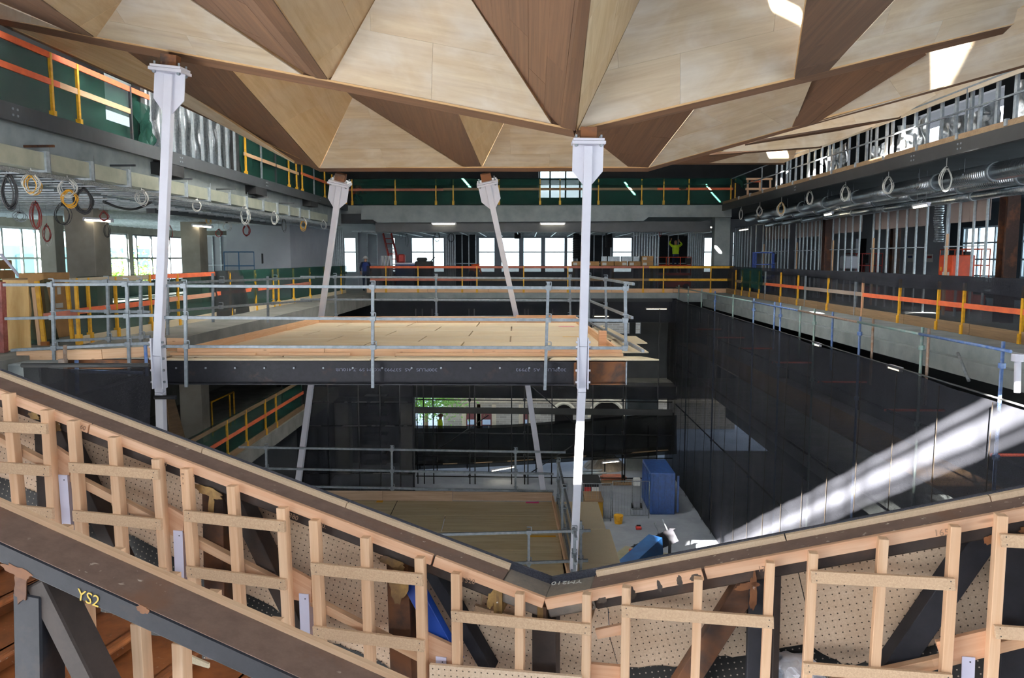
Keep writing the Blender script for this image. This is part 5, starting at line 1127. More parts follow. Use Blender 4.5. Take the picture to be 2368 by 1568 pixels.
# grey wall box at the end of the side wing
GB = [U(672, 600, X=-9.6), U(762, 600, X=-9.6)]
sbox('wall_core', (-12.2, GB[0].y, 0), (-9.6, GB[1].y + .6, 3.5), m_plaster, 'grey plasterboard box at the end of the side wing')
def batten(label, p, axis, L=1.2, on=True, chain=0.0, group=None, wd=.11):
    t = thing('batten_lamp', label, 'lamp', p, group); d = Vector(axis).normalized() * L / 2
    bar('housing', p - d, p + d, wd, .05, m_white, t, dz=.035); 
    tube('tube', p - d * .96 - V(0, 0, .012), p + d * .96 - V(0, 0, .012), .028, m_tube_light, t, 8)
    for s in (-1, 1): box('end_cap', p + d * s * .98 - V(.03, .03, .04), p + d * s * .98 + V(.03, .03, .03), m_white, t)
    if chain:
        for s in (-.6, .6): tube('chain', p + d * s + V(0, 0, .06), V((p + d * s).x, (p + d * s).y, 3.955 if chain > .65 and p.x > 9.5 else (p + d * s).z + chain), .006, m_galv_old, t, 5)
    return t
y1c = U(206, 600, X=-12.2).y
batten('glowing batten lamp on the broad concrete column', U(227, 509, Y=y1c - .44), (1, .0, -.06), .78)
batten('glowing batten lamp on the column beside the studs', U(468, 523, Y=U(451, 600, X=-12.4).y - .45), (1, 0, -.08), .75)
batten('glowing batten lamp on the column with the orange mark', U(604, 556, Y=U(602, 600, X=-11.2).y - .42), (1, 0, 0), .65)
batten('glowing batten lamp on the dark far beam near the leaning white post', U(1026, 517, Y=YB + .05), (1, 0, 0), 1.15)
batten('glowing double batten lamp on the dark far beam beside the tall white post', U(1278, 517, Y=YB + .05), (1, 0, 0), 1.2)
batten('chain hung batten lamp in front of the stud wall', U(2130, 476, X=10.66), (.15, 1, 0), 1.15, chain=.9)
batten('chain hung batten lamp further along the stud wall wing', U(1916, 495, X=10.66), (.15, 1, 0), 1.15, chain=.7)
batten('small lamp beside the far concrete column', U(1643, 525, Y=39), (1, 0, 0), .35, chain=.45)
batten('far lamp under the ducts past the concrete column', U(1719, 531, Y=42), (1, .6, .15), .7, chain=.75)
batten('lamp seen through the far screen below the slab', U(1518, 714, Y=37.6), (1, 0, 0), 1.05)
batten('lamp under the slab behind the deck corner', U(1390, 731, Y=37.6), (1, 0, 0), .8)
batten('tilted lamp under the ramp over the yard', U(1163, 1084, Y=35), (1, 0, .18), 1.1)
batten('lamp above the timber stacks in the yard', U(1412, 1068, Y=36), (1, 0, .1), .8)
batten('lamp behind the black screen near the sunlit patch', U(2069, 852, X=8.3), (0, -1, 0), .6)
batten('lamp behind the black screen in mid length', U(1889, 797, X=8.3), (0, -1, 0), .5)
# ducts of the window side wing
for k, (X, px_, py_, r, lb, mt) in enumerate(((10.35, 2368, 385, .20, 'large round galvanised duct along the black channel', m_spiral), (10.95, 2368, 408, .17, 'second round galvanised duct behind the large one', m_spiral), (11.25, 2368, 438, .11, 'foil wrapped pipe above the stud wall', m_foil))):
    z_ = U(px_, py_, X=X).z
    t = thing('round_duct', lb, 'duct', V(X, 20, z_)); 
    for i in range(12):
        tube('duct_length', V(X, 8 + i * 2.4, z_), V(X, 8 + (i + 1) * 2.4 - .02, z_), r, mt, t, 18)
        if i: tube('joint_band', V(X, 8 + i * 2.4 - .05, z_), V(X, 8 + i * 2.4 + .05, z_), r + .012, m_galv, t, 18)
for k, (x, y) in enumerate(((2282, 404), (2172, 427), (2083, 443), (2012, 455), (1950, 468), (1893, 474), (1852, 482))):
    p = U(x, y, X=10.7); t = thing('trapeze_hanger', ['trapeze hanger bar nearest the sunlit post', 'trapeze hanger bar behind the longest cable coil', 'trapeze hanger bar above the chain hung lamp', 'trapeze hanger bar before the foil pipe bend', 'trapeze hanger bar behind the mid cable coil', 'trapeze hanger bar over the doorway studs', 'trapeze hanger bar near the far ducts'][k], 'hanger', p)
    bar('strut', p + V(-.55, 0, 0), p + V(.55, .1, 0), .04, .04, m_galv, t)
    for s in (-.52, .5): tube('rod', p + V(s, 0, 0), p + V(s, 0, 3.95 - p.z), .007, m_galv_old, t, 5)
    for s in (-.35, -.05, .25): tube('pipe_clip', p + V(s, -.03, .06), p + V(s, .03, .06), .04, m_galv, t, 8)
# cable coils
def coil(label, p, w_, h, mats, turns=5, r=.0075, tail=0.0, seed=0, face=0.0, group=None, drop=None):
    """hank of cable hanging from a tie: several loops of slightly different size"""
    rs = random.Random(seed); t = thing('cable_coil', label, 'cable', p, group)
    for mt, k0, sc, dzz in mats:
        m = MB()
        for k in range(k0):
            a, b = w_ / 2 * sc * rs.uniform(.72, 1.08), h / 2 * sc * rs.uniform(.82, 1.06); cx_, cz_ = rs.uniform(-.08, .08) * w_, -h / 2 * sc - dzz + rs.uniform(-.02, .02); dy = rs.uniform(-.05, .05); tw = rs.uniform(-.25, .25) + face
            pts = []
            for i in range(20):
                an = 2 * math.pi * i / 20; sq = 1 - .5 * max(0, math.sin(an)) ** 1.5
                x = a * math.cos(an) * sq + cx_; z = b * math.sin(an) + cz_
                pts.append(p + V(x * math.cos(tw), x * math.sin(tw) + dy, z))
            m.path(pts, r, 5, True)
        m.build('loops', mt, t, True)
    m = MB(); m.tube(p + V(0, 0, tail if tail else .05), p + V(.01, 0, -.02), r, 5); m.build('hanging_end', mats[0][0], t)
    if drop is not None: tube('drop_wire', p, V(p.x, p.y, drop), .004, m_galv_old, t, 5)
    box('tie', p + V(-.02, -.06, -.05), p + V(.02, .06, -.02), m_blk_cable, t); return t
XT = -8.4
cl = lambda x, y, X=XT: U(x, y, X=X)
sz = lambda p, n: n * p.y / F
def hank(label, x, ytop, wpx, hpx, mats, X=XT, **kw):
    p = cl(x, ytop, X)
    if X < -9: kw['drop'] = 3.73
    elif X < -8.5: kw['drop'] = dz0 + .01
    coil(label, p, sz(p, wpx), sz(p, hpx), mats, **kw)
Wc, Yc, Bc, Rc = m_white_cable, m_yel_cable, m_blk_cable, m_red_cable
hank('white and yellow cable coil hanging from the tray near the hoarding', 71, 396, 36, 50, [(Wc, 5, 1, 0), (Yc, 4, .92, .05)], seed=1, face=.4)
hank('white cable coil with long yellow tails', 155, 412, 38, 42, [(Wc, 5, 1, 0), (Yc, 5, .9, .22)], seed=2, face=.4)
hank('thick black cable coil beside the broad column', 190, 432, 40, 60, [(Bc, 8, 1, 0)], X=-8.8, r=.014, seed=3, face=.4)
hank('black cable bunch at the near end of the tray', 18, 400, 30, 84, [(Bc, 8, 1, 0)], X=-8.8, r=.012, seed=4, face=.4)
hank('white cable coil before the tall left post', 327, 440, 26, 34, [(Wc, 5, 1, 0)], seed=5, face=.4)
hank('white cable coil just past the tall left post', 456, 462, 19, 26, [(Wc, 3, 1, 0)], seed=6, face=.4)
hank('white and grey cable coil with a long loop', 566, 476, 20, 42, [(Wc, 5, 1, 0), (m_galv_old, 3, .9, .1)], seed=7, face=.4)
hank('white cable coil in front of the grey wall edge', 635, 490, 16, 28, [(Wc, 5, 1, 0)], seed=8, face=.4)
hank('thin black cable loop against the grey wall', 657, 503, 10, 34, [(Bc, 3, 1, 0)], X=-8.7, seed=9, face=.4)
hank('white and yellow cable coil against the grey wall', 701, 502, 14, 26, [(Wc, 4, 1, 0), (Yc, 4, .9, .12)], seed=10, face=.4)
hank('thin white cable loop near the rear white post', 748, 510, 14, 20, [(Wc, 2, 1, 0)], seed=11, face=.4)
hank('red cable hank in front of the wide window', 81, 466, 26, 62, [(Rc, 6, 1, 0)], X=-11.5, seed=12)
hank('black cable ring above the slim column', 142, 470, 46, 50, [(Bc, 4, 1, 0)], X=-10, seed=13)
hank('red and white cable hank over the window glass', 108, 520, 20, 40, [(Rc, 4, 1, 0), (Wc, 3, 1.1, .05)], X=-12.5, seed=14)
hank('red cable hank in front of the metal studs', 569, 518, 17, 28, [(Rc, 8, 1, 0)], X=-10.2, seed=15)
hank('small red cable hank beside the column lamp', 506, 530, 16, 18, [(Rc, 4, 1, 0)], X=-11.2, seed=16)
hank('pale cable loop above the blue lift', 524, 512, 20, 22, [(Wc, 3, 1, 0)], X=-11, seed=17)
hank('red cable tangle by the broad column', 240, 490, 22, 20, [(Rc, 4, 1, 0)], X=-11, seed=18)
hank('dark cable tangle in front of the second window', 247, 515, 16, 34, [(Bc, 4, 1, 0)], X=-11.5, seed=19)
hank('red cable loop behind the tall left post', 391, 520, 14, 34, [(Rc, 2, 1, 0), (Bc, 2, .9, 0)], X=-12, seed=20)
hank('grey cable loops near the ceiling of the side wing', 45, 488, 30, 24, [(m_galv_old, 4, 1, 0)], X=-11, seed=22)
hank('yellow cable loops beside the second column lamp', 482, 500, 12, 18, [(Yc, 3, 1, 0)], X=-11, seed=23)
for k, (x, yt, w_, h, lb, tl) in enumerate(((2188, 385, 26, 56, 'longest white cable coil under the black channel', .9), (2054, 410, 22, 38, 'white cable coil above the chain hung lamp', .5), (1955, 428, 18, 36, 'white cable coil between the two chain hung lamps', .4), (1873, 440, 13, 32, 'narrow white cable coil before the foil pipe', .35), (1807, 468, 18, 30, 'white cable coil with a yellow strand', .5), (1757, 477, 14, 22, 'grey cable coil near the far ducts', .3), (1714, 482, 8, 26, 'thin white cable coil beside the far concrete column', .2))):
    p = U(x, yt, X=9.5); coil(lb, p, sz(p, w_), sz(p, h), [(Wc, 6, 1, 0)] + ([(Yc, 2, .9, 0)] if k == 4 else []), tail=tl, seed=50 + k, face=-.3, drop=3.9)
for k, (x, y, w_, h) in enumerate(((927, 535, 8, 18), (941, 540, 8, 30), (1010, 535, 14, 24), (1043, 538, 16, 22))):
    p = U(x, y, Y=41); coil(['grey cable loop above the red ladder', 'long grey cable loop beside the large divided window', 'dark cable bundle across the large divided window', 'dark cable ring before the metal stud'][k], p, sz(p, w_), sz(p, h), [(m_galv_old if k < 2 else Bc, 4, 1, 0)], seed=70 + k, drop=3.6)
p = U(1527, 525, Y=39); coil('red cable loop above the orange lift', p, .12, .5, [(Rc, 4, 1, 0)], seed=80, drop=3.6)
ca = MB(); ca.path(catmull([U(238, 466, X=-10), U(275, 480, X=-9.8), U(310, 484, X=-9.6), U(345, 470, X=-9.4), U(362, 458, X=-9.2)], 8), .03, 6); tag(ca.build('sagging_cable', m_blk_cable, None, True), 'thick black cable sagging under the tray by the tall left post', 'cable')
# ------------------------------------------------------------------ window side wing: stud wall, columns, lifts
SX = 12.2
ys = lambda x: U(x, 570, X=SX).y
S2 = thing('stud_wall', 'long galvanised stud wall with plasterboard only along its top', 'stud wall', V(SX, 24, 0))
stx = [1700, 1705, 1710, 1716, 1723, 1729, 1736, 1748, 1764, 1772, 1779, 1786, 1793, 1800, 1807, 1815, 1823, 1840, 1849, 1857, 1866, 1876, 1885, 1894, 1900, 1925, 1939, 1954, 1970, 1987, 2018, 2032, 2051, 2072, 2094, 2117, 2141, 2188, 2216, 2249, 2279]
ztp = U(2250, 448, X=SX).z
for x in stx:
    y_ = ys(x); bar('stud', V(SX, y_, 0), V(SX, y_, ztp), .038, .076, m_stud, S2, up=(0, 1, 0))
bar('top_track', V(SX, ys(2310), ztp), V(SX, ys(1700), ztp), .08, .05, m_galv_old, S2)
zn = U(2100, 573, X=SX).z
for a, b in ((2285, 2186), (2145, 2016), (1990, 1922), (1902, 1838), (1826, 1762)): bar('noggin', V(SX - .04, ys(a), zn), V(SX - .04, ys(b), zn), .03, .03, m_stud, S2)
for a, b, zb_ in ((2282, 2190, U(2235, 513, X=SX).z), (2141, 2018, U(2080, 527, X=SX).z), (1988, 1925, U(1955, 538, X=SX).z), (1896, 1840, U(1870, 548, X=SX).z), (1823, 1766, U(1800, 553, X=SX).z)):
    n = max(1, round((ys(b) - ys(a)) / 1.2))
    for i in range(n): box('plasterboard', (SX + .045, ys(a) + (ys(b) - ys(a)) * i / n + .004, zb_), (SX + .058, ys(a) + (ys(b) - ys(a)) * (i + 1) / n - .004, ztp), m_plaster_brown, S2)
for x in (1766, 1842, 1925, 2018, 2187): y_ = ys(x) - .09; bar('timber_stud', V(SX - .01, y_, 0), V(SX - .01, y_, 2.35), .04, .07, m_pine, S2, up=(0, 1, 0))
for x, w_, lb in ((2330, .34, 'rusty brown steel column beside the near end of the stud wall'), (1913, .3, 'dark brown steel column in the stud wall gap')):
    y_ = U(x, 560, X=SX + .1).y; t = thing('steel_column', lb, 'column', V(SX + .1, y_, 0)); mt = steel('dark oxide column', '#3a2620', '#2c1d19', '#5a3520', .35, .7)
    box('web', (SX + .09, y_ - w_ / 2, 0), (SX + .11, y_ + w_ / 2, 3.95), mt, t)
    for s in (-1, 1): box('flange', (SX - .06, y_ + s * w_ / 2 - .012, 0), (SX + .26, y_ + s * w_ / 2 + .012, 3.95), mt, t)
y_ = U(2070, 560, X=14.5).y; t = thing('steel_column', 'rusty steel column seen through the studs', 'column', V(14.5, y_, 0)); mt = bpy.data.materials['dark oxide column']
box('web', (14.49, y_ - .12, 0), (14.51, y_ + .12, 3.95), mt, t)
for s in (-1, 1): box('flange', (14.35, y_ + s * .12 - .012, 0), (14.65, y_ + s * .12 + .012, 3.95), mt, t)
gridslab('wall_room', 'X', 16.4, 16.55, (30.9, 46, 0, 3.95), [(38, 39.2, 0, 2.6)], m_plaster, 'blue grey partition behind the stud wall')
# flexible duct
FD = MB(); c0 = U(2171, 468, X=SX + .5); c1 = U(2171, 560, X=SX + .5); n = 34; vv = []
for i in range(n + 1):
    p = c0.lerp(c1, i / n); rr_ = .14 * (1.0 if i % 2 else .86) * (1 + .05 * math.sin(i)); 
    for k in range(14): vv.append(p + V(rr_ * math.cos(k * .4488), rr_ * math.sin(k * .4488), 0) + V(.02 * math.sin(i * .3), 0, 0))
FD.add(vv, [(i * 14 + k, i * 14 + (k + 1) % 14, (i + 1) * 14 + (k + 1) % 14, (i + 1) * 14 + k) for i in range(n) for k in range(14)])
FD.tube(c0, V(c0.x, c0.y, 3.96), .02, 6)
tag(FD.build('flexible_duct', m_foil), 'crinkled silver flexible duct hanging in the stud wall opening', 'duct')
def flex(label, x, ya, yb_, Y, r, mat, zc=3.6):
    m = MB(); c0, c1 = U(x, ya, Y=Y), U(x, yb_, Y=Y); n = 22; vv = []
    for i in range(n + 1):
        p = c0.lerp(c1, i / n); q = r * (1 if i % 2 else .85)
        for k in range(12): vv.append(p + V(q * math.cos(k * .5236), q * math.sin(k * .5236), 0))
    m.add(vv, [(i * 12 + k, i * 12 + (k + 1) % 12, (i + 1) * 12 + (k + 1) % 12, (i + 1) * 12 + k) for i in range(n) for k in range(12)])
    m.tube(c0, V(c0.x, c0.y, zc), .02, 6); tag(m.build('flexible_duct', mat), label, 'duct')
flex('black flexible duct hanging beside the tall white post', 1332, 540, 598, 42, .19, m_blk_cable)
flex('black flexible duct hanging above the cardboard boxes', 1408, 533, 572, 42, .2, m_blk_cable)
flex('short black duct stub above the bright windows', 1197, 534, 552, 42, .2, m_blk_cable)
def lift(label, loc, rz, mat, L=1.9, W=.9, H=.9, dark=None, tall=1.1):
    """scissor lift: chassis with wheels, folded scissor arms, platform with guard rail"""
    t = thing('scissor_lift', label, 'lift', loc, rz=rz); M0 = Matrix.Translation(Vector(loc)) @ Matrix.Rotation(rz, 4, 'Z'); dk = dark or m_black_rub
    def B(name, a, b, mt, bvl=.01):
        m = MB(); m.box(a, b, M0); o = m.build(name, mt, t); bev(o, bvl); return o
    B('chassis', (-L / 2, -W / 2 + .1, .12), (L / 2, W / 2 - .1, .42), mat)
    for sx in (-1, 1):
        for sy in (-1, 1):
            m = MB(); m.tube(M0 @ Vector((sx * L * .36, sy * (W / 2 - .1), .16)), M0 @ Vector((sx * L * .36, sy * W / 2, .16)), .16, 14); m.build('wheel', dk, t)
    for k in range(3):
        z0_, z1_ = .45 + k * (H - .5) / 3, .45 + (k + 1) * (H - .5) / 3
        for sy in (-.32, .32):
            m = MB(); m.bar(M0 @ Vector((-L * .42, sy, z0_)), M0 @ Vector((L * .42, sy, z1_)), .05, .08); m.bar(M0 @ Vector((L * .42, sy * .85, z0_)), M0 @ Vector((-L * .42, sy * .85, z1_)), .05, .08); m.build('scissor_arm', dk, t)
    B('platform', (-L / 2, -W / 2, H), (L / 2, W / 2, H + .12), mat)
    for x in (-L / 2 + .03, -L / 6, L / 6, L / 2 - .03):
        for sy in (-1, 1):
            m = MB(); m.tube(M0 @ Vector((x, sy * (W / 2 - .03), H + .1)), M0 @ Vector((x, sy * (W / 2 - .03), H + tall)), .022, 6); m.build('guard_post', mat, t)
    for z in (H + tall * .55, H + tall):
        pts = [Vector((sx * (L / 2 - .03), sy * (W / 2 - .03), z)) for sx, sy in ((-1, -1), (1, -1), (1, 1), (-1, 1))]
        m = MB(); m.path([M0 @ p for p in pts], .022, 6, True); m.build('guard_rail', mat, t)
    B('control_box', (L / 2 - .3, -W / 2 - .06, H + tall * .62), (L / 2 - .05, -W / 2 + .14, H + tall * .95), dk)
    return t
def onf(x, Y, y=600): p = U(x, y, Y=Y); return V(p.x, p.y, 0)
lift('orange scissor lift with a raised platform under the far beam', onf(1557, 41.5), 0, m_lift_orange, L=1.75, H=.75, tall=.95)
lift('blue scissor lift parked beside the metal studs of the side wing', onf(545, 30, 610) + V(-.3, 2.2, 0), .2, m_lift_blue, L=1.8, H=.65, tall=1.25)
lift('blue scissor lift at the far end of the stud wall', V(11.1, 36.6, 0), 1.2, plain('strong blue', '#2b4a9c', '#233d84', 5, .5), L=1.8, H=.7, tall=1.2)
lift('orange scissor lift behind the near studs', V(15.2, 27.4, 0), 1.4, m_lift_orange, L=2.2, H=.75, tall=1.2)
lift('red railed scissor lift deeper behind the studs', V(15.0, 35.0, 0), 1.5, plain('lift red', '#a8302a', '#8f2823', 5, .5), L=2.2, H=.7, tall=1.15)
BX = thing('machine_cabinet', 'orange machine cabinet with yellow warning labels behind the studs', 'machine', V(13.4, 23.9, 0))
c = U(2200, 600, X=13.4); box('cabinet', (13.2, c.y - .45, 0), (13.9, c.y + .35, 1.75), m_lift_orange, BX, .03)
for k in range(4): box('warning_label', (13.19, c.y - .3 + .15 * k, 1.1 + .15 * (k % 2)), (13.2, c.y - .2 + .15 * k, 1.22 + .15 * (k % 2)), m_yellow if k % 2 else m_paper, BX)
WT = thing('water_container', 'white plastic containers stacked behind the studs', 'container', V(14, 32, 0))
for z in (0.55, 1.2): box('container', (13.6, U(1948, 600, X=13.6).y - .3, z), (14.2, U(1948, 600, X=13.6).y + .3, z + .55), m_white, WT, .05)
box('pallet', (13.5, U(1948, 600, X=13.6).y - .4, 0), (14.3, U(1948, 600, X=13.6).y + .4, .55), m_tim_old, WT)
for x, y, w_, h, lb in ((2104, 597, 14, 18, 'white notice fixed on the dark partition'), (2149, 597, 14, 18, 'white and red notice fixed on the dark partition')):
    t = thing('wall_notice', lb, 'sign', U(x, y + h / 2, X=16.35)); a = U(x - w_ / 2, y + h / 2, X=16.35); b = U(x + w_ / 2, y - h / 2, X=16.35)
    box('sheet', (16.36, min(a.y, b.y), a.z), (16.38, max(a.y, b.y), b.z), m_paper, t)
    box('print_band', (16.355, min(a.y, b.y) + .05, b.z - .16), (16.36, max(a.y, b.y) - .05, b.z - .06), m_red_cable if x > 2120 else m_blue, t)
# far concrete column with sun patch
xa_, xb_ = U(1650, 560, Y=37.9).x, U(1686, 560, Y=37.9).x
tag(box('concrete_column', (xa_, 37.7, 0), (xb_, 38.3, 4.0), m_conc, None, .01), 'smooth concrete column at the far corner with a patch of sun', 'column')
# ------------------------------------------------------------------ far end rooms
CGb = thing('ceiling_grid', 'white gridded ceiling suspension over the far windows', 'ceiling grid', V(0, 42, 2.95))
zc = U(1200, 536, Y=38).z
for k in range(19): bar('cross_channel', V(-8 + k * .95, 38, zc), V(-8 + k * .95, 46.3, zc), .04, .04, m_galv, CGb)
for k in range(7): bar('main_runner', V(-8.5, 38.3 + k * 1.25, zc + .04), V(9.5, 38.3 + k * 1.25, zc + .04), .04, .04, m_galv, CGb)
for k in range(8): tube('hanger', V(-7 + k * 2.2, 41, zc), V(-7 + k * 2.2, 41, 3.6), .01, m_galv_old, CGb, 5)
def studpanel(label, x0, x1, Y, z1, nb, back=None, depth=.3):
    a, b = U(x0, 590, Y=Y).x, U(x1, 590, Y=Y).x; t = thing('stud_partition', label, 'stud wall', V((a + b) / 2, Y, 0))
    for i in range(nb + 1): bar('stud', V(a + (b - a) * i / nb, Y, 0), V(a + (b - a) * i / nb, Y, z1), .05, .08, m_galv, t, up=(0, 1, 0))
    for z in (.03, 1.35, z1): bar('track', V(a, Y, z), V(b, Y, z), .06, .04, m_galv, t)
    if back: box('lining', (a, Y + .05, 0), (b, Y + .07, z1), back, t)
studpanel('narrow stud partition left of the crouching worker', 1032, 1052, 42.5, 3.0, 4, m_plaster)
studpanel('dark lined stud partition behind the crouching worker', 1053, 1100, 44, 3.0, 3, m_soffit)
studpanel('dark lined stud partition left of the hanging black ducts', 1335, 1412, 44.5, 3.0, 4, m_soffit)
studpanel('open stud partition beside the cardboard boxes', 1465, 1522, 40.5, 3.1, 9)
studpanel('open stud partition right of the orange lift', 1592, 1625, 41.5, 3.1, 7)
studpanel('tall stud partition behind the orange lift', 1523, 1590, 45, 3.1, 3, m_soffit)
studpanel('white stud frame with pale lining beside the column of the side wing', 474, 586, 33.5, 2.6, 6, m_plaster)
studpanel('dark stud partition behind the rear left post', 760, 792, 40, 3.2, 7, None)
studpanel('grey lined partition left of the red ladder', 828, 872, 43, 3.1, 2, m_plaster)
box('x', (0, 0, -50), (0, 0, -50), m_black) if False else None
tag(box('partition_wall', (U(873, 590, Y=41).x, 41, 0), (U(905, 590, Y=41).x, 41.12, 3.2), m_plaster), 'plain grey partition behind the red ladder', 'wall')
# red ladder leaning
LD = thing('red_ladder', 'red step ladder leaning in front of the grey partition', 'ladder', onf(920, 39.6))
p0, p1_ = U(886, 540, Y=40.6), V(U(917, 640, Y=39.6).x, 39.6, 0.02)
for dx in (0, .42):
    bar('stile', p0 + V(dx, 0, 0), p1_ + V(dx, 0, 0), .06, .1, m_red_cable, LD)
for k in range(1, 11): bar('rung', p0.lerp(p1_, k / 11), p0.lerp(p1_, k / 11) + V(.42, 0, 0), .05, .05, m_galv if k % 3 == 0 else m_red_cable, LD)
TBk = thing('tool_table', 'blue tool chest with red bag behind the far fence', 'tool chest', onf(925, 39.2)); xx = onf(925, 39.2).x
box('chest', (xx - .2, 39.0, 0), (xx + .75, 39.6, 1.35), m_blue, TBk, .02); box('lid_edge', (xx - .22, 38.98, 1.35), (xx + .77, 39.62, 1.42), m_white, TBk); box('red_bag', (xx - .1, 39.1, 1.42), (xx + .25, 39.5, 1.85), m_red_cable, TBk, .06)
PNs = thing('panel_stack', 'white panels leaning in a fan beside the red ladder', 'panels', onf(893, 39.4)); xx = onf(885, 39.4).x
for k in range(7): bar('panel', V(xx + k * .09, 39.4, .02), V(xx + k * .07 - .05, 39.5, 1.75), .04, .5, m_paper if k % 2 else m_white, PNs, up=(0, 1, 0))
MC = thing('machine', 'dark machine with a lever standing before the divided window', 'machine', onf(978, 39.2)); xx = onf(978, 39.2).x
box('body', (xx - .4, 39, 0), (xx + .5, 39.5, 1.5), m_black_rub, MC, .06); box('head', (xx - .3, 39.05, 1.5), (xx + .2, 39.45, 1.68), m_clad, MC, .05); tube('lever', V(xx + .35, 39.2, 1.45), V(xx + .6, 39.2, 1.7), .03, m_clad, MC, 6)
# cardboard boxes on a rack behind the far fence
RK = thing('box_rack', 'low trestle carrying the cardboard boxes', 'trestle', onf(1410, 39.0)); xa_, xb_ = onf(1322, 39).x, onf(1512, 39).x
box('top', (xa_, 38.7, 1.18), (xb_, 39.3, 1.24), m_tim_old, RK)
for x in (xa_ + .1, (xa_ + xb_) / 2, xb_ - .1): box('leg', (x - .04, 38.8, 0), (x + .04, 39.2, 1.18), m_tim_old, RK)
for k, (x0, x1, y0, y1) in enumerate(((1322, 1350, 604, 614), (1353, 1386, 603, 614), (1389, 1419, 602, 614), (1420, 1450, 602, 614), (1452, 1481, 602, 614), (1482, 1510, 602, 614), (1482, 1510, 590, 601))):
    a = U(x0, y1, Y=39); b = U(x1, y0, Y=39); zb_ = 1.24 if k < 6 else 1.24 + .26
    t = thing('cardboard_box', ['cardboard box with an open flap at the near end of the trestle row', 'cardboard box behind the tall white post', 'cardboard box with one pale label mid row', 'cardboard box with the label at its right edge', 'cardboard box with the label at its left edge', 'lower cardboard box at the stud end of the row', 'upper cardboard box stacked on the end of the row'][k], 'box', V(a.x, 39, zb_), 'cardboard boxes behind the far fence')
    ct_ = box('carton', (a.x, 38.75, zb_), (b.x - .02, 39.25, zb_ + .25), m_card, t, .008); lx = a.x + (.06 if k != 3 else .38); box('label', (lx, 38.745, zb_ + .06), (lx + .2, 38.75, zb_ + .19), m_paper, ct_)
for k, (x0, x1) in enumerate(((1392, 1404), (1407, 1434), (1436, 1462), (1463, 1478))):
    a, b = U(x0, 596, Y=39).x, U(x1, 596, Y=39).x
    tag(box('metal_box', (a, 38.8, 1.49 if k < 9 else 0), (b - .03, 39.2, 1.49 + .25), m_galv, None, .01), ['small bright metal box on the cardboard row', 'long bright metal box on the cardboard row', 'second long metal box on the cardboard row', 'grey metal box next to the upper cardboard box'][k], 'box')
for k, (x, y, w_) in enumerate(((12, 640, 30), (26, 626, 22), (8, 610, 16))): pass
CB = [((-.2, 0), 'large cardboard carton on the floor behind the hoarding')]
t = thing('cardboard_box', 'stacked flat cardboard cartons behind the plywood hoarding', 'box', U(15, 640, X=-11))
for k in range(4): 
    a = U(0, 600 + k * 12, X=-11.3); box('carton', (-12.2, a.y - .6, .75 + .22 * k), (-11.2 - .05 * k, a.y + .5, .75 + .22 * k + .2), m_card, t, .01)
box('stand', (-12.2, U(0, 620, X=-11.3).y - .6, 0), (-11.2, U(0, 620, X=-11.3).y + .5, .75), m_tim_old, t)
CT = thing('large_carton', 'tall brown carton with arrow marks behind the green fence', 'box', U(150, 760, X=-9.6)); a, b = U(107, 752, X=-9.7), U(168, 752, X=-9.7)
box('carton', (-10.2, a.y, 0), (-9.7, b.y, 1.35), m_card, CT, .01); box('arrow_mark', (-9.7, (a.y + b.y) / 2 - .02, .9), (-9.695, (a.y + b.y) / 2 + .1, 1.05), m_paper, CT); box('print', (-9.7, (a.y + b.y) / 2 - .1, .62), (-9.695, (a.y + b.y) / 2 + .15, .72), m_paper, CT)
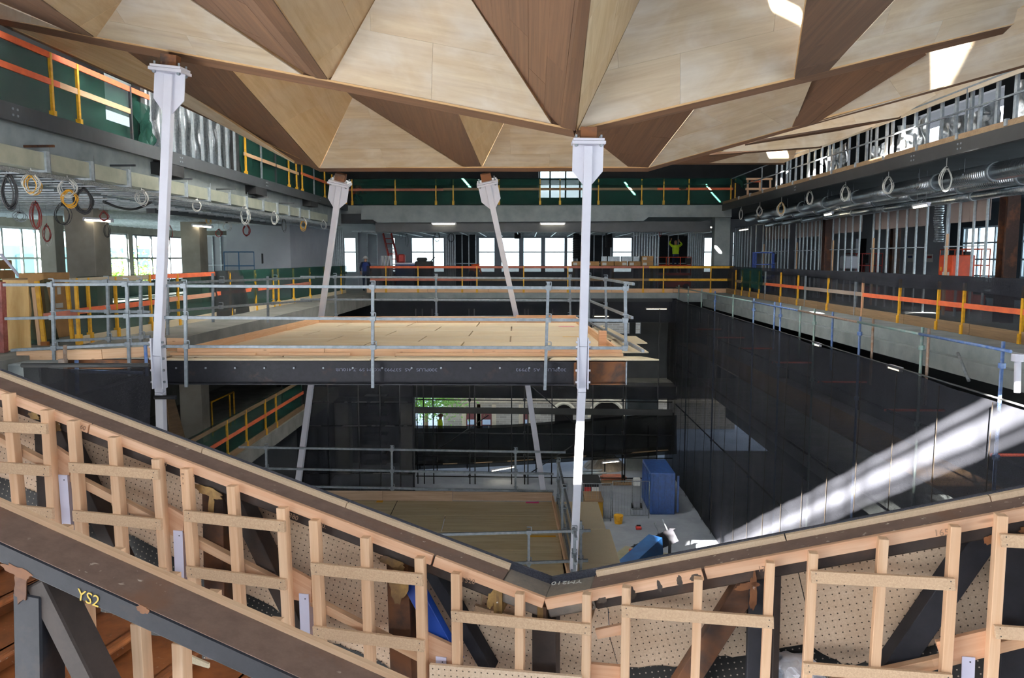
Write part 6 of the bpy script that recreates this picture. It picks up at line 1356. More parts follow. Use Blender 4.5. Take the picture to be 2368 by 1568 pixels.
# ------------------------------------------------------------------ people
def person(label, loc, rz, joints, cols, hat=None, vest=None, scale=1.0):
    """one skinned body; joints: dict of points in the person's own frame (x to its left, y back, z up)"""
    J = joints; names = list(J); idx = {n: i for i, n in enumerate(names)}
    E = [('pelvis', 'waist'), ('waist', 'chest'), ('chest', 'neck'), ('neck', 'head'), ('head', 'crown')]
    for s in 'LR': E += [('chest', 'sh' + s), ('sh' + s, 'el' + s), ('el' + s, 'wr' + s), ('wr' + s, 'ha' + s), ('pelvis', 'hip' + s), ('hip' + s, 'kn' + s), ('kn' + s, 'an' + s), ('an' + s, 'toe' + s)]
    rad = dict(pelvis=.15, waist=.135, chest=.15, neck=.055, head=.095, crown=.075, sh=.075, el=.048, wr=.034, ha=.045, hip=.09, kn=.062, an=.042, toe=.04)
    t = thing('person', label, 'person', loc, rz=rz); M0 = Matrix.Translation(Vector(loc)) @ Matrix.Rotation(rz, 4, 'Z')
    me = bpy.data.meshes.new('body'); me.from_pydata([tuple(Vector(J[n]) * scale) for n in names], [(idx[a], idx[b]) for a, b in E], [])
    o = bpy.data.objects.new('body', me); COL.objects.link(o)
    sk = o.modifiers.new('skin', 'SKIN'); 
    for n in names:
        r = rad.get(n) or rad[n[:-1]]; me.skin_vertices[0].data[idx[n]].radius = (r * scale, r * scale * (.72 if n in ('pelvis', 'waist', 'chest') else 1))
    me.skin_vertices[0].data[idx['pelvis']].use_root = True
    o.modifiers.new('sub', 'SUBSURF').levels = 1
    bpy.context.view_layer.update(); dg = bpy.context.evaluated_depsgraph_get(); ev = bpy.data.meshes.new_from_object(o.evaluated_get(dg)); bpy.data.objects.remove(o)
    skin, top, leg = cols
    for m in (skin, top, leg): ev.materials.append(m)
    zp = J['pelvis'][2] * scale; zn_ = (J['neck'][2]) * scale - .02
    hands = [Vector(J[h]) * scale for h in ('haL', 'haR', 'wrL', 'wrR')]; hd = Vector(J['head']) * scale; nk = Vector(J['neck']) * scale; pv = Vector(J['pelvis']) * scale; legs_ = [Vector(J[k]) * scale for k in ('knL', 'knR', 'anL', 'anR', 'toeL', 'toeR', 'hipL', 'hipR')]
    tops_ = [Vector(J[k]) * scale for k in ('chest', 'waist', 'elL', 'elR', 'shL', 'shR')]
    for p in ev.polygons:
        c = p.center; p.use_smooth = True
        dh = min((c - hd).length, (c - Vector(J['crown']) * scale).length, *[(c - h).length for h in hands]); dl = min((c - h).length for h in legs_ + [pv]); dt = min((c - h).length for h in tops_)
        p.material_index = 0 if dh < min(dl, dt) else (2 if dl < dt else 1)
    b = bpy.data.objects.new('body', ev); _link(b, t, M0)
    cr = Vector(J['crown']) * scale; hh = Vector(J['head']) * scale; up = (cr - hh).normalized(); 
    if hat:
        m = MB(); M = M0 @ Matrix.Translation(hh + up * .04) @ up.to_track_quat('Z', 'Y').to_matrix().to_4x4(); vv = []; ff = []
        for i in range(5):
            a = math.pi / 2 * i / 5; 
            for k in range(14): vv.append(M @ Vector((.125 * math.cos(a) * math.cos(k * .4488), .145 * math.cos(a) * math.sin(k * .4488), .12 * math.sin(a))))
        vv.append(M @ Vector((0, 0, .12))); ff = [(i * 14 + k, i * 14 + (k + 1) % 14, (i + 1) * 14 + (k + 1) % 14, (i + 1) * 14 + k) for i in range(4) for k in range(14)] + [(56 + k, 56 + (k + 1) % 14, 70) for k in range(14)]
        m.add(vv, ff); m.box((-.13, -.2, -.01), (.13, .12, .005), M); m.build('hard_hat', hat, t, True)
    if vest:
        ch, wa, pe = (Vector(J[k]) * scale for k in ('chest', 'waist', 'pelvis')); vv = []; ring = [(pe.lerp(wa, .3), .17, .13), (wa, .17, .125), (wa.lerp(ch, .6), .19, .135), (ch + (ch - wa).normalized() * .10, .17, .115)]; n = 16
        ax = (Vector(J['shL']) - Vector(J['shR'])).normalized()
        for c, rx, ry in ring:
            d = (ch - pe).normalized(); f = d.cross(ax).normalized()
            for k in range(n): vv.append(M0 @ (c + ax * rx * math.cos(2 * math.pi * k / n) + f * ry * math.sin(2 * math.pi * k / n)))
        m = MB(); m.add(vv, [(i * n + k, i * n + (k + 1) % n, (i + 1) * n + (k + 1) % n, (i + 1) * n + k) for i in range(3) for k in range(n)]); m.build('vest', vest, t, True)
    return t
def stand(**kw):
    J = dict(pelvis=(0, 0, .95), waist=(0, 0, 1.1), chest=(0, 0, 1.33), neck=(0, -.01, 1.5), head=(0, -.03, 1.6), crown=(0, -.03, 1.72), shL=(.19, 0, 1.42), elL=(.26, .02, 1.14), wrL=(.25, -.08, .9), haL=(.25, -.1, .82), shR=(-.19, 0, 1.42), elR=(-.26, .02, 1.14), wrR=(-.25, -.08, .9), haR=(-.25, -.1, .82), hipL=(.1, 0, .9), knL=(.11, -.02, .5), anL=(.11, .02, .09), toeL=(.13, -.16, .04), hipR=(-.1, 0, .9), knR=(-.11, -.02, .5), anR=(-.11, .02, .09), toeR=(-.13, -.16, .04))
    J.update(kw); return J
m_skin = plain('skin', '#b58468', '#a5765c', 6, .6); m_navy = plain('navy workwear', '#1b2238', '#242c44', 6, .9); m_hivis = plain('hi-vis lime', '#c4e81e', '#b4d61a', 5, .7); m_hiorange = plain('hi-vis orange', '#ef5a1c', '#e04f18', 5, .7); m_hatw = plain('white helmet', '#e6e6e2', rough=.4)
person('worker in a lime hi-vis shirt reaching up on the orange lift', onf(1562, 41.4) + V(0, 0, .87), math.pi, stand(elL=(.33, -.05, 1.55), wrL=(.22, -.15, 1.75), haL=(.2, -.18, 1.83), elR=(-.34, -.05, 1.5), wrR=(-.2, -.2, 1.7), haR=(-.18, -.22, 1.78)), (m_skin, m_hivis, m_navy), hat=None, vest=m_hivis)
person('worker in an orange vest bending down behind the far fence', onf(1090, 38.9), math.pi * .8, stand(waist=(0, -.1, 1.06), chest=(0, -.28, 1.22), neck=(0, -.42, 1.3), head=(0, -.5, 1.32), crown=(0, -.62, 1.36), shL=(.18, -.32, 1.28), shR=(-.18, -.32, 1.28), elL=(.22, -.45, 1.02), wrL=(.2, -.55, .85), haL=(.2, -.58, .78), elR=(-.22, -.45, 1.02), wrR=(-.2, -.55, .85), haR=(-.2, -.58, .78)), (m_skin, m_hiorange, m_navy), hat=None, vest=m_hiorange)
person('worker in dark blue with a white helmet by the small window', onf(845, 39.0), math.pi, stand(), (m_skin, m_navy, m_navy), hat=m_hatw, vest=plain('blue vest', '#24346c', rough=.8))
person('worker in coral workwear kneeling at the far upper corner', V(U(806, 440, Y=36.6).x, 38.1, Z3), 2.2, stand(pelvis=(0, 0, .5), waist=(0, -.05, .66), chest=(0, -.12, .88), neck=(0, -.2, 1.04), head=(0, -.25, 1.12), crown=(0, -.28, 1.24), shL=(.18, -.14, .96), shR=(-.18, -.14, .96), elL=(.24, -.2, .7), wrL=(.2, -.4, .62), haL=(.18, -.46, .6), elR=(-.24, -.2, .7), wrR=(-.2, -.4, .62), haR=(-.18, -.46, .6), hipL=(.1, 0, .46), knL=(.13, -.38, .42), anL=(.12, -.3, .09), toeL=(.12, -.45, .04), hipR=(-.1, 0, .46), knR=(-.12, -.3, .06), anR=(-.12, .1, .06), toeR=(-.12, .2, .04)), (m_skin, plain('coral workwear', '#f0705c', rough=.8), m_navy), hat=plain('coral helmet', '#f08068', rough=.4), vest=plain('coral vest', '#f0705c', rough=.8))
# ------------------------------------------------------------------ scaffold and black screen on the window side
XS = 7.25
ysx = lambda x, y=750: U(x, y, X=XS).y
SCF = thing('edge_scaffold', 'painted tube scaffold along the concrete edge of the stud wall wing', 'scaffold', V(XS, 22, ZG))
zr = U(1566, 664, X=XS).z; zr2 = U(2300, 812, X=XS).z
yn0, yn1 = ysx(2345, 820), ysx(1566, 664)
sts = [(2323, m_blue_scaf), (2149, m_brown_scaf), (2134, m_teal_scaf), (2019, m_brown_scaf), (1989, m_blue_scaf), (1925, m_blue_scaf), (1883, m_teal_scaf), (1850, m_teal_scaf), (1804, m_blue_scaf), (1790, m_blue_scaf), (1742, m_blue_scaf), (1694, m_teal_scaf), (1652, m_blue_scaf), (1621, m_teal_scaf), (1590, m_teal_scaf), (1568, m_teal_scaf)]
for i, (x, mt) in enumerate(sts):
    y_ = ysx(x); tube('standard', V(XS, y_, ZG if i % 2 == 0 else -1.0), V(XS, y_, zr + .12), .028, mt, SCF, 8)
    if i % 2 == 0:
        for z in (zr - .25, -1.4, -3.4, -5.4): m = MB(); m.tube(V(XS, y_, z - .04), V(XS, y_, z + .04), .055, 8); m.build('coupler', mt, SCF)
ylist = sorted([yn0, ysx(2134), ysx(1989), ysx(1850), ysx(1742), yn1])
for i in range(len(ylist) - 1): tube('guard_tube', V(XS - .05, ylist[i], zr), V(XS - .05, ylist[i + 1], zr), .026, [m_blue_scaf, m_teal_scaf, m_brown_scaf][i % 3], SCF, 8)
for z in (-1.4, -3.4, -5.4): tube('ledger', V(XS + .05, 8, z), V(XS + .05, yn1, z), .026, m_steel_dark, SCF, 8)
for k in range(7): tube('transom', V(XS, 12 + k * 3.6, -1.4), V(XS + 1.2, 12 + k * 3.6, -1.4), .026, plain('red tube', '#c8482c', rough=.5) if k == 0 else bpy.data.materials['red tube'], SCF, 8)
tube('raker', U(2215, 817, X=8.3), U(2240, 880, X=8.0), .03, m_galv_old, SCF, 8)
box('boards', (XS + .1, 8, -2.45), (XS + 1.2, yn1, -2.4), m_tim_old, SCF)
SP = thing('sunlit_standard', 'white glowing scaffold jack standing in full sun at the screen edge', 'scaffold', U(2352, 905, X=7.15))
tube('tube', U(2352, 908, X=7.15), U(2354, 826, X=7.15), .045, m_white, SP, 10); m = MB(); pc = U(2354, 826, X=7.15); m.tube(pc - V(0, 0, .06), pc + V(0, 0, .05), .085, 10); m.build('collar', m_white, SP)
# screen
XC = 7.02
SCR = thing('scaffold_screen', 'black shade cloth screen hanging from the scaffold with vertical seams', 'screen', V(XC, 22, ZG))
ztc = U(2000, 836, X=XC).z
k = 14; ylo, yhi = 8.5, ysx(1560, 690)
tops = [V(XC, yhi + (ylo - yhi) * i / k, U(1560, 692, X=XC).z + (ztc - U(1560, 692, X=XC).z) * i / k + .05 * math.sin(i * 1.9)) for i in range(k + 1)]
bots = [V(XC - .1, p.y, ZG + .1) for p in tops]
curtain('shade_cloth', tops, bots, m_net_screen, SCR, 160, 14, .05, 13, 60)
for i in range(19):
    y_ = 10.0 + i * 1.5
    if y_ > yhi: break
    tube('seam_cord', V(XC - .09, y_, ztc + .0), V(XC - .16, y_ + .05, ZG + .1), .008, m_black, SCR, 5)
tube('edge_rope', tops[0] + V(-.03, 0, 0), tops[-1] + V(-.03, 0, 0), .015, m_black_rub, SCR, 6)
# far screen under the far slab and end screen
YS = 34.6
FS = thing('far_scaffold', 'black tube scaffold across the opening to the yard', 'scaffold', V(0, YS, ZG))
fs = lambda x, y, Y=YS: U(x, y, Y=Y)
for x in (965, 980, 1002, 1086, 1098, 1183, 1213, 1221, 1276, 1370, 1440, 1446, 1520): tube('standard', V(fs(x, 1000).x, YS, ZG), V(fs(x, 1000).x, YS, -.6), .026, m_beam_black, FS, 6)
for y in (924, 1001, 1054, 1101, 1128): tube('ledger', fs(962, y), fs(1555, y + 6), .026, m_beam_black, FS, 6)
for y in (935, ): bar('toe_board', fs(960, 948, YS - .1), fs(1555, 954, YS - .1), .04, .28, m_beam_black, FS)
for a, b in (((1225, 890), (1340, 990)), ((1220, 1098), (1340, 1020)), ((1005, 1045), (1130, 960))): tube('brace', fs(*a, YS + .1), fs(*b, YS + .1), .026, m_beam_black, FS, 6)
for x in (1086, 1213, 1440):
    for y in (925, 1001, 1054, 1101): m = MB(); p = fs(x, y); m.tube(p - V(0, 0, .06), p + V(0, 0, .06), .06, 8); m.build('coupler', m_beam_black, FS)
YR = 36.2
RP = thing('mesh_wrapped_ramp', 'ramp wrapped in black mesh rising across the yard opening', 'ramp', V(0, YR, ZG))
tp = [fs(955, 990, YR), fs(1100, 991, YR), fs(1180, 988, YR), fs(1330, 977, YR), fs(1565, 960, YR)]; bt = [fs(955, 1086, YR), fs(1100, 1081, YR), fs(1180, 1077, YR), fs(1330, 1067, YR), fs(1565, 1050, YR)]
curtain('mesh', tp, bt, netting('ramp mesh', '#191a1c', .95, c2='#242526'), RP, 60, 8, .05, 5, 70)
curtain('mesh', [p + V(0, .6, 0) for p in tp], [p + V(0, .6, 0) for p in bt], bpy.data.materials['ramp mesh'], RP, 60, 8, .05, 5, 71)
for i in range(4): plate('ramp_board', [bt[i] + V(0, 0, .25), bt[i + 1] + V(0, 0, .25), bt[i + 1] + V(0, .6, .25), bt[i] + V(0, .6, .25)], .05, m_tim_old, RP, face=(0, YR, 5))
for x in (1010, 1130, 1240, 1400, 1500): tube('prop', fs(x, 985, YR + .3), V(fs(x, 985, YR + .3).x, YR + .3, ZG), .03, m_beam_black, RP, 6)
UPW = thing('far_screen', 'dark mesh curtain hung under the far slab edge', 'screen', V(0, 36.4, Z1))
curtain('shade_cloth', [fs(640, 690, 36.4), fs(1000, 690, 36.4), fs(1565, 690, 36.4)], [fs(640, 740, 36.4), fs(1000, 745, 36.4), fs(1565, 745, 36.4)], m_net_screen, UPW, 80, 6, .05, 9, 73)
curtain('shade_cloth', [fs(640, 885, 35.3), fs(1100, 885, 35.3), fs(1565, 885, 35.3)], [fs(640, 915, 35.3), fs(1100, 920, 35.3), fs(1565, 925, 35.3)], m_net_screen, UPW, 80, 6, .05, 9, 74)
# netted stair tower
TW = thing('stair_tower', 'netted scaffold stair tower in the dark left of the yard opening', 'scaffold', fs(800, 1120, 30))
tw = lambda x, y, Y=30.0: U(x, y, Y=Y)
for x in (655, 700, 760, 830, 880, 925, 955):
    for Y in (30.0, 32.0): tube('standard', V(tw(x, 1000, Y).x, Y, ZG), V(tw(x, 1000, Y).x, Y, -1), .03, m_beam_black, TW, 6)
for y in (930, 985, 1040, 1095): tube('ledger', tw(652, y), tw(958, y), .026, m_beam_black, TW, 6)
for k in range(9): 
    p = tw(870, 915 + k * 22, 31); box('tread', p - V(.45, .3, .02), p + V(.45, .3, .02), m_beam_paint, TW)
curtain('net', [tw(650, 870), tw(800, 870), tw(958, 870)], [V(tw(650, 1000).x, 30, ZG), V(tw(800, 1000).x, 30, ZG), V(tw(958, 1000).x, 30, ZG)], m_net_screen, TW, 70, 10, .12, 9, 80)
# ------------------------------------------------------------------ storey below on the fence side
PL1 = lambda y: V(-8.7, y, Z1)
fence('lower_net_fence', 'dim green netted fence of the storey below', PL1, [U(x, 1000, X=-8.7).y for x in (360, 440, 525, 570, 615, 640)], 1.2, .6, [(14, 30, .66, m_orange), (14, 30, 1.15, m_tim_old)], m_net_green, PL1(20), net=(12.5, 30.5, V(-.08, 0, 0)), toe_mat=m_tim_old, ft=.2, amp=.06, freq=7, seed=90, over=False)
y_ = U(455, 950, X=-10.6).y; tag(box('concrete_column', (-11.0, y_ - .3, Z1), (-10.3, y_ + .3, -.5), m_conc_col), 'concrete column in the shaded storey below', 'column')
YG = thing('yellow_gate', 'yellow tube gate standing in the shaded storey below', 'gate', U(515, 960, X=-10.2)); a, b = U(490, 957, X=-10.4), U(542, 953, X=-10.4)
for p in (a, b, a.lerp(b, .8)): tube('upright', V(p.x, p.y, Z1), V(p.x, p.y, Z1 + 1.15), .03, m_yellow, YG, 8)
for z in (.15, 1.15): tube('rail', V(a.x, a.y, Z1 + z), V(b.x, b.y, Z1 + z), .03, m_yellow, YG, 8)
tag(plate('leaning_board', [U(385, 920, X=-9.9), U(402, 915, X=-9.9), U(428, 1012, X=-9.4), U(395, 1020, X=-9.4)], .03, m_tim_old), 'dull board leaning beside the tall left post in the storey below', 'board')
# dark scaffold net at the near left
NL = thing('near_left_scaffold', 'dark netted scaffold corner under the approach platform', 'scaffold', U(150, 1000, Y=12.0))
nl = lambda x, y, Y=12.0: U(x, y, Y=Y)
curtain('net', [nl(52, 845), nl(130, 852), nl(240, 858), nl(345, 845)], [nl(70, 1100), nl(140, 1100), nl(240, 1100), nl(345, 1100)], netting('near black net', '#131316', .92, c2='#18181b'), NL, 40, 8, .05, 4, 95)
for x0, y0, x1, y1, r, mt in ((150, 798, 157, 1100, .03, m_brown_scaf), (177, 833, 184, 1100, .032, m_blue_scaf), (336, 798, 340, 870, .028, m_blue_scaf)): tube('standard', nl(x0, y0, 12.3), nl(x1, y1, 12.3), r, mt, NL, 8)
tube('ledger', nl(165, 858, 12.4), nl(330, 862, 12.4), .03, m_blue_scaf, NL, 8); tube('ledger', nl(50, 845, 11.98), nl(345, 845, 11.98), .035, m_black_rub, NL, 8); tube('raker', nl(150, 925, 12.2), nl(345, 862, 12.5), .03, m_beam_black, NL, 8)
m = MB(); m.box(nl(146, 836, 12.25) - V(.05, .05, .04), nl(146, 836, 12.25) + V(.05, .05, .04)); m.build('coupler', m_brown_scaf, NL)
tag(box('concrete_block', U(0, 880, Y=12.6) - V(.3, 0, .1), U(92, 843, Y=12.6) + V(0, .7, 0), m_conc, None, .02), 'concrete upstand block at the near end of the side wing', 'block')
# ------------------------------------------------------------------ yard beyond
YF = 51.5
m_stone, nt, b_, _o = newmat('coursed stone'); br = N(nt, 'ShaderNodeTexBrick'); br.inputs['Color1'].default_value = lin('#b3a592'); br.inputs['Color2'].default_value = lin('#95897b'); br.inputs['Mortar'].default_value = lin('#c2b7a6'); br.inputs['Scale'].default_value = 1.6; br.inputs['Brick Width'].default_value = .8
tcn = N(nt, 'ShaderNodeTexCoord'); mpn = N(nt, 'ShaderNodeMapping'); mpn.inputs['Rotation'].default_value = (math.pi / 2, 0, 0); nt.links.new(tcn.outputs['Object'], mpn.inputs[0]); nt.links.new(mpn.outputs[0], br.inputs[0]); nt.links.new(br.outputs[0], b_.inputs['Base Color']); b_.inputs['Roughness'].default_value = .9
FA = thing('stone_building', 'old coursed stone building with red framed windows and arches beyond the yard', 'building', V(0, YF, ZG - 1.15))
yf = lambda x, y: U(x, y, Y=YF)
m = MB()
a, b = yf(1025, 950).x, yf(1700, 950).x
box('wall', (a, YF, ZG - 1.15), (b, YF + .6, -1.5), m_stone, FA)
m_cream = plain('dressed stone', '#d8c6a8', '#c2b092', 3, .9)
for x0, x1 in ((1078, 1101), (1113, 1137), (1210, 1222)):
    w0, w1 = yf(x0, 950).x, yf(x1, 950).x; zt_, zb_ = yf(x0, 952).z, yf(x0, 1004).z
    f = box('window', (w0, YF - .06, zb_), (w1, YF - .01, zt_), plain('oxide window frame', '#6a2f2a', rough=.6) if 'oxide window frame' not in bpy.data.materials else bpy.data.materials['oxide window frame'], FA)
    zz = [zb_ + .1, (zb_ + zt_) / 2 - .1, zt_ - .45]
    for k in range(2): box('pane', (w0 + .08, YF - .08, zz[k]), (w1 - .08, YF - .062, zz[k + 1] - .08), plain('pale glass', '#c9d6e4', rough=.2) if 'pale glass' not in bpy.data.materials else bpy.data.materials['pale glass'], FA)
    for xq in (w0 - .3, w1): box('jamb_stone', (xq, YF - .04, zb_ - .2), (xq + .3, YF - .005, zt_ + .5), m_cream, FA)
for x0, x1, yt in ((1283, 1325, 935), (1366, 1440, 928)):
    w0, w1 = yf(x0, 950).x, yf(x1, 950).x; zt_ = yf(x0, yt).z; rr_ = (w1 - w0) / 2; mm_ = MB(); vv = []; n = 12; cx_ = (w0 + w1) / 2
    pts = [V(w0, YF - .03, ZG - 1.1), V(w1, YF - .03, ZG - 1.1)] + [V(cx_ + rr_ * math.cos(math.pi * i / n), YF - .03, zt_ - rr_ + rr_ * math.sin(math.pi * i / n)) for i in range(n + 1)]
    plate('arch_opening', pts, .02, m_black, FA, face=(0, 0, -5)); mm_.path([V(cx_ + (rr_ + .1) * math.cos(math.pi * i / n), YF - .04, zt_ - rr_ + (rr_ + .1) * math.sin(math.pi * i / n)) for i in range(n + 1)], .12, 5); mm_.build('arch_ring', m_cream, FA)
box('string_course', (a, YF - .1, yf(1100, 930).z), (b, YF, yf(1100, 924).z), m_cream, FA)
# leafy tree
TRE = thing('leafy_tree', 'leafy green tree beside the stone building', 'tree', V(yf(985, 1000).x, 48.5, ZG)); rs = random.Random(9); vv = []; ff = []; c0 = U(985, 935, Y=48.5)
for k in range(2600):
    d = Vector((rs.gauss(0, 1), rs.gauss(0, .7), rs.gauss(0, .7))); p = c0 + V(d.x * 1.1, d.y, d.z * .9 + .4); s = rs.uniform(.06, .13); u = Vector((rs.uniform(-1, 1), rs.uniform(-1, 1), rs.uniform(-1, 1))).normalized(); w_ = u.orthogonal().normalized(); q_ = len(vv)
    vv += [p - u * s, p + w_ * s * .5, p + u * s, p - w_ * s * .5]; ff.append((q_, q_ + 1, q_ + 2, q_ + 3))
mk('foliage', vv, ff, plain('leaf green', '#5f8f2c', '#86b045', 30, .6), TRE)['kind'] = 'stuff'
m = MB(); m.tube(V(c0.x, 48.5, ZG - 1.15), V(c0.x, 48.5, c0.z), .16, 8, .09); m.build('trunk', m_tim_old, TRE)
gz = lambda x, y: U(x, y, Z=ZG)
def gbox(name, label, cat, x0, x1, yb_, h, mat, dep=.6, bvl=.02, parts=None):
    a, b = gz(x0, yb_), gz(x1, yb_); t = thing(name, label, cat, (a + b) / 2); box('body', (a.x, a.y, ZG), (b.x, a.y + dep, ZG + h), mat, t, bvl); return t, a, b
t, a, b = gbox('blue_container', 'blue site container under the screen corner', 'container', 1503, 1560, 1190, 1.7, m_blue, 2.2); 
for k in range(8): box('rib', (a.x - .03, a.y + .15 + k * .26, ZG + .1), (a.x, a.y + .23 + k * .26, ZG + 1.6), m_blue, t)
for k in range(5): box('rib', (a.x + .1 + k * .24, a.y - .03, ZG + .1), (a.x + .18 + k * .24, a.y, ZG + 1.6), m_blue, t)
t, a, b = gbox('mustard_crate', 'mustard brown plywood crate standing by the lower deck', 'crate', 1354, 1394, 1210, .85, plain('mustard ply', '#8a6a20', '#765a1c', 4, .8), 1.2); box('lid', (a.x - .02, a.y - .02, ZG + .85), (b.x + .02, a.y + 1.22, ZG + .9), m_tim_old, t)
BK = thing('yellow_bucket', 'yellow bucket on the ground beyond the mesh panels', 'bucket', gz(1430, 1210)); p = gz(1430, 1210); m = MB(); m.tube(p, p + V(0, 0, .32), .15, 14, .19); m.build('pail', m_yellow, BK); m = MB(); m.path([p + V(.19 * math.cos(i * math.pi / 8), .0, .32 + .12 * math.sin(i * math.pi / 8)) for i in range(9)], .008, 5); m.build('handle', m_galv, BK)
t, a, b = gbox('red_toolbox', 'small red toolbox on the ground', 'toolbox', 1471, 1484, 1226, .12, m_red_cable, .2); box('handle', (a.x + .03, a.y + .08, ZG + .12), (b.x - .03, a.y + .11, ZG + .17), m_black_rub, t)
t, a, b = gbox('grey_skip', 'dark skip with red and white panels by the deck edge', 'skip', 1352, 1384, 1164, .85, m_clad, 1.0); box('red_panel', (a.x - .02, a.y - .03, ZG + .1), (a.x + .25, a.y, ZG + .7), m_red_cable, t); box('white_panel', (b.x - .3, a.y - .03, ZG + .1), (b.x, a.y, ZG + .7), m_paper, t); box('rim', (a.x - .08, a.y - .08, ZG + .85), (b.x + .08, a.y + 1.08, ZG + .93), m_black_rub, t)
for k, (x0, x1, yb_, h, mt, lb) in enumerate(((1392, 1442, 1115, .3, m_pinkred, 'stack of pinkish timber in the yard'), (1388, 1470, 1122, .12, m_tim_old, 'long low stack of boards in front of the pink timber'))):
    a, b = gz(x0, yb_), gz(x1, yb_); t = thing('timber_stack', lb, 'timber', (a + b) / 2)
    for j in range(3):
        for i in range(2 if k == 0 else 1): bar('plank', V(a.x + .1 * R(-1, 1), a.y + j * .2, ZG + .06 + i * .13), V(b.x + .15 * R(-1, 1), a.y + j * .2 + .05, ZG + .06 + i * .13), .16, .1, mt, t)
SPi = bmesh.new(); bmesh.ops.create_cone(SPi, cap_ends=True, segments=24, radius1=1.1, radius2=.1, depth=.9); bmesh.ops.subdivide_edges(SPi, edges=SPi.edges, cuts=3, use_grid_fill=True)
for v_ in SPi.verts: v_.co += v_.co.normalized() * R(-.06, .06)
me = bpy.data.meshes.new('sand_heap'); SPi.to_mesh(me); SPi.free(); me.materials.append(plain('sand', '#a39a90', '#8c837a', 6, .95)); p = gz(1422, 1100)
tag(_link(bpy.data.objects.new('sand_heap', me), None, Matrix.Translation(p + V(-.3, 1.6, .42))), 'grey heap of sand in the yard', 'heap')
for k, (xa_, xb_, yy) in enumerate(((1348, 1408, 1092), (1346, 1402, 1099))):
    tag(tube('steel_pipe', gz(xa_, yy) + V(0, 0, .06), gz(xb_, yy - 2) + V(0, 0, .06), .06, m_galv, None, 10), ['bright steel pipe lying in the yard next to the sand heap', 'second steel pipe lying in front of the first'][k], 'pipe')
for k, (xa_, xb_, yy) in enumerate(((1345, 1412, 1205), (1416, 1500, 1198))):
    a, b = gz(xa_, yy), gz(xb_, yy); b.y = a.y; t = thing('mesh_fence', ['temporary mesh fence panel beside the mustard crate', 'temporary mesh fence panel beside the blue container'][k], 'fence', (a + b) / 2)
    for q_ in (a, b): tube('upright', q_, q_ + V(0, 0, 1.5), .02, m_galv_old, t, 6)
    for z in (.12, 1.5): tube('rail', a + V(0, 0, z), b + V(0, 0, z), .02, m_galv_old, t, 6)
    n = 12
    for i in range(1, n): tube('wire', a.lerp(b, i / n) + V(0, 0, .12), a.lerp(b, i / n) + V(0, 0, 1.5), .004, m_galv_old, t, 4)
TRl = thing('hand_trolley', 'grey hand trolley standing on the ground', 'trolley', gz(1472, 1176)); p = gz(1472, 1176)
for s in (-.18, .18):
    tube('frame', p + V(s, 0, .12), p + V(s, .1, 1.2), .018, m_galv_old, TRl, 6); m = MB(); m.tube(p + V(s - .03, 0, .12), p + V(s + .03, 0, .12), .12, 12); m.build('wheel', m_black_rub, TRl)
box('toe_plate', p + V(-.2, -.25, .02), p + V(.2, 0, .04), m_galv_old, TRl); box('white_bag', p + V(-.16, -.08, .95), p + V(.14, .1, 1.3), m_paper, TRl, .04)
tag(box('concrete_pier', (fs(1448, 1090, 37).x, 37, ZG), (fs(1518, 1090, 37).x, 37.6, Z1 - .5), m_conc), 'broad pale concrete pier beside the yard opening', 'column')
for k in range(3):
    x = fs([700, 790, 940][k], 1000, 36).x; tag(box('concrete_column', (x - .35, 36, ZG), (x + .35, 36.7, Z1 - .5), m_conc_dark), ['dark concrete column behind the stair tower net', 'second dark concrete column behind the stair tower net', 'dark concrete column at the edge of the yard opening'][k], 'column')
# boom machine
BM = thing('boom_machine', 'blue and cream boom arms of a parked lift machine below the stair', 'machine', U(1470, 1330, Y=20)); m_cream2 = plain('cream arm paint', '#a09a80', '#8f8a72', 3, .6); m_blu2 = plain('deep blue arm', '#1f5288', '#1a4474', 3, .5)
bar('lower_arm', U(1405, 1360, Y=19.2), U(1517, 1258, Y=21.2), .42, .5, m_blu2, BM); bar('upper_arm', U(1380, 1345, Y=19.8), U(1465, 1278, Y=21.6), .5, .3, m_cream2, BM); bar('side_arm', U(1490, 1320, Y=20), U(1545, 1292, Y=21.4), .4, .3, m_cream2, BM)
box('warning_lamp', U(1460, 1277, Y=21) - V(.06, .06, .04), U(1460, 1277, Y=21) + V(.06, .06, .08), m_lift_orange, BM)
pz = U(1450, 1350, Y=20.3); box('chassis', V(pz.x - 1.3, 19.4, ZG + .3), V(pz.x + 1.0, 21.4, ZG + .9), m_blu2, BM)
for sx in (-1.1, .8):
    for sy in (19.4, 21.4): m = MB(); m.tube(V(pz.x + sx, sy - .12, ZG + .35), V(pz.x + sx, sy + .12, ZG + .35), .35, 14); m.build('wheel', m_black_rub, BM)
bar('mast', V(pz.x, 20.4, ZG + .9), V(pz.x, 20.6, U(1440, 1340, Y=20).z), .4, .4, m_blu2, BM, up=(0, 1, 0))
STG = thing('saw_tooth_stringer', 'dark saw toothed stair stringer lying below the screen', 'stair part', U(1500, 1260, Y=24)); m = MB(); a, b = U(1438, 1278, Y=24), U(1562, 1222, Y=24); n = 9
for i in range(n):
    p = a.lerp(b, i / n); q_ = a.lerp(b, (i + 1) / n); vv = [p, q_, V(p.x, p.y, q_.z + .0) + V(0, 0, .05)]; k = [w_ - V(0, 0, .5) for w_ in (p, q_)]
    m.add([p + V(0, -.03, 0), q_ + V(0, -.03, 0), V(p.x, p.y - .03, q_.z), p + V(0, .03, 0), q_ + V(0, .03, 0), V(p.x, p.y + .03, q_.z)], [(0, 1, 2), (3, 5, 4), (0, 3, 4, 1), (1, 4, 5, 2), (2, 5, 3, 0)])
m.bar(a - V(0, 0, .2), b - V(0, 0, .2), .08, .45); m.build('stringer', m_steel_dark, STG)
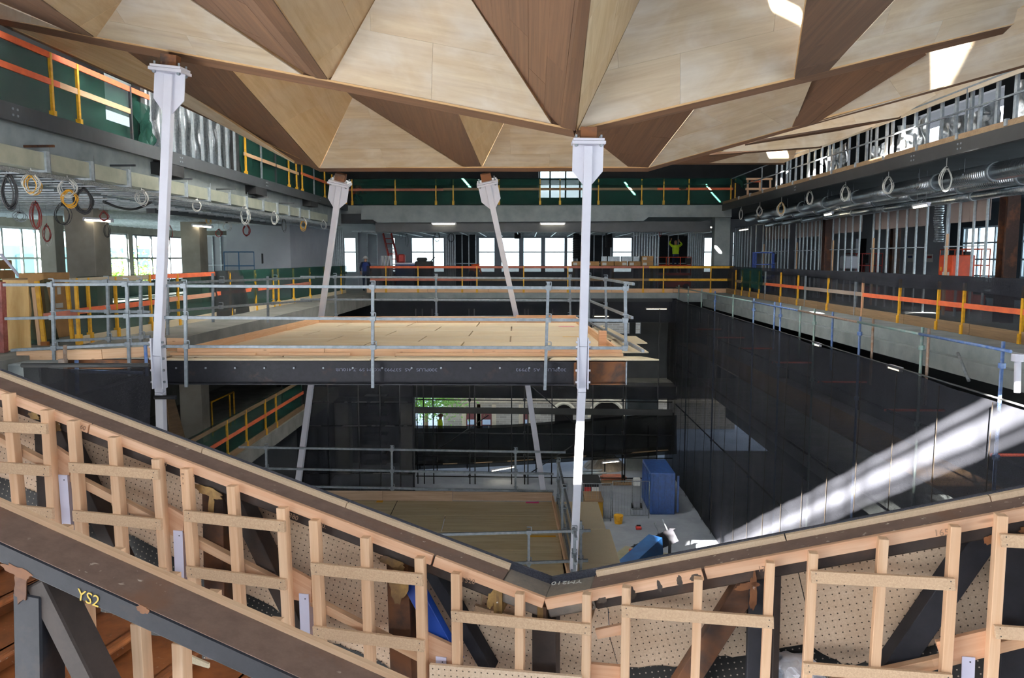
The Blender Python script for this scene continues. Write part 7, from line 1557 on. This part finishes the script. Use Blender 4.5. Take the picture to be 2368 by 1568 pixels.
for x in (1450, 1550): p = a.lerp(b, .1 if x == 1450 else .9); tube('prop', p - V(0, 0, .3), V(p.x, p.y, ZG), .05, m_beam_black, STG, 6)
for a_, b_2 in (((1513, 1208), (1529, 1243)), ((1532, 1201), (1548, 1236))): tube('handrail', U(*a_, Y=24), U(*b_2, Y=24.1), .02, m_galv, STG, 6)
person('worker in a lime vest walking past the yard opening', V(fs(1018, 1000, 37.3).x, 37.3, fs(1018, 1030, 37.2).z - .2), 1.57, stand(knL=(.1, -.15, .52), anL=(.1, -.2, .1), toeL=(.1, -.38, .06), anR=(-.1, .22, .14), toeR=(-.1, .08, .05)), (m_skin, m_hivis, m_navy), hat=plain('brown helmet', '#7a4a32', rough=.5), vest=m_hivis)
WKW = thing('scaffold_walkway', 'boarded walkway that the lime vested worker crosses', 'walkway', fs(1018, 1045, 37.2)); zz = fs(1018, 1030, 37.2).z - .2
box('boards', (fs(958, 1000, 37.2).x, 37.0, zz - .06), (fs(1200, 1000, 37.2).x, 37.6, zz - .005), m_tim_old, WKW)
for x in (970, 1080, 1190): tube('leg', V(fs(x, 1000, 37.2).x, 37.2, zz - .06), V(fs(x, 1000, 37.2).x, 37.2, ZG), .03, m_beam_black, WKW, 6)
# neighbour buildings and shrubs outside the side windows
NB = thing('neighbour_building', 'pale glazed neighbour building outside the side windows', 'building', V(-30, 34, ZG))
box('facade', (-32, 18, ZG - 1.15), (-29, 60, 2.35), plain('pale render', '#8fa3a8', '#7f9498', .6, .8), NB)
for k in range(12): box('window', (-28.98, 20 + k * 3, -.2), (-28.9, 22 + k * 3, 1.8), m_glass if False else plain('teal window', '#5f8088', rough=.2) if 'teal window' not in bpy.data.materials else bpy.data.materials['teal window'], NB)
SH = thing('garden_shrub', 'green shrub outside the dark framed side window', 'shrub', V(-24.5, 47.5, ZG)); vv = []; ff = []
for k in range(1500):
    p = V(-24.5, 47.5, .6) + V(rs.gauss(0, .7), rs.gauss(0, .9), rs.gauss(0, .6)); s = .12; u = Vector((rs.uniform(-1, 1), rs.uniform(-1, 1), rs.uniform(-1, 1))).normalized(); w_ = u.orthogonal().normalized(); q_ = len(vv)
    vv += [p - u * s, p + w_ * s * .5, p + u * s, p - w_ * s * .5]; ff.append((q_, q_ + 1, q_ + 2, q_ + 3))
mk('foliage', vv, ff, bpy.data.materials['leaf green'], SH)['kind'] = 'stuff'; m = MB(); m.tube(V(-24.5, 47.5, ZG - 1.15), V(-24.5, 47.5, .6), .12, 6); m.build('stem', m_tim_old, SH)
tag(tube('lilac_pole', U(2, 588, X=-10.9), V(U(58, 648, X=-10.9).x + .2, U(120, 648, X=-10.9).y, .02), .03, m_white_lilac, None, 8), 'thin lilac pole leaning across the cartons', 'pole')
